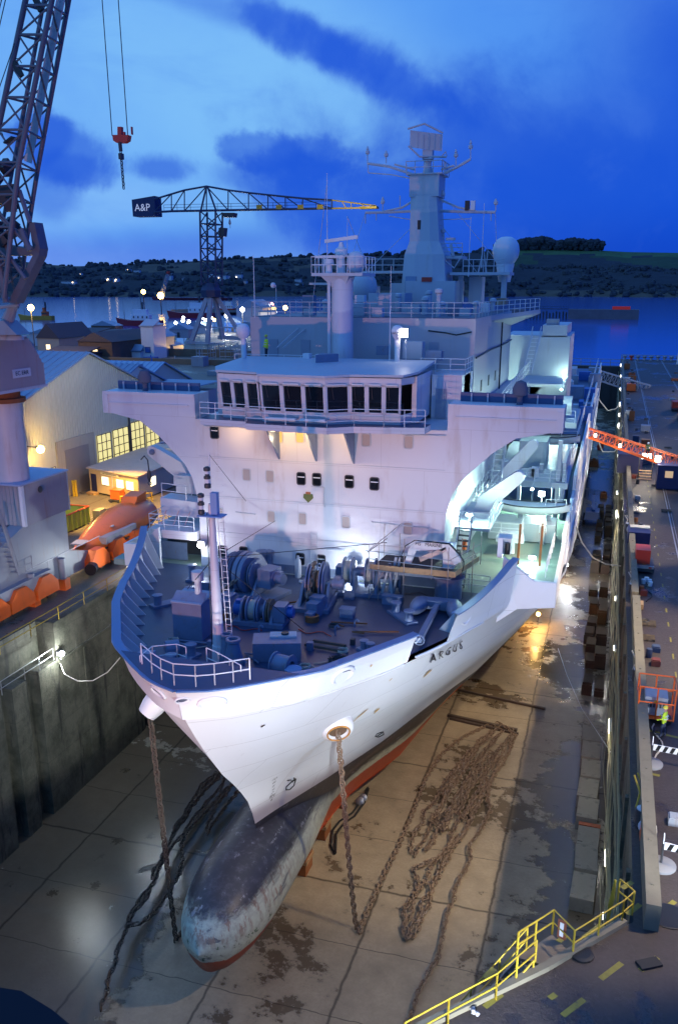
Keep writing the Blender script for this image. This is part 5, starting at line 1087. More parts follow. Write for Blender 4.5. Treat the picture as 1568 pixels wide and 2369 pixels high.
for i in range(34):
    y = random.uniform(101, 190); x = random.uniform(-10, -3.4); h_ = random.uniform(.6, 2.6); part('aft_deck_gear', MB().box(x, x+random.uniform(.5, 2.4), y, y+random.uniform(.6, 3), 21.4, 21.4+h_), random.choice((wgrey, bluem, dark, white, cgrey, winchm)))
part('aft_railing', MB().rails([(-2.8, y, 22.4) for y in (84, 110, 150, 196)], 1.1, 2, .04, 3), white)
def person(label, loc, rz=0, top=None, legs=None, helmet=(.7, .6, .05), h=1.75, arm=(25, 25), stride=.0):
    """one continuous skinned body; hair, helmet and clothing bands are children"""
    p_ = thing('person', label, 'person', loc); s_ = h/1.75
    J = {'hip': (0, 0, .95), 'belly': (0, -.01, 1.12), 'chest': (0, .0, 1.34), 'neck': (0, .01, 1.50), 'head0': (0, -.01, 1.58), 'head': (0, -.015, 1.66), 'top': (0, 0, 1.74)}
    for sd, sg, ar in (('l', -1, arm[0]), ('r', 1, arm[1])):
        sw = stride*sg; J[sd+'h'] = (sg*.10, 0, .90); J[sd+'k'] = (sg*.11, -.03-sw*.5, .49); J[sd+'a'] = (sg*.12, .02-sw, .09); J[sd+'t'] = (sg*.13, -.14-sw, .04)
        J[sd+'s'] = (sg*.19, 0, 1.42); J[sd+'e'] = (sg*.25, -.02, 1.16); c_, q_ = math.cos(R(ar)), math.sin(R(ar)); J[sd+'w'] = (sg*.24, -.02-.25*q_, 1.16-.25*c_); J[sd+'f'] = (sg*.23, -.02-.36*q_, 1.16-.35*c_)
    rad = dict(hip=.15, belly=.14, chest=.17, neck=.06, head0=.075, head=.10, top=.07, h=.10, k=.065, a=.05, t=.045, s=.075, e=.05, w=.035, f=.04)
    E_ = [('hip', 'belly'), ('belly', 'chest'), ('chest', 'neck'), ('neck', 'head0'), ('head0', 'head'), ('head', 'top')]
    for sd in 'lr': E_ += [('hip', sd+'h'), (sd+'h', sd+'k'), (sd+'k', sd+'a'), (sd+'a', sd+'t'), ('chest', sd+'s'), (sd+'s', sd+'e'), (sd+'e', sd+'w'), (sd+'w', sd+'f')]
    ks = list(J); me = bpy.data.meshes.new('body'); me.from_pydata([Vector(J[k])*s_ for k in ks], [(ks.index(a), ks.index(b)) for a, b in E_], [])
    o = bpy.data.objects.new('body', me); COL.objects.link(o)
    sk = o.modifiers.new('s', 'SKIN'); o.modifiers.new('u', 'SUBSURF').levels = 1
    me.skin_vertices or me.attributes
    for i, k in enumerate(ks):
        r_ = rad[k] if k in rad else rad[k[1:]]; sv = me.skin_vertices[0].data[i]; sv.radius = (r_*s_, r_*s_); sv.use_root = (k == 'hip')
    bpy.context.view_layer.update(); m2 = bpy.data.meshes.new_from_object(o.evaluated_get(bpy.context.evaluated_depsgraph_get())); bpy.data.objects.remove(o)
    m2.materials.clear()
    for mm in (skin, top or hiviz, legs or cloth, mat('helmet_%d' % int(helmet[0]*99+helmet[2]*9), helmet, .4)): m2.materials.append(mm)
    for f in m2.polygons:
        c = f.center/s_; f.material_index = 3 if c.z > 1.67 else 0 if c.z > 1.49 or (abs(c.x) > .19 and c.z < .93 and c.z > .6) else 1 if c.z > .88 else 2; f.use_smooth = True
    o = bpy.data.objects.new('body', m2); COL.objects.link(o); o.parent = p_
    q = MB(); L0 = Vector(loc); q.lathe(L0+Vector((0, -.01, 1.68))*s_, [(.135, 0), (.125, .03), (.115, .08), (.08, .13), (.01, .15)], 12).add([L0+Vector(v_)*s_ for v_ in ((-.08, -.12, 1.685), (.08, -.12, 1.685), (.06, -.19, 1.675), (-.06, -.19, 1.675))], [(0, 1, 2, 3)]); q.build('helmet', m2.materials[3], p_, 60)
    q = MB()
    for z_ in (1.08, 1.24): q.lathe(L0+Vector((0, 0, z_))*s_, [(.185*s_, 0), (.185*s_, .04)], 12)
    q.build('reflective_band', mat('reflective', (.7, .7, .7), .3), p_, 60)
    p_.rotation_euler = (0, 0, rz); return p_
person('worker in red overalls on the walkway between upper house and port rail', P(1111, 905, y=76)-Vector((0, 0, .9)), .4, redm, redm, (.8, .2, .05))
person('worker in yellow-green jacket on the deck behind the bridge roof, left', P(617, 830, y=60.5)-Vector((0, 0, .1)), -.8, hiviz, cloth, (.75, .6, .05))
person('worker in white overalls standing at the rail below the boat', (-3.9, 65.0, DK), .2, white, white, (.75, .72, .7))
part('port_walkway', MB().box(-9.15, -7.2, 70, 84, 29.5, 29.65), wgrey); part('walkway_railing', MB().rails([(-7.25, 60, 29.65), (-7.25, 84, 30.5)], 1.05, 3, .03, 1.3), white)
lamp('boat_fill_light', (-4.6, 61.5, 24.2), 900, GC, .15); lamp('boat_fill_light', (-4, 79, 29.3), 700, GC, .15)  # added lights in front of the boats to brighten them
for x, y, z_ in ((-4.6, 61.7, 24.3), (-4, 79.2, 29.4)): part('deck_lamp', MB().cyl((x, y, z_), (x, y, z_+.15), .12, n=10).cyl((x, y, z_+.15), (x, y+1.5, z_+.3), .03, n=5), wgrey)  # housings made up for the added boat lights
# starboard side
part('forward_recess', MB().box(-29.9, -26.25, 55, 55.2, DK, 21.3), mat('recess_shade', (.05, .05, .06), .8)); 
slab('starboard_platform', -29.9, -26.25, 52.3, 60, 21.9, .6, supm); part('platform_railing', MB().rails([(-29.8, 59, 21.9), (-29.8, 52.4, 21.9), (-26.4, 52.4, 21.9)], 1.05, 3, .028, 1.3), white)
part('recess_screen', MB().box(-29.8, -27.6, 53.5, 53.6, DK, 20.7), winchm); part('raft_cradle', MB().prism([(-30.0, 54.5, 22.4), (-27.2, 54.5, 22.3), (-26.4, 54.5, 23.4), (-30.0, 54.5, 23.6)], (0, 1.6, 0)), supm)
part('platform_railing', MB().rails([(-29.9, 54.6, 23.6), (-28.0, 54.6, 23.5)], 1.05, 2, .03, 1.3), white); part('winch_guard', MB().box(-29.6, -27.8, 56.2, 57, 23.6, 24.9), wgrey)
davit(P(410, 1085, y=57), P(352, 1045, y=57), P(425, 1125, y=57)); ball('head_roller', P(352, 1046, y=56.9), .22, winchm, SH)
q = MB(); c = P(340, 1055, y=56.8); q.tube([c+Vector((-.5, 0, -.3)), c+Vector((-.2, 0, 0)), c+Vector((.05, 0, -.3)), c+Vector((.1, 0, -1.1))], .05, 5).lathe(c+Vector((.1, 0, -1.9)), [(.08, 0), (.16, .3), (.12, .8)], 8).tube([c+Vector((.1+.14*math.cos(k), 0, -2.05+.14*math.sin(k))) for k in range(7)], .04, 5, True); part('release_hook', q, dark)
for a in ((370, 1155, 1.2), (425, 1170, .9), (400, 1185, .8)): c = P(a[0], a[1]+12, y=53.5); part('deck_post', MB().cyl((c.x, c.y, 21.9), (c.x+.5, c.y, 23.0), .04, n=5), mat('candy_post', (.6, .4, .4), .5))
# deck lamps of the port decks
for px, py, y, e_, s_ in ((1252, 1142, 73.6, 900, .25), (1085, 1192, 57.5, 260, .12), (1135, 1030, 77, 380, .12), (1262, 985, 90, 380, .15), (1125, 870, 84, 150, .15), (1305, 872, 91.5, 40, .12), (1103, 815, 79, 200, .1), (1180, 905, 88, 200, .12), (1230, 1290, 60, 160, .1)):
    c = P(px, py, y=y); o = part('deck_lamp', MB().box(c.x-.25, c.x+.25, y, y+.12, c.z-.1, c.z+.12).cyl((c.x, y+.1, c.z), (c.x, y+.1, c.z-1.2), .03, n=5), wgrey); 
    if py != 1290: MB().box(c.x-s_, c.x+s_, y-.12, y-.02, c.z-s_*.8, c.z+s_*.8).build('lamp_glass', litc, o)
    lamp('deck_lamp_light', (c.x, y-.5, c.z+.1), e_*3.6, GC, .12)
# ------------------------------------------------------------------ anchor chains
hz = HP[1]; def_ = lambda *a, z=.12: P(*a, z=z)
fl_ = [(830, 2158), (850, 2105), (880, 2040), (920, 1960), (955, 1880), (985, 1800), (1020, 1745), (1070, 1705), (1130, 1676)]
pth = [hz, Vector(P(790, 1850, z=9)), Vector(P(797, 1960, z=5.2)), Vector(P(812, 2080, z=1.8)), Vector(def_(822, 2140))]+[def_(*a) for a in fl_]
# hanging catenary in real space
e0, e1 = Vector(hz), Vector(def_(824, 2145)); cat = [e0.lerp(e1, k/14)+Vector((0, 0, -1.2*math.sin(math.pi*k/14)*(k/14))) for k in range(15)]
m_ = chain(MB(), cat+[def_(*a) for a in fl_], .56, .05, .12, 3)
strands = [
 [(1130, 1676), (1165, 1690), (1120, 1735), (1060, 1800), (1000, 1900), (960, 1980), (948, 1965), (985, 1880), (1050, 1780), (1110, 1710), (1160, 1680)],
 [(1150, 1672), (1185, 1690), (1175, 1740), (1120, 1790), (1060, 1850), (1010, 1920), (985, 1962), (998, 1950), (1030, 1880), (1090, 1800), (1150, 1740), (1180, 1700)],
 [(1170, 1680), (1190, 1700), (1168, 1760), (1140, 1800), (1105, 1860), (1070, 1930), (1010, 1985), (960, 2010), (962, 2060), (940, 2100), (936, 2140), (950, 2165), (975, 2130), (1000, 2050), (1045, 1960), (1100, 1880), (1130, 1800)],
 [(1135, 1690), (1090, 1750), (1035, 1830), (1010, 1900), (1030, 1910), (1060, 1850), (1100, 1780), (1130, 1740), (1150, 1750), (1120, 1800), (1060, 1900), (1040, 1960), (1010, 2020), (990, 2070), (960, 2120), (950, 2150), (940, 2175), (930, 2150), (955, 2080), (1000, 2000), (1060, 1930)],
 [(1125, 1800), (1135, 1850), (1125, 1900), (1090, 1950), (1080, 2010), (1060, 2060), (1040, 2100), (1020, 2170), (1000, 2230), (975, 2290), (945, 2350), (930, 2400)],
 [(1150, 1700), (1100, 1770), (1050, 1850), (1020, 1920), (1000, 1900), (1040, 1810), (1090, 1740), (1140, 1695)],
 [(1160, 1720), (1130, 1770), (1085, 1830), (1060, 1880), (1075, 1890), (1110, 1840), (1150, 1780), (1170, 1730)]]
def wig(pts, s_, k):
    out = [def_(*a, z=.12+.05*k) for a in pts]; r_ = []
    for a, b_ in zip(out, out[1:]):
        for j in range(4): p = a.lerp(b_, j/4); r_.append(p+Vector((noise.noise(p*.7+Vector((k*9, 0, 0))), noise.noise(p*.7+Vector((0, k*9, 5))), 0))*s_)
    return r_+[out[-1]]
for k, s_ in enumerate(strands): chain(m_, wig(s_, .35, k), .56, .05, .3, k)
o = m_.build('anchor_chain', rust); tag(o, 'rusty anchor chain from the port hawse pipe, laid in long loops on the dock floor', 'chain')
hz = HP[0]; tgt = def_(408, 2175); e0 = P(345, 1632, y=36.8)
cat = [e0.lerp(tgt, k/14)+Vector((0, 0, -1.2*math.sin(math.pi*k/14)*(k/14))) for k in range(15)]
m_ = chain(MB(), cat+[def_(425, 2155), def_(440, 2120)], .56, .05, .12, 5)
for k, s_ in enumerate(([(520, 1780), (480, 1815), (440, 1870), (400, 1935), (370, 1985), (350, 2040), (325, 2085), (300, 2120), (285, 2160), (270, 2220), (250, 2290), (235, 2340)], [(530, 1790), (500, 1830), (460, 1880), (420, 1930), (385, 1975), (365, 2030), (340, 2070), (305, 2110), (300, 2140), (330, 2135), (365, 2100), (395, 2060), (415, 2020), (420, 1975), (425, 1930), (460, 1895), (500, 1850), (540, 1810)],
        [(550, 1830), (520, 1870), (490, 1905), (478, 1925), (472, 1915), (490, 1880), (520, 1840), (545, 1810)], [(500, 1785), (465, 1820), (435, 1870), (405, 1920), (425, 1890), (470, 1830), (510, 1790)])): chain(m_, wig(s_, .3, k+20), .56, .05, .3, k+20)
o = m_.build('anchor_chain', mat('dark_chain', (.10, .075, .055), .7, .2, var=.5, scale=3)); tag(o, 'dark rusty anchor chain from the far bow, looped on the floor left of the bulb', 'chain')
q = MB(); pp = P(345, 1632, y=36.8); q.lathe(pp+Vector((.15, .1, -.1)), [(.5, -.5), (.62, 0), (.66, .5), (.5, .9)], 16, (.55, .45, .8)); part('hawse_lip', q, hullm, sm=50)
# ------------------------------------------------------------------ left quay: portal crane
def corr(mb, a, b, z0, z1, n, d=.14, nrm=(1, 0, 0)):
    """corrugated sheet between two plan points"""
    a, b = Vector((*a, 0)), Vector((*b, 0)); nr = Vector(nrm); top, bot = [], []
    for i in range(n*2+1):
        p = a.lerp(b, i/(2*n)); k = d if i % 2 else 0
        for e in (-.0, .0): pass
        p1 = p+nr*k; bot += [(p1.x, p1.y, z0)]; top += [(p1.x, p1.y, z1 if not callable(z1) else z1(p1))]
    return mb.grid([bot, top])
CR = thing('portal_crane', 'tall grey portal crane with lattice jib standing on the left quay', 'crane', (-43.5, 54, Q))
XC = -41.0
m_ = MB(); m_.prism([P(*a, x=XC) for a in ((54, 1219), (152, 1180), (161, 1274), (233, 1274), (235, 1294), (157, 1335), (76, 1380), (25, 1409))]+[(XC, 49.0, 16.2), (XC, 49.0, 19.5)], (-1.2, 0, 0)); m_.build('portal_beam', cgrey, CR)
MB().prism([(-46, 49.2, 16), (-42.3, 49.2, 16), (-42.3, 49.2, 21), (-46, 49.2, 21)], (0, .8, 0)).prism([(-50, 52.5, 17.5), (-42.2, 52.5, 17.5), (-42.2, 52.5, 20.7), (-50, 52.5, 20.7)], (0, 6.4, 0)).build('portal_frame', cgrey, CR)
MB().box(XC+.0, XC+.03, 53.3, 63.4, 17.4, 17.46).box(XC, XC+.03, 55.9, 55.98, 16, 17.4).build('weld_strip', wgrey, CR)
m_ = MB(); corr(m_, (XC, 53.6), (XC, 59.2), 20.8, 23.9, 22); corr(m_, (-46.5, 53.6), (XC, 53.6), 20.8, 23.9, 16, .14, (0, -1, 0)); m_.box(-46.4, XC-.02, 53.7, 59.2, 20.8, 23.85)
mh = m_.build('machinery_house', cgrey, CR); MB().box(XC-.1, XC+.16, 53.45, 53.75, 20.8, 23.9).build('corner_post', white, mh); MB().box(XC-.1, XC+.2, 59.1, 59.3, 20.8, 23.9).build('corner_post', cgrey, mh)
MB().box(-46.8, XC+.2, 53.3, 59.5, 23.92, 24.05).build('roof', mat('crane_roof', (.35, .4, .55), .4, var=.2), mh)
c = P(92, 1132, x=XC+.2); MB().lathe(c, [(.2, 0), (.26, .05), (.26, .1), (.15, .12)], 14, (1, 0, 0)).build('round_vent', dark, mh)
MB().cyl((-42.6, 54.9, 24), (-42.6, 54.9, 29.9), 1.25, n=28).build('column', mat('crane_column_paint', (.62, .58, .58), .45, dirt=(.35, .22, .16), damt=.35), CR, 50)
MB().cyl((-42.6, 54.9, 29.9), (-42.6, 54.9, 30.2), 1.55, n=28).cyl((-42.6, 54.9, 30.2), (-42.6, 54.9, 30.9), 1.2, n=24).build('slew_ring', rusty, CR, 50)
m_ = MB(); prof = [(52.0, 30.9), (57.9, 30.9), (57.8, 32.3), (56.9, 34.0), (56.1, 34.5), (52.0, 34.5)]
zt_ = lambda p: 34.4 if p.y < 56.1 else max(32.3, 34.5-(p.y-56.1)*1.25)
corr(m_, (XC, 51.5), (XC, 57.8), 30.95, zt_, 26); m_.prism([(XC-.02, y, z) for y, z in prof], (-3.4, 0, 0)); corr(m_, (-45, 51.5), (XC, 51.5), 30.95, 34.4, 14, .14, (0, -1, 0))
uh = m_.build('slewing_house', cgrey, CR); MB().box(-44.6, XC+.1, 51.6, 56.1, 34.52, 34.6).box(-44.6, XC+.12, 51.4, 57.95, 30.75, 30.95).build('roof_trim', wgrey, uh)
a = P(53, 863, x=XC+.2); q = MB(); q.box(XC+.11, XC+.15, a.y-1.05, a.y+1.05, a.z-.3, a.z+.32); sg = q.build('name_plate', mat('plate_white', (.6, .6, .62), .5), uh)
q = MB(); text_at(q, 'EC ERR', .42, (XC+.17, a.y, a.z), (0, 1, 0), (0, 0, 1), .004, wide=1.15); q.build('plate_lettering', dark, sg)
# jib
def JP(px, py, y=50.5): return P(px, py, y=y)
A = [JP(57, 0), JP(57-52*1.0, 260), JP(-22, 400), JP(-75, 700)]; A = [JP(57+i*(-52/260), 260*0+i) for i in (-160, 0, 75, 155, 200, 262, 340, 420, 500)]
lin = lambda p, q_, i: (p[0]+(q_[0]-p[0])*(i-p[1])/(q_[1]-p[1]))
steps = [-150, 12, 80, 153, 225, 300, 375, 450, 525, 600, 690]
chA = [JP(lin((60, 0), (5, 260), s_), s_, 50.5) for s_ in steps]
chB = [JP(lin((121, 0), (44, 380), s_) if s_ < 380 else lin((44, 380), (10, 690), s_), s_, 50.2) for s_ in steps]
chC = [JP(lin((156, 0), (77, 430), s_) if s_ < 450 else lin((75, 450), (40, 690), s_), s_+22, 53.8) for s_ in steps]
chD = [JP(lin((100, 0), (30, 380), s_), s_+12, 54.0) for s_ in steps]
m_ = MB()
for ch, r in ((chA, .17), (chB, .16), (chC, .15), (chD, .12)): m_.tube(ch, r, 8)
jb = m_.build('jib_chords', cdark, CR, 50)
for i in range(len(steps)-1):
    q = MB()
    for a, b, r in ((chA[i], chB[i], .075), (chA[i], chB[i+1], .06), (chB[i], chA[i+1], .06), (chB[i], chC[i], .07), (chB[i], chC[i+1], .07), (chA[i], chC[i], .06), (chC[i], chD[i+1], .06), (chA[i], chD[i], .06), (chD[i], chC[i], .05)): q.cyl(a, b, r, n=6, caps=False)
    q.build('jib_bracing', cdark, jb)
q = MB(); w0 = [JP(lin((141, 0), (62, 390), s_), s_, 52.5) for s_ in steps[:7]]
for a, b in zip(w0, w0[1:]): q.rbox((a+b)/2, b-a, (b-a).length/2, .28, .03, (0, 1, 0))
q.build('jib_walkway', wgrey, CR); q = MB()
for k in (0, 1): q.tube([p+Vector((.35, -.3, .5+.5*k)) for p in w0], .02, 4)
for a, b in zip(w0, w0[1:]):
    for j in range(5): p = a.lerp(b, j/5); q.cyl(p, p+Vector((.35, -.3, 1.0)), .015, n=4)
q.build('walkway_rail', wgrey, CR)
for px, py in ((42, 160), (88, 8)): c = JP(px, py); MB().rbox(c, (.4, 0, -.8), .45, .12, .16).tube([c+Vector((.3*math.cos(k), 0, .3*math.sin(k)+.3)) for k in range(6)], .03, 4).build('floodlight_fitting', black, CR)
c = JP(25, 325); MB().rbox(c, (1, 0, .5), .35, .3, .05).tube([c+Vector((-.4, 0, 0)), c+Vector((-.7, 0, .9)), c+Vector((.2, 0, 1.2))], .025, 4).build('access_stage', black, CR)
# heel frame, counterbalance and machinery behind the jib
m_ = MB(); bk = [JP(58, 512), JP(80, 515), JP(94, 575), JP(92, 590), JP(35, 700), JP(20, 745)]
m_.prism([JP(68, 515, 51), JP(80, 514, 51), JP(93, 575, 51), JP(90, 592, 51), JP(36, 702, 51), JP(18, 700, 51), JP(78, 588, 51), JP(76, 570, 51)], (0, .9, 0))
m_.prism([JP(-30, 558, 51.5), JP(78, 578, 51.5), JP(78, 590, 51.5), JP(-30, 592, 51.5)], (0, 1.2, 0)); m_.cyl(JP(20, 590), JP(60, 645), .14, n=7).cyl(JP(-20, 480), JP(75, 575), .12, n=7).cyl(JP(50, 530), JP(70, 580), .2, n=7).cyl(JP(-10, 560), JP(15, 700), .2, n=7).cyl(JP(70, 515), JP(45, 440), .15, n=7)
m_.build('heel_frame', cdark, CR)
m_ = MB()
for k in range(14): c = JP(random.uniform(-20, 30), random.uniform(385, 555), random.uniform(51, 53)); m_.rbox(c, (random.random(), .3, random.random()), random.uniform(.2, .7), random.uniform(.15, .4), random.uniform(.1, .4))
m_.build('sheave_block', dark, CR)
m_ = MB(); m_.cyl(JP(34, 700, 52), JP(10, 765, 53), .3, .5, 10).prism([JP(-30, 742, 51.8), JP(8, 742, 51.8), JP(40, 775, 51.8), JP(-30, 775, 51.8)], (0, 1.5, 0)).cyl(JP(-30, 715, 51.5), JP(45, 705, 51.5), .12, n=6); m_.build('heel_bearing', cgrey, CR)
for px in (10, 35): c = JP(px, 776, 53); MB().lathe(c-Vector((0, 0, .3)), [(.6, 0), (.55, .25), (.3, .4), (.02, .45)], 12).build('roof_cowl', bluem if 0 else wgrey, uh, 50)
for k, (px0, px1) in enumerate(((-40, 28), (-28, 42), (-20, 50))): MB().cyl(JP(px1, -160, 49.5), JP(px1-64, 105+k*8, 49.5), .03, n=5).build('luffing_rope', dark, CR)
MB().cyl(JP(35, 100, 49.6), JP(-10, 230, 49.6), .03, n=5).build('luffing_rope', dark, CR); MB().cyl(JP(110, -20, 51), JP(38, 380, 51), .03, n=5).build('hoist_line', dark, CR)
ladder_a, ladder_b = P(0, 1190, x=-40.4), P(45, 1330, x=-40.4)
q = MB(); q.beam(ladder_a, ladder_b, .1, .22).beam(ladder_a+Vector((-.8, 0, 0)), ladder_b+Vector((-.8, 0, 0)), .1, .22)
for k in range(12): c = ladder_a.lerp(ladder_b, (k+.5)/12)-Vector((.4, 0, 0)); q.box(c.x-.4, c.x+.4, c.y-.12, c.y+.12, c.z-.02, c.z+.02)
q.rails([ladder_a, ladder_b], .9, 2, .03, 1.3); q.build('access_stairs', cgrey, CR)
MB().rails([ladder_b, ladder_b+Vector((0, 1.6, 0))], 1, 2, .03, .8).build('stair_landing_rail', cgrey, CR)
# bogies along the rail
for y in (48.6, 51.5, 54.6, 62.2, 65.4, 68.6):
    q = MB(); q.prism([(-40.2, y-1.35, 15.1), (-40.2, y+1.35, 15.1), (-40.2, y+1.35, 15.9), (-40.2, y+.5, 16.7), (-40.2, y-.6, 16.7), (-40.2, y-1.35, 15.9)], (-.8, 0, 0)); o = q.build('bogie', orange, CR)
    for dy in (-.75, .75): MB().lathe((-40.85, y+dy, 15.0), [(.38, 0), (.42, .04), (.34, .1), (.34, .22), (.1, .25)], 14, (1, 0, 0)).build('wheel', dark, o, 40)
MB().rbox((-40.9, 66.3, 16.9), (0, 1, 0), 2.6, .35, .3).build('equaliser_beam', cgrey, CR); MB().rbox((-40.9, 51.8, 16.5), (0, 1, 0), 3.8, .4, .4).build('equaliser_beam', cgrey, CR)
for y in (53.4, 57.4): MB().cyl((-40.8, y, 14.9), (-40.8, y, 17.2), .28, n=12).build('leg_strut', cgrey, CR, 40); MB().box(-41.2, -40.4, y-.35, y+.35, Q, 15.5).build('rail_clamp', orange, CR)
MB().lathe((-40.2, 60.6, 15.4), [(.5, -.35), (.5, .35), (.2, .36)], 16, (.3, -1, 0)).build('cable_drum', black, CR, 40)
YF = thing('lifting_trestle', 'yellow lattice lifting frame on the left quay under the crane beam', 'frame', (-41.8, 56.5, Q))
for i, (a, b) in enumerate((((98, 1390), (103, 1365)), ((103, 1365), (108, 1395)), ((118, 1375), (125, 1352)), ((125, 1352), (120, 1412)), ((95, 1425), (120, 1412)), ((95, 1425), (100, 1368)), ((100, 1420), (112, 1360)), ((120, 1408), (155, 1375)))):
    MB().beam(P(*a, x=-41.9), P(*b, x=-41.9), .16).build('strut', yellow, YF)
# free-fall lifeboat, orange
LB = thing('enclosed_lifeboat', 'orange totally enclosed lifeboat lying on the left quay beside the ship', 'lifeboat', (-42.2, 68, Q))
ax0, ax1 = Vector((-41.9, 61.0, 16.3)), Vector((-43.6, 75.4, 16.7)); dr = (ax1-ax0).normalized(); sd_ = Vector((dr.y, -dr.x, 0)); rr_ = []
for i in range(19):
    f = i/18; w_ = 2.25*(math.sin(math.pi*min(1, f*1.35+.06)/2)**.75 if f < .72 else (1-((f-.72)/.3)**2*.35)); c = ax0.lerp(ax1, f)
    rr_.append([c+sd_*w_*math.cos(t_)+Vector((0, 0, (w_*.72*math.sin(t_) if math.sin(t_) > 0 else w_*.85*math.sin(t_)))) for t_ in [2*math.pi*k/20 for k in range(20)]])
q = MB(); q.grid(rr_, True); q.add(rr_[0], [tuple(range(20))]); q.add(rr_[-1], [tuple(range(20))]); q.build('hull', mat('lifeboat_orange', (.8, .19, .03), .3, var=.08, dirt=(.5, .12, .03), damt=.3), LB, 50)
c = ax0.lerp(ax1, .86); q = MB(); q.prism([c-dr*1.7-sd_*.75+Vector((0, 0, .9)), c-dr*.9-sd_*.65+Vector((0, 0, 2.1)), c+dr*1.2-sd_*.65+Vector((0, 0, 2.1)), c+dr*1.4-sd_*.75+Vector((0, 0, .9))], sd_*1.5); ct = q.build('conning_tower', MATS['lifeboat_orange'], LB)
MB().prism([c-dr*1.42+sd_*.76+Vector((0, 0, 1.45)), c-dr*.9+sd_*.76+Vector((0, 0, 1.95)), c+dr*.3+sd_*.76+Vector((0, 0, 1.95)), c+dr*.3+sd_*.76+Vector((0, 0, 1.45))], sd_*.02).build('window', glass, ct)
q = MB(); q.tube([r[0]+sd_*.05-Vector((0, 0, .25)) for r in rr_], .09, 6); q.build('fender', dark, LB)
for f in (.35, .5, .65): p = ax0.lerp(ax1, f); MB().rbox(p+sd_*1.1+Vector((0, 0, 1.12)), dr, .22, .1, .04).build('hatch', wgrey, LB)
c = ax0.lerp(ax1, .06); MB().rbox(c+Vector((0, 0, .85)), dr, .6, .5, .06).build('bow_hatch', wgrey, LB); MB().rbox(ax0.lerp(ax1, .5)+Vector((0, 0, -1.5)), dr, 4, .9, .25).build('cradle', cgrey, LB)
# skip
SK = thing('waste_skip', 'yellow-green open skip with orange rim on the quay left of the lifeboat', 'skip', (-52, 74, Q))
sx_, sy_ = (-53.8, -50.2), (70.3, 76.0); q = MB(); gr = mat('skip_green', (.42, .52, .08), .5, dirt=(.2, .15, .05), damt=.5)
for x in sx_: q.prism([(x, sy_[0], Q+.15), (x, sy_[1], Q+.15), (x, sy_[1], Q+1.8), (x, sy_[0], Q+1.8)], (.08, 0, 0))
for y in sy_: q.prism([(sx_[0], y, Q+.15), (sx_[1], y, Q+.15), (sx_[1], y, Q+1.8), (sx_[0], y, Q+1.8)], (0, .08, 0))
for k in range(8): y = sy_[0]+.3+k*.75; q.box(sx_[1]+.08, sx_[1]+.18, y, y+.12, Q+.1, Q+1.8)
q.box(sx_[0], sx_[1], sy_[0], sy_[1], Q+.12, Q+.2); q.build('body', gr, SK)
q = MB(); pts = [(x, y, Q+1.82) for x, y in ((sx_[0], sy_[0]), (sx_[0], sy_[1]), (sx_[1]+.1, sy_[1]), (sx_[1]+.1, sy_[0]))]; q.tube(pts, .09, 5, True); q.build('rim', orange, SK)
tag(MB().box(-50.4, -49.6, 77.0, 78.4, Q, Q+1.1).build('concrete_block', blockm), 'dark concrete block standing behind the yellow-green skip', 'block')
# portable office
PO = thing('site_office', 'flat-roofed site office with three lit windows and a blue door', 'office', (-53.8, 92, Q))
x0, x1, y0, y1, h_ = -57.9, -49.8, 86.6, 100.5, Q+2.9; crm = mat('office_cream', (.55, .42, .26), .6, var=.08)
f0 = Vector((x0, 88.6, 0)); f1 = Vector((x1, 85.7, 0)); q = MB(); q.prism([f0+Vector((0, 0, Q+.15)), f1+Vector((0, 0, Q+.15)), (x1, y1, Q+.15), (x0, y1+1, Q+.15)], (0, 0, 2.7)); q.build('walls', [cgrey], PO)
fd = (f1-f0).normalized(); fn = Vector((fd.y, -fd.x, 0)); L_ = (f1-f0).length
def fpan(u0, u1, z0_, z1_, nm, m, par=PO, off_=.03, th=.05):
    return MB().prism([f0+fd*u0+fn*off_+Vector((0, 0, z0_)), f0+fd*u1+fn*off_+Vector((0, 0, z0_)), f0+fd*u1+fn*off_+Vector((0, 0, z1_)), f0+fd*u0+fn*off_+Vector((0, 0, z1_))], fn*th).build(nm, m, par)
fpan(0, L_, Q+.2, Q+2.8, 'front_cladding', crm); fpan(.35, 1.3, Q+.3, Q+2.35, 'door', navy, PO, .09)
for u in (2.3, 4.9, 6.6): o = fpan(u, u+1.3, Q+1.25, Q+2.3, 'window', white, PO, .09); fpan(u+.08, u+1.22, Q+1.33, Q+2.22, 'pane', mat('office_light', (1, .9, .6), emit=(1, .86, .5), es=2.2), o, .15, .02)
fpan(4.1, 4.25, Q, Q+2.7, 'downpipe', wgrey, PO, .09); o = fpan(2.2, 5.4, Q+2.5, Q+2.8, 'sign', mat('sign_cream', (.75, .7, .5), .5), PO, .1)
q = MB(); text_at(q, 'A&P FABRICATION OFFICE', .2, f0+fd*3.8+fn*.17+Vector((0, 0, Q+2.65)), fd, (0, 0, 1), .004); q.build('sign_lettering', dark, o)
MB().prism([f0+fn*.3+Vector((-.2, 0, h_)), f1+fn*.3+Vector((.2, 0, h_)), (x1+.2, y1+.2, h_+.12), (x0-.2, y1+1.2, h_+.12)], (0, 0, .15)).build('roof', mat('felt_roof', (.45, .38, .33), .7, var=.15, dirt=(.3, .25, .2), damt=.5), PO)
MB().box(x1, x1+.05, 88.4, 89.6, Q+1.3, Q+2.3).build('window', MATS['office_light'], PO); MB().prism([f0+fd*.2+fn*.1+Vector((0, 0, Q)), f0+fd*1.6+fn*.1+Vector((0, 0, Q)), f0+fd*1.6+fn*.1+Vector((0, 0, Q+.25)), f0+fd*.2+fn*.1+Vector((0, 0, Q+.25))], fn*.8).build('step', wood, PO)
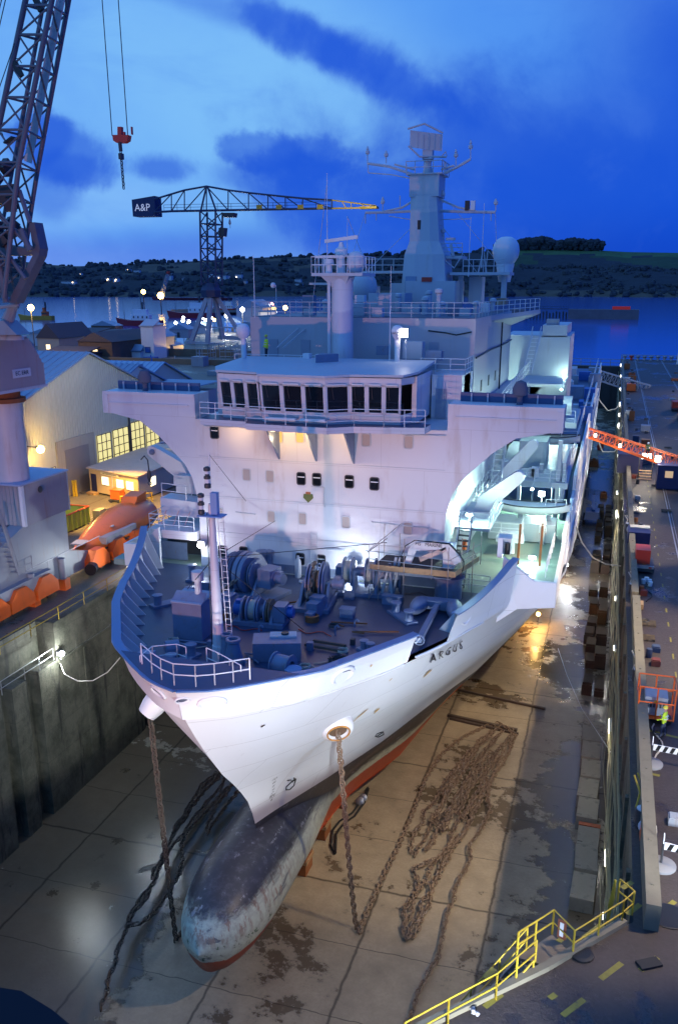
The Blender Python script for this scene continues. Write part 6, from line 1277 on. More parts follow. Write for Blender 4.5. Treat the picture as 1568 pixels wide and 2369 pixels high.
# yellow barrier and welding set
YB = thing('yellow_barrier', 'yellow steel barrier at the corner of the site office', 'barrier', (-50.2, 83.9, Q))
MB().rails([(-51, 83.6, Q), (-49.4, 84.4, Q)], 1.1, 2, .09, 1.2).rails([(-49.4, 84.4, Q), (-48.6, 86.4, Q)], 1.1, 2, .07, 1.2).build('rails', yellow, YB)
c = P(275, 1160, z=Q); G = thing('compressor', 'small red compressor on wheels standing before the site office windows', 'compressor', c)
MB().box(c.x-.7, c.x+.5, c.y-.5, c.y+.6, Q+.35, Q+1.35).box(c.x-.8, c.x+.6, c.y-.55, c.y+.65, Q+1.35, Q+1.42).build('casing', orange, G); MB().box(c.x-.9, c.x+.8, c.y-.7, c.y+.75, Q+.15, Q+.3).cyl((c.x-.6, c.y-.75, Q+.2), (c.x-.6, c.y-.55, Q+.2), .2, n=10).cyl((c.x+.4, c.y-.75, Q+.2), (c.x+.4, c.y-.55, Q+.2), .2, n=10).build('chassis', dark, G)
for k, px in enumerate((172, 178)): c = P(px, 1148, z=Q); tag(MB().cyl(c, c+Vector((0, 0, 1.9)), .14, n=10).build('guard_post', yellow), ('left' if k == 0 else 'right')+' one of two thin yellow guard posts at the warehouse doorway', 'post', 'guard posts at the warehouse doorway')
# warehouse with gables: wall at x = -59.5 facing the dock, ridges running away from it
WX = -59.4
def wy(px, py): p = P(px, py, x=WX); return p.y, p.z
shed = thing('workshop', 'cream gabled workshop with tall yellow-lit windows and a big doorway', 'workshop', (WX-8, 93, Q))
y0, y1, yp = 78.5, 108.5, 92.6; ze, zp = 25.4, 30.4; ze2 = 24.6
q = MB(); xx = WX-26; q.prism([(WX, y0, Q), (WX, y1, Q), (WX, y1, ze2), (WX, yp, zp), (WX, y0, ze+.8)], (-26, 0, 0)); q.build('walls', mat('ribbed_cladding', (.52, .52, .44), .6, var=.06, scale=.4, dirt=(.36, .34, .26), damt=.35, dscale=(1, 1, .1)), shed)
q = MB()
for i in range(60): y = y0+(y1-y0)*i/60; zt2 = ze+.8+(zp-ze-.8)*(y-y0)/(yp-y0) if y < yp else zp+(ze2-zp)*(y-yp)/(y1-yp); q.box(WX, WX+.06, y, y+.14, 20.6, zt2)
q.build('cladding_ribs', MATS['ribbed_cladding'], shed)
rfm = mat('sheet_roof', (.22, .30, .42), .5, var=.1, scale=.5, dirt=(.12, .15, .2), damt=.3)
def roof2(par, xa, xb, ya, za, yb, zb_, yc, zc, m=None):
    q = MB(); q.prism([(xa, ya, za), (xa, yb, zb_), (xa, yb, zb_+.2), (xa, ya, za+.2)], (xb-xa, 0, 0)); q.prism([(xa, yb, zb_), (xa, yc, zc), (xa, yc, zc+.2), (xa, yb, zb_+.2)], (xb-xa, 0, 0))
    n = int(abs(xb-xa)/1.1)
    for i in range(n): x = xa+(xb-xa)*(i+.5)/n; q.beam((x, ya, za+.24), (x, yb, zb_+.24), .07).beam((x, yb, zb_+.24), (x, yc, zc+.24), .07)
    q.build('roof', m or rfm, par)
roof2(shed, WX+.35, WX-34, y0-.5, ze+.5, yp, zp+.05, y1+.3, ze2-.1)
q = MB(); q.box(WX, WX+.15, 84.5, 92.3, Q, 21.2); q.build('door_surround', mat('doorway_concrete', (.42, .38, .3), .7, dirt=(.3, .24, .15), damt=.5), shed); q = MB(); q.box(WX+.13, WX+.2, 86.0, 90.9, Q, 20.0); q.build('roller_door', mat('roller_door', (.28, .25, .22), .55), shed)
q = MB(); q.box(WX+.05, WX+.12, 92.3, 100.6, Q, 16.8); q.box(WX+.05, WX+.12, 100.9, 109, Q, 16.8); q.build('plinth', mat('brick_dark', (.12, .09, .07), .8, dirt=(.2, .15, .1), damt=.5), shed)
for ya, yb, zt2 in ((92.9, 96.0, 20.6), (96.6, 100.3, 20.7), (101.0, 104.3, 21.0), (104.9, 108.4, 21.2), (79, 84, 18.5)):
    g_ = MB(); n, mz = 3, 5
    for i in range(n+1): y = ya+(yb-ya)*i/n; g_.box(WX+.1, WX+.17, y-.04, y+.04, 15.6, zt2)
    for i in range(mz+1): z_ = 15.6+(zt2-15.6)*i/mz; g_.box(WX+.1, WX+.17, ya, yb, z_-.04, z_+.04)
    o = g_.build('window', dark, shed); MB().box(WX+.05, WX+.1, ya, yb, 15.6, zt2).build('pane', mat('workshop_window_light', (.5, .45, .2), .4, emit=(1, .86, .34), es=.85 if ya < 100 and ya > 90 else 1.5), o)
for y in (100.4,): MB().cyl((WX+.2, y+.2, Q), (WX+.2, y+.2, 25.2), .14, n=8).build('drainpipe', dark, shed, 40)
shed2 = thing('workshop', 'lower workshop wing with big grey doors beyond the drainpipe, pipe shop sign', 'workshop', (WX-4, 118, Q))
MB().box(WX-20, WX, 108.9, 116, Q, 23.6).box(WX-20, WX+.8, 116, 117, Q, 23.2).box(WX-20, WX-.4, 117, 129, Q, 22.6).build('walls', mat('grey_cladding', (.36, .34, .38), .6, dirt=(.25, .2, .2), damt=.3), shed2); MB().box(WX, WX+.1, 109.4, 115.5, Q, 22.8).build('sliding_door', mat('door_grey', (.26, .24, .3), .6), shed2)
roof2(shed2, -67.6, -100, 109, 23.2, 119, 26.7, 129.6, 22.8); q = MB(); q.prism([(-68, 109.3, 22), (-68, 109.3, 23.1), (-68, 119, 26.6), (-68, 129.3, 22.8), (-68, 129.3, 22)], (-.4, 0, 0)); q.build('gable', cream, shed2); MB().box(WX-9, WX+.3, 108.9, 129.3, 23.62, 23.75).build('flat_roof', rfm, shed2)
c = P(379, 1027, x=WX+.9); o = MB().box(WX+.9, WX+.98, c.y-2.2, c.y+2.2, c.z-.45, c.z+.45).build('sign', mat('sign_white', (.8, .8, .8), .5), shed2); q = MB(); text_at(q, 'PIPE SHOP', .62, (WX+1.02, c.y, c.z), (0, 1, 0), (0, 0, 1), .004); q.build('sign_lettering', navy, o)
shed3 = thing('workshop', 'workshop with pale blue roof and pale gable end, just behind the port-side-free wing tip', 'workshop', (WX-10, 150, Q)); shed3['label'] = 'third workshop with pale blue roof, just beyond the pipe shop'
MB().box(-110, -75, 130.5, 150, Q, 21.6).build('walls', cream, shed3); roof2(shed3, -74.5, -110, 130.3, 21.8, 140, 25.3, 150.4, 21.4, mat('pale_roof', (.36, .46, .58), .5)); MB().prism([(-75, 130.7, 21.6), (-75, 140, 25.2), (-75, 150, 21.5)], (-.3, 0, 0)).build('gable', cream, shed3)
MB().box(-84, -78, 152, 158, 20.2, 20.4).build('skylight', bluem, shed3)
shed4 = thing('workshop', 'long low blue-roofed workshop with a dark roof panel, behind the big cream gable', 'workshop', (-100, 125, Q))
MB().box(-160, -100, 112, 150, Q, 20.8).build('walls', cream, shed4); roof2(shed4, -78, -160, 112, 20.8, 138, 25.0, 151, 21.5); MB().prism([(-84, 122, 22.75), (-106, 122, 22.75), (-110, 132, 24.35), (-88, 132, 24.35)], (0, 0, .06)).build('dark_roof_panel', mat('old_roof', (.06, .05, .06), .7), shed4)
# sodium lamp at the doorway
c = P(92, 1035, x=WX+1.6); SL = thing('wall_lantern', 'bright sodium lamp glaring above the warehouse doorway', 'lamp', (WX+.2, c.y, c.z-.6)); MB().cyl((WX, c.y, c.z), (c.x, c.y, c.z), .06, n=6).box(c.x-.3, c.x+.1, c.y-.3, c.y+.3, c.z-.15, c.z+.15).build('bracket', dark, SL)
ball('lamp_glass', (c.x+.1, c.y, c.z-.2), .42, lits, SL); lamp('sodium_light', (c.x+1.2, c.y, c.z-.5), 1100, SOD, .3)
lamp('yard_white_light', (-44, 84, 34), 3600, (.86, .96, 1), .3, (WX, 93, 24), 80)
lamp('yard_sodium_light', (-49, 80.5, 25), 24000, (1, .55, .09), .3, (-50.5, 81, Q), 92); lamp('yard_sodium_light', (-46, 60, 25), 3600, (1, .62, .3), .3, (-45, 66, Q), 120)
# orange cherry picker and orange container by the pipe shop
c = P(417, 1055, z=Q); CP = thing('orange_lift', 'small orange boom lift parked in front of the pipe shop', 'boom lift', c); MB().beam(c+Vector((-1, 0, .6)), c+Vector((1.6, 0, 1.9)), .25).box(c.x+1.1, c.x+2.3, c.y-.4, c.y+.4, Q+1.7, Q+2.5).build('boom', orange, CP); MB().box(c.x-1.4, c.x+1.2, c.y-.8, c.y+.8, Q+.3, Q+.9).build('chassis', dark, CP)
c = P(415, 1098, z=Q); OC = thing('bus', 'orange and cream coach parked behind the raised davit arm', 'bus', c); MB().box(c.x-4.5, c.x+3.5, c.y, c.y+2.6, Q+.4, Q+2.0).build('body', orange, OC); MB().box(c.x-4.5, c.x+3.5, c.y, c.y+2.6, Q+2.0, Q+3.0).build('window_band', glass, OC); MB().box(c.x-4.6, c.x+3.6, c.y-.05, c.y+2.65, Q+3.0, Q+3.4).build('roof', cream, OC); MB().cyl((c.x+1.8, c.y-.05, Q+2.4), (c.x+1.8, c.y+.0, Q+2.4), .3, n=12).build('roundel', white, OC)
for dx in (-3, 2): MB().cyl((c.x+dx, c.y-.05, Q+.45), (c.x+dx, c.y+.3, Q+.45), .45, n=14).build('wheel', rubber, OC)
# lamp in the gallery of the left wall
c = Vector((WL+.25, 50.75, 12.15)); GL = thing('wall_floodlight', 'dazzling white floodlight on the ledge of the left dock wall', 'lamp', (c.x, c.y, gz)); MB().cyl((c.x, c.y, gz), (c.x, c.y, 12.1), .05, n=6).build('stand', steel, GL); MB().box(c.x-.2, c.x+.1, c.y-.2, c.y+.2, 12.05, 12.4).build('housing', steel, GL)
ball('lamp_glass', (c.x+.22, c.y-.1, c.z+.1), .2, litc, GL); lamp('wall_floodlight_light', (c.x+.6, c.y-.5, c.z+.1), 650, (.85, .95, 1), .15)
q = MB(); q.tube([P(140, 1535, x=WL+.1), P(150, 1560, x=WL+1), P(180, 1576, x=WL+2), P(215, 1575, x=WL+3), P(250, 1555, x=WL+4.5), P(278, 1522, x=WL+6)], .04, 5); tag(q.build('mooring_line', rope), 'slack yellowish rope sagging from the left wall to the bow', 'rope')
# hook block hanging from the crane rope
HB_ = thing('hook_block', 'red crane hook block with chain hanging from two ropes against the sky', 'hook', P(278, 345, y=62)); U = lambda px, py: P(px, py, y=62)
MB().prism([U(260, 312), U(297, 312), U(295, 325), U(287, 330), U(269, 330), U(262, 325)], (0, .5, 0)).prism([U(272, 293), U(281, 293), U(281, 312), U(272, 312)], (0, .3, 0)).box(U(284, 0).x, U(286, 0).x, 62, 62.2, U(286, 312).z, U(286, 294).z).box(U(265, 0).x, U(268, 0).x, 62, 62.2, U(286, 312).z, U(266, 306).z).build('block', redm, HB_)
for a, b in (((260, 314), (228, -120)), ((296, 312), (270, -60))): MB().cyl(U(*a), U(*b), .035, n=5).build('hoist_rope', dark, HB_)
MB().cyl(U(278, 330), U(280, 350), .14, n=8).rbox(U(281, 362), (0, 0, 1), .2, .2, .12).build('swivel', dark, HB_); q = MB(); chain(q, [U(280, 350), U(283, 390), U(287, 438)], .34, .035); q.build('hook_chain', dark, HB_)

QL = thing('added_quay_lamp', 'added lamp on a short post at the left quay edge, unseen behind the bow shoulder', 'lamp', (-37.7, 63, Q)); MB().cyl((-37.7, 63, Q), (-37.7, 63, Q+.6), .05, n=6).box(-37.8, -37.5, 62.8, 63.2, Q+.5, Q+.85).build('housing', steel, QL)  # added lamp hidden from view, makes a second reflection on the dock floor
ball('lamp_glass', (-37.42, 63, Q+.68), .16, litc, QL); lamp('added_quay_light', (-37.0, 62.8, Q+.6), 900, (.85, .95, 1), .15)
# ------------------------------------------------------------------ dock floor objects on the right
random.seed(21)
bl = [((1357, 1738), (1388, 1738)), ((1355, 1775), (1388, 1775)), ((1354, 1812), (1387, 1812)), ((1353, 1850), (1386, 1850)), ((1352, 1890), (1388, 1890)), ((1358, 1940), (1395, 1940)), ((1354, 1990), (1392, 1992)), ((1348, 2050), (1388, 2052))]
names = ['farthest', 'second farthest', 'third farthest', 'fourth farthest', 'middle', 'bluish one with an orange stripe', 'second nearest', 'nearest and longest']
B0 = None
for i in range(8):
    y = 71.2-i*2.98-(.15 if i > 4 else 0); x = 1.15+(.22 if i == 5 else 0)+random.uniform(-.12, .08); rz = random.uniform(-.05, .05); hh = random.uniform(.95, 1.15)
    q = MB(); q.box(-.75, .75, -1.38, 1.38, 0, hh); q.box(-.7, -.35, -1.1, -.9, hh, hh+.05)
    o = q.build('concrete_block', blockm, origin=(0, 0, 0)); o.location = (x, y, .005); o.rotation_euler = (0, 0, rz)
    bv = o.modifiers.new('b', 'BEVEL'); bv.width = .05; bv.segments = 2
    tag(o, 'large concrete block on the dock floor, '+(names[i] if i == 5 else names[i]+' in its row by the wall'), 'concrete block', 'row of concrete blocks beside the right dock wall')
    if i == 5: s_ = MB(); s_.box(-.76, .76, .9, 1.3, .3, hh+.06); p_ = s_.build('orange_stripe', mat('orange_stripe', (.5, .12, .04), .7, var=.3, scale=3), origin=(0, 0, 0)); p_.parent = o
crate = None
for i in range(24):
    y = 82+i*3.3; 
    for j, x in enumerate((.35, 1.6)):
        if random.random() < .42: continue
        w_ = random.uniform(.45, .6); h_ = random.choice((.6, 1.1, 1.5)); q = MB(); q.box(-w_, w_, -1.2, 1.2, 0, h_)
        q.cur = 0; o = MB().box(-w_, w_, -1.2, 1.2, 0, h_).build('keel_block', mat('old_steel_block', (.06, .035, .025), .8, var=.5, scale=1.5) if random.random() < .5 else mat('timber_block', (.05, .035, .025), .8, var=.4, scale=2), origin=(0, 0, 0)); o.location = (x+random.uniform(-.15, .15), y, .005); o.rotation_euler = (0, 0, random.uniform(-.06, .06))
        o2 = MB().box(-w_*.9, w_*.9, -1.1, 1.1, h_+.003, h_+.25).build('timber_cap', mat('old_timber_cap', (.07, .05, .035), .85, var=.5, scale=2), origin=(0, 0, 0)); o2.parent = o
        tag(o, 'dark rusty keel block stacked on the dock floor by the right wall', 'keel block', 'spare keel blocks stacked beside the right dock wall')
for i in range(9):                                   # blocks under the keel
    y = 47+i*4.2; o = MB().box(CX-1.0, CX+1.0, y, y+1.4, .005, 1.39).build('keel_block', rusty); MB().box(CX-1.1, CX+1.1, y-.05, y+1.45, .9, 1.15).build('timber_cap', wood, o); tag(o, 'keel block carrying the ship on the dock centreline', 'keel block', 'keel blocks under the ship')
# hoses and drums on the floor by the keel
for k, pts in enumerate(([(850, 1822), (838, 1850), (815, 1880), (785, 1900), (770, 1920), (765, 1955), (775, 1975)], [(852, 1825), (843, 1855), (820, 1888), (795, 1905), (778, 1930), (776, 1972)])):
    q = MB(); q.tube([P(a, b, z=.12+.05*k) for a, b in pts], .08, 6); tag(q.build('hose', rubber), 'black hose lying along the red keel edge, '+('outer' if k else 'inner')+' of two', 'hose', 'black hoses on the dock floor')
for k, (a, b) in enumerate(((833, 1854), (840, 1846))): c = P(a, b, z=.3); tag(MB().lathe(c, [(.3, -.1), (.34, 0), (.34, .12), (.2, .2)], 12, (0, -.8, .5)).build('hose_reel', steel, None, 50), ('left' if k == 0 else 'right')+' one of two small grey reels at the end of the black hoses', 'reel', 'small reels by the keel')
for k, (a, b) in enumerate(((1660, 1100), (1130, 1600))): pass
for k, pts in enumerate(([(1060, 1760), (1120, 1640), (1100, 1660)],)): pass
q = MB(); q.beam(P(1200, 1625, z=.1)-Vector((6, -1, 0)), P(1260, 1640, z=.1), .22); q.beam(P(1035, 1655, z=.1), P(1195, 1690, z=.1), .3).beam(P(1040, 1662, z=.1), P(1198, 1698, z=.1), .2)
tag(q.build('steel_rails', mat('dark_rail', (.07, .05, .04), .6)), 'pair of long dark rails across the dock floor behind the chain heap', 'rails')
q = MB(); q.tube([P(1290, 1500, z=3), P(1310, 1560, z=2), P(1345, 1640, z=1.2), P(1385, 1700, z=2.8), P(1415, 1745, z=5)], .025, 4); tag(q.build('cable', white), 'thin pale cable curving from the ship side to the right dock wall', 'cable')
for k, (pts, lb) in enumerate((([(1330, 1212, 19), (1345, 1255, 12), (1370, 1290, 9), (1400, 1305, 9), (1440, 1310, 13)], 'pale hose sagging from the ship to the quay near the red machine'), ([(1378, 985, 20), (1383, 1020, 14), (1393, 1045, 12), (1420, 1045, 12), (1432, 1030, 15)], 'pink hose looping under the red boom'), ([(1378, 895, 20), (1385, 925, 14), (1405, 950, 12), (1425, 945, 12), (1440, 925, 15)], 'pale hoses looping across the far part of the dock'))):
    q = MB(); y_ = (88, 150, 200)[k]; q.tube([P(a, b, y=y_-c*.0) for a, b, c in pts], .08+.03*k, 6); tag(q.build('hose', rope), lb, 'hose')
# blue machine on the floor
c = P(1368, 1205, z=0); BM = thing('boom_lift', 'blue boom lift parked on the dock floor close to the hull', 'boom lift', c)
MB().prism([(c.x-1.3, c.y-2, .6), (c.x+1.3, c.y-2, .6), (c.x+1.1, c.y-1.8, 1.9), (c.x-1.1, c.y-1.8, 1.9)], (0, 3.6, 0)).build('body', bluem, BM); MB().beam(c+Vector((.1, -1, 2)), c+Vector((-.1, 5, 3.2)), .55, .5).build('boom', bluem, BM)
for dx in (-1.3, 1.3):
    for dy in (-1.4, 1.4): MB().cyl((c.x+dx-.2, c.y+dy, .5), (c.x+dx+.2, c.y+dy, .5), .5, n=14).build('wheel', rubber, BM)
MB().rails([c+Vector((-1, 5, 3)), c+Vector((1, 5, 3)), c+Vector((1, 6.2, 3)), c+Vector((-1, 6.2, 3))], 1, 2, .04, 1).build('basket', dark, BM)
for a in ((1387, 1040, redm, 'red oil tank lying on the floor near the looping hose', 'tank', 1.2), (1370, 1050, cream, 'pale covered heap beside the red tank on the floor', 'tarpaulin', 1.6), (1372, 1078, rusty, 'rusty pump set on the dock floor near the ship side', 'pump', 1.6), (1388, 905, cream, 'pale box on the far dock floor', 'box', 2.2), (1395, 1150, rusty, 'rust-red box standing on the floor beside keel blocks', 'box', 1.0)):
    c = P(a[0], a[1], z=0); r_ = a[5]
    if a[4] == 'tank': q = MB().cyl(c+Vector((0, -r_, .8)), c+Vector((0, r_, .8)), .8, n=14).box(c.x-.6, c.x+.6, c.y-r_*.8, c.y+r_*.8, 0, .3)
    else: q = MB().prism([(c.x-r_*.7, c.y-r_, 0), (c.x+r_*.7, c.y-r_, 0), (c.x+r_*.55, c.y-r_*.7, r_*.8), (c.x-r_*.55, c.y-r_*.7, r_*.8)], (0, r_*1.7, 0)).box(c.x-.3, c.x+.3, c.y-.3, c.y+.3, r_*.8, r_*1.1)
    tag(q.build({'tank': 'oil_tank', 'tarpaulin': 'covered_heap', 'pump': 'pump_set', 'box': 'equipment_box'}[a[4]], a[2]), a[3], a[4])
c = P(1243, 1446, z=0); FLP = thing('floor_lamp', 'glaring orange work lamp standing on the dock floor beneath the port bow', 'lamp', c); MB().cyl(c, c+Vector((0, 0, 1.3)), .04, n=6).box(c.x-.3, c.x+.3, c.y-.1, c.y+.1, 1.2, 1.6).build('stand', dark, FLP); ball('lamp_glass', c+Vector((0, -.25, 1.45)), .24, lits, FLP); lamp('work_lamp_light', c+Vector((0, -.8, 1.9)), 900, (1, .6, .18), .2)
c = P(1306, 1338, z=0); FLW = thing('floor_lamp', 'dazzling white work lamp on the dock floor against the ship side', 'lamp', c); MB().cyl(c, c+Vector((0, 0, 1.8)), .05, n=6).build('stand', dark, FLW); ball('lamp_glass', c+Vector((0, -.2, 2.0)), .3, litc, FLW); lamp('work_lamp_light', c+Vector((.4, -1.2, 2.6)), 1500, (.9, .95, 1), .3)
for y in (140, 165, 190): lamp('hull_side_fill', (1.6, y, 9), 3200, (.85, .95, 1), .3, (-2.3, y+3, 15), 120)  # added lights that whiten the ship side, no fittings stand here
lamp('hull_side_fill', (1.8, 92, 3), 5000, (.85, .93, 1), .3, (-2.3, 86, 16), 120)
# tube lamps and pipes along the right wall
q = MB()
for k, (x, z_) in enumerate(((2.42, 9.2), (2.5, 5.1), (2.3, 12.2))): q.tube([(x+.04*math.sin(y*.5), y, z_+.12*math.sin(y*.31+k)) for y in range(33, 300, 4)], .07, 5)
for k in range(9): z_ = random.uniform(2, 13.5); ph = random.random()*6; q.tube([(2.25+.12*math.sin(y*.4+ph), y, z_-.5*abs(math.sin(y*.26+ph))-.3*math.sin(y*.05+ph)) for y in range(33, 220, 2)], random.uniform(.025, .06), 4)
tag(q.build('service_pipes', mat('pipe_ochre', (.35, .30, .16), .5, .3, var=.4, scale=.7)), 'ochre service pipes and cables running along the right dock wall', 'pipes')
T0 = thing('tube_lamp', 'white strip lamp on the right dock wall', 'lamp', (0, 0, 0)); MB().box(-.12, 0, -.8, .8, -.1, .1).build('housing', steel, T0); MB().cyl((-.14, -.75, 0), (-.14, .75, 0), .045, n=8).build('tube', mat('strip_lamp', (1, 1, 1), emit=(1, .95, .72), es=5), T0)
first = True
for px, py, lb, pw in ((1405, 1985, 'long white strip lamp low on the right dock wall, nearest of the strip lamps', 60), (1400, 2120, 'dim strip lamp at the foot of the right dock wall near the yellow railing', 0), (1413, 1680, 'yellowish strip lamp on the right wall beside the concrete block row', 90), (1424, 1500, 'greenish strip lamp on the right dock wall', 0),
                   (1427, 1385, 'strip lamp on the right wall below the red machine', 0), (1429, 1190, 'biggest and brightest strip lamp on the right dock wall', 260), (1430, 1140, 'strip lamp just beyond the brightest one', 0), (1431, 1085, 'strip lamp beneath the near end of the red boom', 60), (1432, 1055, 'strip lamp close under the red boom', 0), (1433, 985, 'white strip lamp in the middle distance of the right wall', 120),
                   (1434, 960, 'strip lamp beyond the looping pink hose', 0), (1436, 935, 'strip lamp at the end of the pale hoses', 80), (1437, 900, 'small strip lamp near the grey boom', 0), (1438, 870, 'farthest strip lamp but one', 0), (1438, 845, 'farthest strip lamp on the right wall', 60)):
    c = P(px, py, x=2.3); L_ = c.y/52
    if first: o = T0; first = False; o.location = c; 
    else: o = dup(T0, c)
    o['label'] = lb; o['group'] = 'strip lamps along the right dock wall'; o.scale = (1+.4*(L_-1), min(3., L_*(1.2 if pw else .45)), 1+.7*(L_-1))
    if pw: lamp('strip_lamp_light', (c.x-.5, c.y, c.z), pw*2.5, (1, .97, .8), .2)
# ------------------------------------------------------------------ dock head: yellow stairs and railings
q = MB(); ed = [P(1470, 2072, z=Q), P(1443, 2136, z=Q), P(1329, 2202, z=Q), P(1263, 2241, z=Q), P(999, 2369, z=Q), P(780, 2480, z=Q)]
for a, b in zip(ed[1:], ed[2:]): q.beam(a+Vector((0, 0, .1)), b+Vector((0, 0, .1)), .28, .2)
tag(q.build('edge_kerb', concm), 'low concrete kerb along the slanting edge of the dock head', 'kerb')
YR = thing('quay_railing', 'yellow railing on the dock head between the stair landing and the parapet', 'railing', ed[2])
up = Vector((0, 0, 1)); C1, C2 = P(1281, 2105, z=Q+1.1)-up*1.1, P(1199, 2157, z=Q+1.1)-up*1.1; W1 = P(1329, 2153, z=Q+1.1)-up*1.1; tt = P(1443, 2083, z=Q+1.1)-up*1.1; t2_ = P(1433, 2034, z=Q+1.1)-up*1.1; t3 = P(1467, 2062, z=Q+1.1)-up*1.1
MB().rails([W1, tt, t3], 1.1, 2, .03, 1.5).rails([t3, t2_], 1.1, 2, .035, 1.2).build('rails', yellow, YR)
q = MB(); 
for k in range(7): a = t2_+Vector((-.15, .35*k, -.9*k*.5)); q.rails([a, a+Vector((0, .5, -.3))], 1.0, 1, .03, .6)
q.build('ladder_rails', yellow, YR)
LN = thing('stair_landing', 'landing at the head of the yellow steps with a small notice', 'landing', C1)
q = MB(); W2 = P(1263, 2235, z=Q); q.prism([C1, C2, W2, W1], (0, 0, -.12)); q.build('platform', mat('landing_steel', (.16, .13, .1), .7), LN); MB().rails([W1, C1, C2], 1.1, 2, .035, 1.3).build('rails', yellow, LN)
c = C1.lerp(W1, .25)+up*.6; nb = MB().prism([c+Vector((-.02, -.02, -.45)), c+Vector((.3, -.16, -.45)), c+Vector((.3, -.16, .35)), c+Vector((-.02, -.02, .35))], (0, .03, 0)).build('notice_board', mat('brown_board', (.2, .06, .03), .6), LN)
MB().prism([c+Vector((.06, -.08, -.35)), c+Vector((.2, -.14, -.35)), c+Vector((.2, -.14, .25)), c+Vector((.06, -.08, .25))], (0, .02, 0)).build('notice', white, nb)
ST = thing('dock_stairs', 'yellow-railed steel steps descending from the dock head into the dock', 'stairs', C2)
dn = Vector((-.67, -.742, 0)); nn = Vector((-.742, .67, 0)); s0 = W2+nn*.55+Vector((0, 0, -.15)); q = MB(); sl = dn+Vector((0, 0, -.62))
for k in (-.5, .5): q.beam(s0+nn*k, s0+nn*k+sl*9, .07, .25)
q.build('stringers', mat('stair_steel', (.25, .22, .18), .6, dirt=(.15, .08, .04), damt=.6), ST)
for i in range(28): c = s0+sl*(i*.32+.15); MB().rbox(c, nn, .5, .12, .02).build('tread', MATS['stair_steel'], ST)
MB().rails([s0+nn*.5, s0+nn*.5+sl*9], 1.05, 2, .03, 1.6).rails([s0-nn*.5+sl*.6, s0-nn*.5+sl*9], 1.0, 2, .035, 1.6).build('handrails', yellow, ST)
R3 = MB(); R3.rails([P(1241, 2175, z=Q+1.1)-up*1.1, P(1150, 2252, z=Q+1.1)-up*1.1, P(1038, 2311, z=Q+1.1)-up*1.1, P(937, 2366, z=Q+1.1)-up*1.1], 1.1, 2, .035, 1.5); tag(R3.build('quay_railing', yellow), 'yellow railing along the dock head edge, nearer side of the steps', 'railing')
for k, (a, b, w_) in enumerate(((1100, 2350, .22),)): c = P(a, b, z=Q); q = MB(); clump(q, c+Vector((0, 0, .1)), w_, 3); tag(q.build('plastic_bag', mat('bag_white', (.4, .4, .44), .5)), ('crumpled white bag on the dock head, bottom of the picture' if k == 0 else 'small pale litter at the top of the steps'), 'bag')
c = P(1345, 2210, z=Q); tag(MB().lathe(c, [(.42, 0), (.42, .08), (.3, .1)], 16).build('manhole_cover', black), 'round black cover at the foot of the yellow railing', 'cover')
c = P(1500, 2232, z=Q); tag(MB().rbox(c+Vector((0, 0, .05)), (.8, .5, 0), .42, .22, .05).build('rubber_mat', rubber), 'dark rectangular mat lying on the quay, lower right', 'mat')
c = P(1545, 2120, z=Q); tag(MB().lathe(c, [(.75, 0), (.75, .03), (.7, .04)], 20).build('oil_drip_tray', black), 'large dark round patch plate on the quay near the right edge', 'plate')
# ------------------------------------------------------------------ right quay objects
def barrier(px, py, lb, rot):
    c = P(px, py, z=Q); t_ = thing('striped_barrier', lb, 'barrier', c, 'striped barriers on the right quay')
    MB().lathe(c, [(.62, 0), (.62, .1), (.5, .16), (.15, .18)], 22).build('base', mat('base_concrete', (.22, .22, .24), .8), t_, 40); MB().cyl(c+up*.1, c+up*1.15, .05, n=8).build('post', dark, t_)
    d = Vector((math.cos(rot), math.sin(rot), 0)); MB().rbox(c+d*1.6+up*1.0, d, 1.55, .02, .17).build('board', white, t_)
    q = MB(); n_ = Vector((d.y, -d.x, 0))
    for k in range(9): a = c+d*(.15+k*.34)+up*.84+n_*.024; q.prism([a, a+d*.17, a+d*.29+up*.32, a+d*.12+up*.32], n_*-.002 if 0 else n_*.004)
    q.build('stripes', black, t_); MB().rbox(c+up*1.35, up, .22, .07, .02).build('reflector', white, t_); return t_
barrier(1503, 1768, 'striped black and white barrier behind, nearer the orange platform', -.12); barrier(1527, 2003, 'striped black and white barrier in front, nearer the camera', -.15)
PL = thing('access_platform', 'orange scissor-lift basket cage standing on the right quay behind a man in hi-vis', 'lift', P(1512, 1680, z=Q))
c = P(1512, 1668, z=Q); x0, x1, y0, y1 = c.x-.95, c.x+.95, c.y-.4, c.y+1.4; q = MB()
for z_ in (.35, 1.3, 2.2): q.tube([(x0, y0, Q+z_), (x1, y0, Q+z_), (x1, y1, Q+z_), (x0, y1, Q+z_)], .045, 6, True)
for x, y in ((x0, y0), (x1, y0), (x1, y1), (x0, y1), ((x0+x1)/2, y0), ((x0+x1)/2, y1)): q.cyl((x, y, Q+.3), (x, y, Q+2.2), .045, n=6)
q.build('cage', orange, PL); MB().box(x0, x1, y0, y1, Q+.28, Q+.34).build('floor_plate', orange, PL); MB().box(x0+.35, x1-.35, y0+.3, y1-.2, Q+.4, Q+1.5).build('control_cabinet', cgrey, PL)
for k in range(6): MB().box(x0+.45+k*.17, x0+.55+k*.17, y0+.25, y0+.3, Q+.9, Q+1.2).build('switch', dark, PL)
MB().cyl((x0+.3, y0, Q+.25), (x0+.3, y0+.5, Q+.25), .25, n=10).cyl((x1-.3, y0, Q+.25), (x1-.3, y0+.5, Q+.25), .25, n=10).build('wheels', rubber, PL); MB().box(c.x-.15, c.x+.05, y0-.02, y0, Q+1.3, Q+1.45).build('warning_plate', yellow, PL)
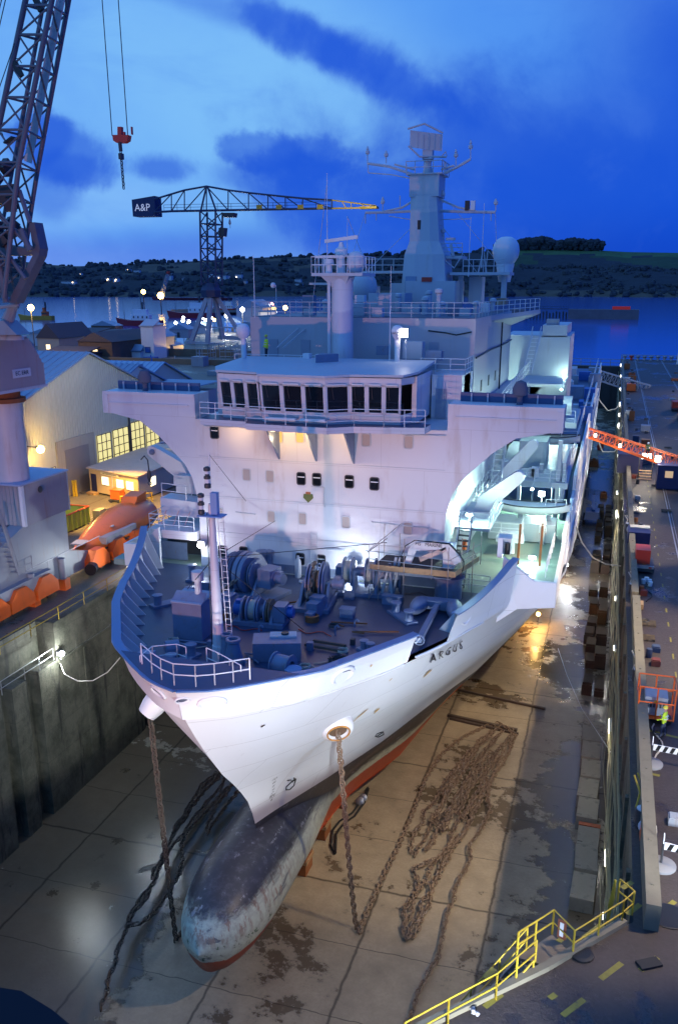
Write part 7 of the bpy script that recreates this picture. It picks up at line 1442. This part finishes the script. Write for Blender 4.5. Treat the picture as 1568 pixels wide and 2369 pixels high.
person('man in yellow hi-vis jacket and helmet standing beside the orange basket', P(1531, 1705, z=Q), -1.9, hiviz, mat('trousers', (.06, .07, .12), .8), (.75, .62, .05), 1.8, (70, 60), .08)
# cabin with lamp and steps
CB = thing('quay_cabin', 'dark blue site cabin with one lit window at the right edge of the quay', 'cabin', P(1545, 1128, z=Q))
a, b = P(1516, 1132, z=Q), P(1600, 1132, z=Q); MB().box(a.x, a.x+3.0, a.y, a.y+3, Q+.1, Q+2.9).build('walls', navy, CB); MB().box(a.x-.1, a.x+3.1, a.y-.1, a.y+3.1, Q+2.9, Q+3.0).build('roof', mat('cabin_roof', (.05, .06, .16), .5), CB); MB().box(a.x+.85, a.x+1.75, a.y-.04, a.y, Q+1.5, Q+2.3).build('window', mat('cabin_window', (.6, .4, .2), .3, emit=(1, .65, .35), es=.5), CB)
c = P(1490, 1112, z=Q); SP = thing('lit_gantry_steps', 'short steps with a glowing lamp box above, left of the blue cabin', 'steps', c)
for dx in (-.8, .8): MB().beam(c+Vector((dx, 1.2, 0)), c+Vector((dx, 1.2, 3.2)), .12).build('post', dark, SP)
for k in range(4): MB().box(c.x-.75, c.x+.75, c.y+1-k*.3-.3, c.y+1-k*.3, Q+1.1-k*.3, Q+1.15-k*.3).build('tread', wood, SP)
MB().box(c.x-.55, c.x+.55, c.y+.9, c.y+1.0, Q+2.6, Q+3.3).build('lamp_box', litw, SP); lamp('gantry_light', (c.x, c.y+.2, Q+2.9), 520, (1, .88, .62), .3)
c = P(1455, 1095, z=Q); tag(MB().box(c.x-1.6, c.x+1.5, c.y, c.y+5.5, Q, Q+2.4).box(c.x-1.65, c.x+1.55, c.y-.05, c.y+5.55, Q+2.4, Q+2.5).build('shipping_container', navy), 'dark blue container on the quay left of the lit steps', 'container')
# red lattice boom across the dock
def boom(a, b, w0, w1, n, m, lb, nm, wd=.9, r=.07):
    t_ = thing(nm, lb, 'crane boom', b); q = MB(); q.lattice(a, b, w0, w1, n, r, r*.6, (0, 1, .0)); q.build('lattice', m, t_); return t_
a, b = P(1358, 1000, y=112), P(1680, 1110, y=112); RB = boom(a, b, 1.0, 1.7, 24, orange, 'long orange-red lattice boom lying across the dock to the right quay', 'red_boom', r=.07)
q = MB(); q.beam(a+Vector((0, -.5, -.5)), b+Vector((0, -.85, -.85)), .2, .25); q.build('bottom_chord', orange, RB)
for px, py, s_ in ((1376, 1008, .14), (1433, 1032, .16), (1521, 1062, .3)): c = P(px, py, y=110.5); o = MB().box(c.x-s_, c.x+s_, 110.6, 110.8, c.z-s_*1.2, c.z+s_*1.2).build('boom_lamp', litw, RB); lamp('boom_lamp_light', (c.x, 110, c.z), 90, (1, .85, .6), .2)
person('man in hi-vis vest and white helmet standing by the red boom', P(1496, 1052, y=110)-up*.3, 2.8, mat('dark_vest', (.12, .2, .03), .7), cloth, (.8, .8, .8))
boom(P(1383, 868, y=225), P(1500, 905, y=225), 2.2, 2.6, 12, cgrey, 'grey lattice boom across the far part of the dock', 'grey_boom', r=.12)
# smaller gear on the quay
def simple(nm, lb, cat, px, py, parts_, z=Q, grp=None):
    c = P(px, py, z=z); t_ = thing(nm, lb, cat, c, grp)
    for pn, kind, m, dx, dy, dz, sx, sy, sz in parts_:
        p = c+Vector((dx, dy, dz)); q = MB()
        if kind == 'b': q.box(p.x-sx, p.x+sx, p.y-sy, p.y+sy, p.z, p.z+sz)
        elif kind == 'c': q.cyl(p, p+Vector((0, 0, sz)), sx, sy, 16)
        elif kind == 'h': q.cyl(p-Vector((sy, 0, 0)), p+Vector((sy, 0, 0)), sx, n=14)
        elif kind == 'r': q.tube([p+Vector((sx*math.cos(k*.7), sx*math.sin(k*.7), sz*k/20)) for k in range(20)], .045, 5)
        q.build(pn, m, t_, 40 if kind in 'ch' else None)
    return t_
simple('generator', 'red generator box standing on the quay beyond the cable drums', 'generator', 1483, 1318, [('casing', 'b', redm, 0, .8, .6, .6, 1.0, 1.2), ('chassis', 'b', dark, 0, .4, .2, .95, 1.6, .4), ('light_bar', 'b', steel, 0, -1.2, .5, .9, .06, .25), ('lamp', 'b', redm, .6, -1.28, .55, .12, .03, .12)])
simple('bucket_stack', 'cluster of four white buckets beside the red generator', 'buckets', 1487, 1350, [('bucket', 'c', white, x, y, 0, .16, .19, .38) for x, y in ((0, 0), (.45, .1), (.25, .6), (.5, -.5))])
simple('tool_box', 'blue open-topped skip on the quay left of the lit patch', 'skip', 1475, 1255, [('body', 'b', navy, 0, .8, 0, 1.0, 1.3, 1.1), ('tarpaulin', 'b', cream, .1, 1.6, 1.12, .9, .5, .08)])
simple('orange_machine', 'small orange machine on the quay beside the grey boom foot', 'machine', 1458, 905, [('casing', 'b', orange, 0, 0, .2, 1.0, 1.4, 1.6), ('rail', 'b', steel, 1.3, 0, .2, .06, 1.2, 2.2)])
for k, (px, py, lb) in enumerate(((1462, 1372, 'cable drum with white disc at the parapet, nearest the red generator'), (1473, 1575, 'pair of drums with white discs at the parapet near the orange basket'), (1483, 1905, 'cluster of white-topped drums at the parapet near the front barrier'), (1452, 1228, 'small drum with a white disc beyond the blue skip'))):
    c = P(px, py, z=Q); t_ = thing('capstan_drum', lb, 'drum', c, 'drums along the parapet'); 
    MB().cyl(c+up*.02, c+up*.75, .33, n=18).build('drum', dark, t_, 40); MB().cyl(c+up*.76, c+up*.8, .28, n=18).build('disc', mat('disc_white', (.62, .62, .66), .5), t_, 40)
    if k: MB().lathe(c+Vector((.1, -.75, .35)), [(.2, -.2), (.3, -.18), (.3, .2), (.1, .22)], 16, (0, -.8, .6)).build('valve', MATS['disc_white'], t_, 40)
    q = MB(); q.tube([c+Vector((-.3, .3, .6)), c+Vector((-.1, 1.3, .8)), c+Vector((-.35, 2.6, .9))], .05, 5).tube([c+Vector((.3, .3, .5)), c+Vector((.2, 1.5, .6)), c+Vector((-.2, 2.9, .9))], .045, 5); q.build('hose', yellow if k == 2 else rope, t_)
simple('plastic_crate', 'cream crate with orange lid edge beside the parapet, next to the white-topped drums', 'crate', 1495, 1938, [('body', 'b', cream, .1, 0, 0, .28, .3, .5), ('edge', 'b', orange, -.25, 0, 0, .06, .35, .55)])
simple('timber_stack', 'brown packing timbers at the parapet beside the drum', 'timber', 1475, 1405, [('board', 'b', wood, 0, 0, k*.14, .35, .5, .12) for k in range(3)])
for k in range(22):
    y = random.uniform(125, 300); x = random.uniform(3.8, 6.5) if k % 3 else random.uniform(13, 22); w_ = random.uniform(.3, 1.2); 
    lbl = ['grey', 'rusty', 'blue', 'orange', 'white'][k % 5]; m = [cgrey, rusty, mat('dull_blue', (.04, .06, .12), .6), mat('dull_orange', (.3, .07, .02), .6), cream][k % 5]
    t_ = thing('quay_equipment', 'small %s piece of dockside gear on the far right quay' % lbl, 'equipment', (x, y, Q), 'gear scattered along the far right quay'); MB().box(x-w_, x+w_, y-w_, y+w_, Q, Q+random.uniform(.4, 1.8)).build('casing', m, t_); MB().box(x-w_*.5, x+w_*.3, y-w_*.6, y+w_*.6, Q+1.81, Q+2.2).build('top', dark, t_)
for k, (x, y) in enumerate(((13.4, 172), (14.6, 178), (13, 186), (15, 165))):
    t_ = thing('pump_trailer', 'white and red pump trailer in the group at the right edge of the far quay', 'trailer', (x, y, Q), 'pump trailers on the far right quay'); MB().box(x-.9, x+.9, y-1.6, y+1.6, Q+.6, Q+1.8).build('tank', white if k % 2 else redm, t_); MB().box(x-1, x+1, y-2.4, y+1.8, Q+.35, Q+.6).build('chassis', dark, t_)
for k, y in enumerate((244,)): MB()
lamp('quay_light', (22, 215, 24), 5200, (1, .85, .6), .3); lamp('quay_light', (7, 150, 22), 900, (1, .9, .7), .3); lamp('quay_light', (9, 44, 24), 500, (1, .8, .55), .3, (5, 46, Q), 70)
random.seed(77)
for k in range(46):
    y = random.uniform(36, 150); x = random.uniform(3.75, 4.5) if k % 4 else random.uniform(6.2, 9.5); kk = k % 5
    if 41 < y < 49 and x > 3.7 and k % 2: continue
    if kk == 0: q = MB().tube([(x, y+j*.5, Q+.05+.02*math.sin(j)) if 0 else (x+.25*math.sin(j*.9+k), y+j*.5, Q+.06) for j in range(9)], .045, 4); nm, m, lb, ct = 'hose', random.choice((rope, dark, dark, rubber)), 'loose hose lying along the right quay parapet', 'hose'
    elif kk == 1: q = MB().box(x-.25, x+.3, y-.3, y+.3, Q, Q+.35).box(x-.2, x+.25, y-.25, y+.25, Q+.35, Q+.42); nm, m, lb, ct = 'small_box', random.choice((cgrey, dark, mat('dull_blue', (.04, .06, .12), .6), mat('dull_red', (.16, .03, .02), .6))), 'small box of tools on the right quay by the parapet', 'box'
    elif kk == 2: q = MB().lathe((x, y, Q), [(.2, 0), (.21, .3), (.19, .6), (.17, .62)], 12); nm, m, lb, ct = 'steel_drum', random.choice((MATS['dull_blue'] if 'dull_blue' in MATS else dark, rusty, dark)), 'small steel drum on the right quay', 'drum'
    elif kk == 3: q = MB(); [q.box(x-.5, x+.5, y-.5+j*.22, y-.4+j*.22, Q+.1, Q+.14) for j in range(5)]; [q.box(x-.5+j*.45, x-.4+j*.45, y-.5, y+.5, Q, Q+.1) for j in range(3)]; nm, m, lb, ct = 'pallet', mat('grey_pallet', (.12, .09, .06), .85), 'wooden pallet lying on the right quay', 'pallet'
    else: q = MB().tube([(x+.3*math.cos(j*.7), y+.3*math.sin(j*.7), Q+.04+.01*j) for j in range(24)], .03, 4); nm, m, lb, ct = 'cable_coil', dark, 'coil of dark cable on the right quay', 'cable coil'
    tag(q.build(nm, m), lb, ct, ct+' scattered on the right quay')
# ------------------------------------------------------------------ blue hammerhead crane across the yard
HC = thing('hammerhead_crane', 'dark blue hammerhead tower crane with yellow jib tip beyond the yard', 'crane', (-163, 350, Q)); hy = 350
C = lambda px, py, dy=0: P(px, py, y=hy+dy)
for dy in (0,):
    q = MB(); q.lattice(C(489, 490, 2.5), C(490, 660, 2.5), 6.9, 6.5, 6, .42, .26, (1, 0, 0)); q.build('tower', cblue, HC)
q = MB()
for dy in (0, 4.5):
    topc = [(357, 461), (397, 449), (427, 440), (478, 431), (528, 440), (575, 446), (620, 451), (660, 455), (700, 459), (768, 463)]; botc = [(357, 491)]+[(x, 489-(x-380)*.018) for x, _ in topc[1:]]
    q.tube([C(*p, dy) for p in topc], .38, 6).tube([C(*p, dy) for p in botc], .45, 6)
    for i in range(1, len(topc)):
        q.cyl(C(*topc[i], dy), C(*botc[i], dy), .24, n=5, caps=False); a_, b_ = (botc[i-1], topc[i]) if i < 4 else (topc[i-1], botc[i]); q.cyl(C(*a_, dy), C(*b_, dy), .24, n=5, caps=False)
for p in botc+topc: q.cyl(C(*p, 0), C(*p, 4.5), .2, n=5, caps=False)
q.cyl(C(478, 431), C(465, 487), .4, n=6).cyl(C(480, 431), C(500, 487), .4, n=6); q.build('jib', cblue, HC); MB().rails([C(380, 487, 5), C(765, 480, 5)], 2.2, 2, .08, 6).build('jib_walkway', cblue, HC)
q = MB()
for dy in (0, 4.5): q.tube([C(768, 463, dy), C(800, 467, dy), C(870, 476, 2)], .26, 5).tube([C(768, 482, dy), C(830, 481, dy), C(870, 480, 2)], .32, 5); [q.cyl(C(768+k*22, 463+k*2.5, dy), C(768+k*22+(11 if k % 2 else 0), 482-k*.4, dy), .16, n=5, caps=False) for k in range(5)]
q.box(C(830, 476).x, C(870, 482).x, hy+.5, hy+4, C(850, 482).z, C(850, 477).z); q.build('jib_tip', yellow, HC)
lamp('jib_fill_light', C(815, 500, -16), 16000, (1, .85, .5), .5)  # added light in open air, brightens the yellow jib tip
for px in (600, 645, 695, 740): a = C(px, 484); MB().box(a.x-1, a.x+1.4, hy-.6, hy-.4, a.z, a.z+1.6).build('trolley_bracket', yellow, HC)
cw_ = MB().prism([C(305, 462), C(357, 453), C(360, 500), C(308, 501)], (0, 6, 0)).build('counterweight', navy, HC); q = MB(); a = (C(331, 481)+C(329, 483))/2; text_at(q, 'A&P', 4.0, (a.x, hy-.1, a.z+.2), (1, 0, 0), (0, 0, 1), .02); q.build('logo', mat('logo_white', (.8, .8, .85), .5, emit=(1, 1, 1), es=.25), cw_)
MB().prism([C(512, 492, 1), C(541, 492, 1), C(539, 502, 1), C(514, 502, 1)], (0, 4, 0)).build('trolley', dark, HC); MB().prism([C(506, 527, 1), C(520, 527, 1), C(518, 547, 1), C(506, 547, 1)], (0, 3, 0)).build('cab', dark, HC)
MB().cyl(C(531, 502, 2), C(533, 528, 2), .12, n=4).lathe(C(532, 520, 2), [(.3, 0), (.6, .6), (.3, 2)], 6).build('hoist_hook', cgrey, HC)
q = MB(); q.lathe(C(489, 690, 2.5), [(2.2, 0), (4.2, .5), (4.6, 3.2), (3.8, 4.6), (3.4, 6.2)], 8); q.build('slewing_ring', cblue, HC)
lg_ = mat('crane_leg_paint', (.33, .36, .45), .5)
for (tx, dy), (bx, by, dz) in zip((((480), 0), ((487), 0), ((497), 5), ((503), 5)), ((441, 797, 0), (480, 800, 0), (516, 786, 8), (556, 775, 8))): MB().beam(C(tx, 688, dy), P(bx, by-1, y=hy+dz), 1.5, 1.7).build('leg', lg_, HC)
MB().beam(P(432, 793, y=hy), P(520, 800, y=hy), 1.2, 1.8).beam(P(505, 780, y=hy+8), P(565, 783, y=hy+8), 1.2, 1.6).beam(C(462, 757, 1), C(545, 758, 3), .5).build('base_beam', lg_, HC)
# ------------------------------------------------------------------ town, wharf and vessels
def bldg(px0, px1, py0, py1, dep, m, lb, roof=None, gable=0, wins=0, nm='wharf_building', z=Q, wm=None):
    a = P(px0, py1, z=z); b = P(px1, py1, y=a.y); top = P(px0, py0, y=a.y).z; t_ = thing(nm, lb, 'building', ((a.x+b.x)/2, a.y, z))
    MB().box(a.x, b.x, a.y, a.y+dep, z-.2, top).build('walls', m, t_); q = MB(); xm = (a.x+b.x)/2
    if gable: q.prism([(a.x-.4, a.y-.4, top), (b.x+.4, a.y-.4, top), (xm, a.y-.4, top+gable)], (0, dep+.8, 0))
    else: q.prism([(a.x-.4, a.y-.4, top), (b.x+.4, a.y-.4, top), (b.x+.4, a.y+dep*.5, top+2.2), (a.x-.4, a.y+dep*.5, top+2.2)], (0, .3, -.3)).prism([(a.x-.4, a.y-.4, top), (b.x+.4, a.y-.4, top), (b.x+.4, a.y+dep, top+.4), (a.x-.4, a.y+dep, top+.4)], (0, 0, .3))
    q.build('roof', roof or rfm, t_)
    for k in range(wins):
        x = a.x+(b.x-a.x)*(k+.5)/wins; o = MB().box(x-1, x+1, a.y-.15, a.y-.05, z+2, z+4).build('window', dark, t_); MB().box(x-.85, x+.85, a.y-.2, a.y-.16, z+2.15, z+3.85).build('pane', wm or mat('wharf_glow', (1, .8, .5), emit=(1, .75, .4), es=2), o)
    return t_
brick = mat('wharf_brick', (.13, .08, .06), .8, var=.3, scale=.2, dirt=(.3, .2, .12), damt=.4, dscale=(.2, .2, .2)); pale = mat('wharf_pale', (.5, .5, .55), .7); brown = mat('wharf_roof', (.09, .07, .08), .8)
bldg(70, 128, 772, 800, 30, pale, 'pale lit warehouse beside the water at far left', gable=2, wins=0); bldg(90, 140, 782, 822, 22, mat('wharf_cream', (.42, .34, .28), .7), 'gabled building with a dark sign, in front of the pale warehouse', brown, 5, 1)
bldg(86, 180, 822, 842, 26, brick, 'long low brick building with small lit roof lights', brown, 0, 3); bldg(150, 200, 775, 800, 40, brick, 'dark low-roofed shed left of the biggest brick shed', brown, 0, 2); bldg(185, 262, 790, 835, 34, brick, 'biggest brick shed with a dark doorway', brown, 3, 1)
bldg(262, 330, 782, 822, 26, mat('wharf_teal', (.10, .2, .25), .6), 'teal-sided shed right of the biggest brick shed', gable=3); bldg(330, 358, 755, 830, 9, white, 'narrow white tower block lit from below', roof=pale, wins=1, wm=bluem); bldg(358, 378, 780, 825, 9, cgrey, 'grey shed behind the white tower block', gable=1)
bldg(379, 402, 800, 822, 8, pale, 'small pale shed near the blue crane legs', gable=1); bldg(284, 326, 812, 830, 5, white, 'white container-like cabin in front of the white tower', wins=0)
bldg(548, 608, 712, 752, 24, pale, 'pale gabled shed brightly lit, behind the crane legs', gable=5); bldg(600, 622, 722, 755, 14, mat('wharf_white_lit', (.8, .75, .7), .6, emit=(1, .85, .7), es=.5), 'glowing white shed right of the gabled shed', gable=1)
# quay lamps with long glare: real lamps on poles
LP = None
for k, (px, py, cl, lb) in enumerate(((132, 838, litc, 'leftmost of the row of white lamps before the brick sheds'), (205, 822, litc, 'second white lamp in the row before the brick sheds'), (237, 824, litc, 'third and dimmer white lamp of the row'), (263, 820, litc, 'fourth white lamp of the row, beside the orange one'), (284, 823, lits, 'orange lamp between two white lamps of the row'), (310, 818, litc, 'rightmost white lamp of the row, below the white container'),
        (398, 820, litc, 'white lamp low beside the white tower block'), (72, 712, lits, 'very bright sodium lamp on a mast at the left, over the water'), (372, 684, lits, 'orange lamp over the far end of the wharf'), (332, 675, lits, 'small yellow lamp left of the big orange one over the water'), (561, 716, litc, 'white lamp between the crane legs'), (525, 730, litc, 'white lamp behind the left crane leg'), (488, 815, lits, 'warm lamp in the tangle of gear under the crane'),
        (660, 712, lits, 'orange light right of the glowing shed'), (636, 722, litc, 'white light left of the deck railing'), (628, 705, mat('lit_red', (1, .2, .2), emit=(1, .3, .3), es=9), 'red-pink light above the glowing shed'))):
    y_ = 300 if py > 800 else 440 if k < 13 and py > 700 else 560
    if k == 7: y_ = 240
    if k in (8, 9): y_ = 900
    c = P(px, py, y=y_); r_ = y_*.0027*(1.5 if k in (7, 8) else 1); zb_ = Q if y_ < 700 else 11; t_ = thing('lamp_post', lb, 'lamp', (c.x, c.y, zb_), 'lamps across the yard and wharf')
    MB().cyl((c.x, c.y, zb_), (c.x, c.y, c.z), max(.12, y_*.0006), n=6).build('post', dark, t_); ball('lamp_glass', c, r_, cl, t_)
    if y_ < 700 and py > 700: lamp('yard_lamp_light', (c.x, c.y-r_*2, c.z), (9000 if k != 7 else 12000), SOD if cl is lits else (.95, .97, 1), r_)
# dry dock edge and gear in the middle distance
q = MB(); q.box(-170, -90, 255, 256, Q, Q+1.6).box(-175, -92, 285, 286, Q, Q+2.5); tag(q.build('wharf_wall', mat('old_stone', (.2, .15, .1), .8, var=.4, scale=.3)), 'low old stone walls across the yard behind the workshops', 'wall')
for k in range(26):
    x, y = random.uniform(-150, -95), random.uniform(170, 300); h_ = random.uniform(1, 5); m = random.choice((cgrey, white, dark, bluem, orange, steel)); q = MB(); w_ = random.uniform(.5, 2.2)
    q.box(x-w_, x+w_, y-w_, y+w_, Q, Q+h_*.6); q.cyl((x, y, Q+h_*.6), (x, y, Q+h_), .2, n=6); tag(q.build('yard_gear', m), 'small item of clutter in the yard below the blue crane', 'yard gear', 'clutter in the yard below the blue crane')
for k in range(7):
    x0, y0 = -128+k*4.5, 262+(k % 3)*8; q = MB(); q.rails([(x0, y0, Q), (x0+4, y0, Q), (x0+4, y0+6, Q)], 6, 4, .09, 2); tag(q.build('scaffold_tower', steel), 'grey scaffold tower in the yard under the blue crane', 'scaffold', 'scaffold towers under the blue crane')
# wharf and ships
for k, (px, py, w_, h_, m, lb) in enumerate(((415, 782, 5, 4, cgrey, 'grey store shed under the left leg of the blue crane'), (452, 772, 6, 4, pale, 'pale store shed seen between the crane legs'), (540, 768, 5, 5, bluem, 'blue store shed right of the crane legs'), (575, 775, 7, 4, cgrey, 'grey store shed just behind the white satellite dome'),
        (345, 764, 4, 3, rusty, 'rusty hut at the water edge above the white tower'), (240, 772, 7, 4, brick, 'small brick hut at the water edge behind the biggest brick shed'))):
    c = P(px, py, z=Q); t_ = thing('store_shed', lb, 'shed', c); MB().box(c.x-w_, c.x+w_, c.y, c.y+8, Q, Q+h_).build('walls', m, t_); MB().prism([(c.x-w_-.3, c.y-.3, Q+h_), (c.x+w_+.3, c.y-.3, Q+h_), (c.x, c.y-.3, Q+h_+2.5)], (0, 8.6, 0)).build('roof', rfm, t_)
    MB().box(c.x-1, c.x+.4, c.y-.12, c.y-.02, Q+.2, Q+2.6).build('door', dark, t_)
q = MB(); a, b = P(395, 722, z=Q), P(545, 722, z=Q)
q.prism([P(395, 716, z=13.6), P(560, 712, z=13.6), P(560, 722, z=13.6), P(395, 724, z=13.6)], (0, 0, -1)); 
for k in range(16): c = P(398+k*10, 723, z=13); q.cyl((c.x, c.y, 9), (c.x, c.y, 13), 1.0, n=6)
tag(q.build('timber_wharf', mat('dark_wharf', (.05, .04, .035), .9)), 'dark piled wharf behind the moored tugs', 'wharf')
def vessel(nm, lb, px0, px1, py, fb, hullc, supw, rz=0, supc=None, red=0):
    a, b = P(px0, py, z=11), P(px1, py, z=11); b = P(px1, py, y=a.y); L = b.x-a.x; t_ = thing(nm, lb, 'ship', ((a.x+b.x)/2, a.y, 11)); rws = []
    for i in range(15):
        f = i/14; w_ = L*.11*(math.sin(math.pi*min(1, f*1.6+.02)/2)**.7 if f < .6 else 1-.25*((f-.6)/.4)**2); sh = fb*(1+.55*(1-min(1, f*3))**1.5+.15*f); x = a.x+L*f
        rws.append([(x-(fb*.5*(1-min(1, f*6))), a.y-w_, 11+sh), (x, a.y-w_*.85, 10.5), (x, a.y+w_*.85, 10.5), (x-(fb*.5*(1-min(1, f*6))), a.y+w_, 11+sh)])
    q = MB(); q.grid(rws, True); q.add(rws[0], [(0, 1, 2, 3)]); q.add(rws[-1], [(0, 1, 2, 3)]); q.build('hull', hullc, t_)
    xs = [a.x+L*f for f in supw]; q = MB(); q.box(xs[0], xs[1], a.y-L*.06, a.y+L*.06, 11+fb, 11+fb*2.2).box(xs[0]+L*.03, xs[1]-L*.06, a.y-L*.045, a.y+L*.045, 11+fb*2.2, 11+fb*3.2); o = q.build('deckhouse', supc or white, t_)
    for k in range(4): x = xs[0]+(xs[1]-xs[0])*(k+.5)/4; MB().box(x-.5, x+.5, a.y-L*.061-.1, a.y-L*.061, 11+fb*1.5, 11+fb*1.9).build('window', dark, o)
    MB().cyl(((xs[0]+xs[1])/2+L*.03, a.y, 11+fb*3), ((xs[0]+xs[1])/2+L*.03, a.y, 11+fb*4.6), L*.018, n=8).build('funnel', redm if red else dark, t_); MB().cyl(((xs[0]+xs[1])/2, a.y, 11+fb*3), ((xs[0]+xs[1])/2, a.y, 11+fb*5.6), .2, n=5).cyl((a.x+L*.15, a.y, 11+fb), (a.x+L*.15, a.y, 11+fb*3), .18, n=5).build('mast', dark, t_); return t_
vh_ = mat('tug_red', (.28, .02, .03), .5); vessel('harbour_tug', 'red-hulled tug with white wheelhouse moored in front of the wharf', 275, 375, 753, 3.6, vh_, (.35, .75)); vessel('harbour_tug', 'second red tug with white upperworks moored to the right of the first', 392, 498, 735, 4.2, vh_, (.45, .85), red=0)
vessel('red_workboat', 'orange-red workboat half hidden behind the crane legs', 498, 545, 722, 3.5, redm, (.5, .9)); vessel('dredging_barge', 'low dark red barge with gear anchored out on the water', 355, 532, 694, 4.5, mat('barge_red', (.16, .02, .03), .6), (.75, .9), supc=dark)
vessel('pilot_boat', 'small orange vessel alone on the water at far left', 48, 124, 740, 3.2, mat('buoy_orange', (.6, .3, .03), .6), (.7, .85), supc=orange)
a = P(372, 692, y=900); FC = thing('floating_crane', 'pale lattice crane arm with red tip rising from the anchored barge', 'crane', a); MB().lattice(a, P(389, 634, y=900), 3.5, 2.5, 10, .35, .2).build('jib', cgrey, FC); MB().lattice(P(389, 634, y=900), P(390, 628, y=900), 2.4, 2, 1, .6, .4).build('jib_tip', redm, FC)
for k in range(14): c = P(505-(k*14 % 100)+random.uniform(-4, 4), random.uniform(735, 748), y=430); t_ = thing('deck_light', 'tiny white working light along the wharf beside the tugs', 'lamp', c, 'tiny working lights along the wharf'); ball('lamp_glass', c, .8, litc if k % 4 else lits, t_); MB().cyl((c.x, c.y, 11), (c.x, c.y, c.z), .1, n=4).build('post', dark, t_)
# breakwater on the right
a, b = P(1312, 738, z=11), P(1476, 736, z=11); b = P(1476, 736, y=a.y); q = MB(); q.box(a.x, b.x, a.y, a.y+14, 9, P(1400, 716, y=a.y).z); tag(q.build('breakwater', mat('breakwater_stone', (.16, .14, .15), .85, var=.4, scale=.15)), 'long grey stone breakwater on the water at right', 'breakwater')
c0 = P(1200, 738, z=11); c1 = P(1214, 737, y=a.y); q = MB(); q.box(P(1180, 738, y=a.y).x, P(1212, 738, y=a.y).x, a.y, a.y+14, 9, P(1200, 716, y=a.y).z); tag(q.build('breakwater', MATS['breakwater_stone']), 'short end of the breakwater just right of the ship upper deck', 'breakwater')
PJ = thing('old_jetty', 'row of dark timber piles with footbridge between the breakwater pieces', 'jetty', ((c1.x+a.x)/2, a.y+5, 11)); ztj = P(1260, 714, y=a.y).z
MB().box(c1.x, a.x, a.y+5, a.y+7, ztj-.6, ztj).rails([(c1.x, a.y+5, ztj), (a.x, a.y+5, ztj)], 1.8, 1, .15, 8).build('footbridge', dark, PJ)
for k in range(13): x = c1.x+(a.x-c1.x)*(k+.5)/13; MB().cyl((x, a.y+2, 9), (x+random.uniform(-.4, .4), a.y+2, ztj-random.uniform(1, 4)), .75, n=6).build('pile', dark, PJ)
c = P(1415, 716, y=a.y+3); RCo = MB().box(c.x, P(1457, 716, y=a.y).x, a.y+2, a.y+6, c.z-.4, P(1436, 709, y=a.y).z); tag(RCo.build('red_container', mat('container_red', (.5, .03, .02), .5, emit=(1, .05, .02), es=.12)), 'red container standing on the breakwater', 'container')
# end of the right quay and mast at the frame edge
q = MB(); q.rails([(3, 316, Q), (30, 316, Q)], 1.5, 2, .12, 4); tag(q.build('end_railing', cgrey), 'railing at the seaward end of the right quay', 'railing')
for k in range(9): x = 4+k*2.1; q = MB(); q.lathe((x, 314, Q), [(.5, 0), (.4, .8), (.7, 1.1), (.7, 1.4), (.2, 1.5)], 8); tag(q.build('mooring_bollard', (redm if k == 1 else cgrey)), 'bollard at the seaward end of the right quay', 'bollard', 'bollards at the quay end')
c = P(1566, 840, y=300); MP = thing('quay_mast', 'thin white mast cut by the right edge of the picture', 'mast', (c.x, 300, Q)); MB().cyl((c.x, 300, Q), (c.x+.5, 300, P(1566, 745, y=300).z), .35, .25, 8).build('pole', white, MP)
# dark platform of the camera's own crane, lower left
q = MB(); q.prism([P(-60, 2275, z=34.5), P(50, 2292, z=34.5), P(120, 2335, z=34.5), P(200, 2400, z=34.5), P(-60, 2500, z=34.5)], (0, 0, -.08)); tag(q.build('crane_platform', mat('near_platform_paint', (.003, .004, .012), .9)), 'dark steel platform edge intruding at the lower left corner', 'platform')
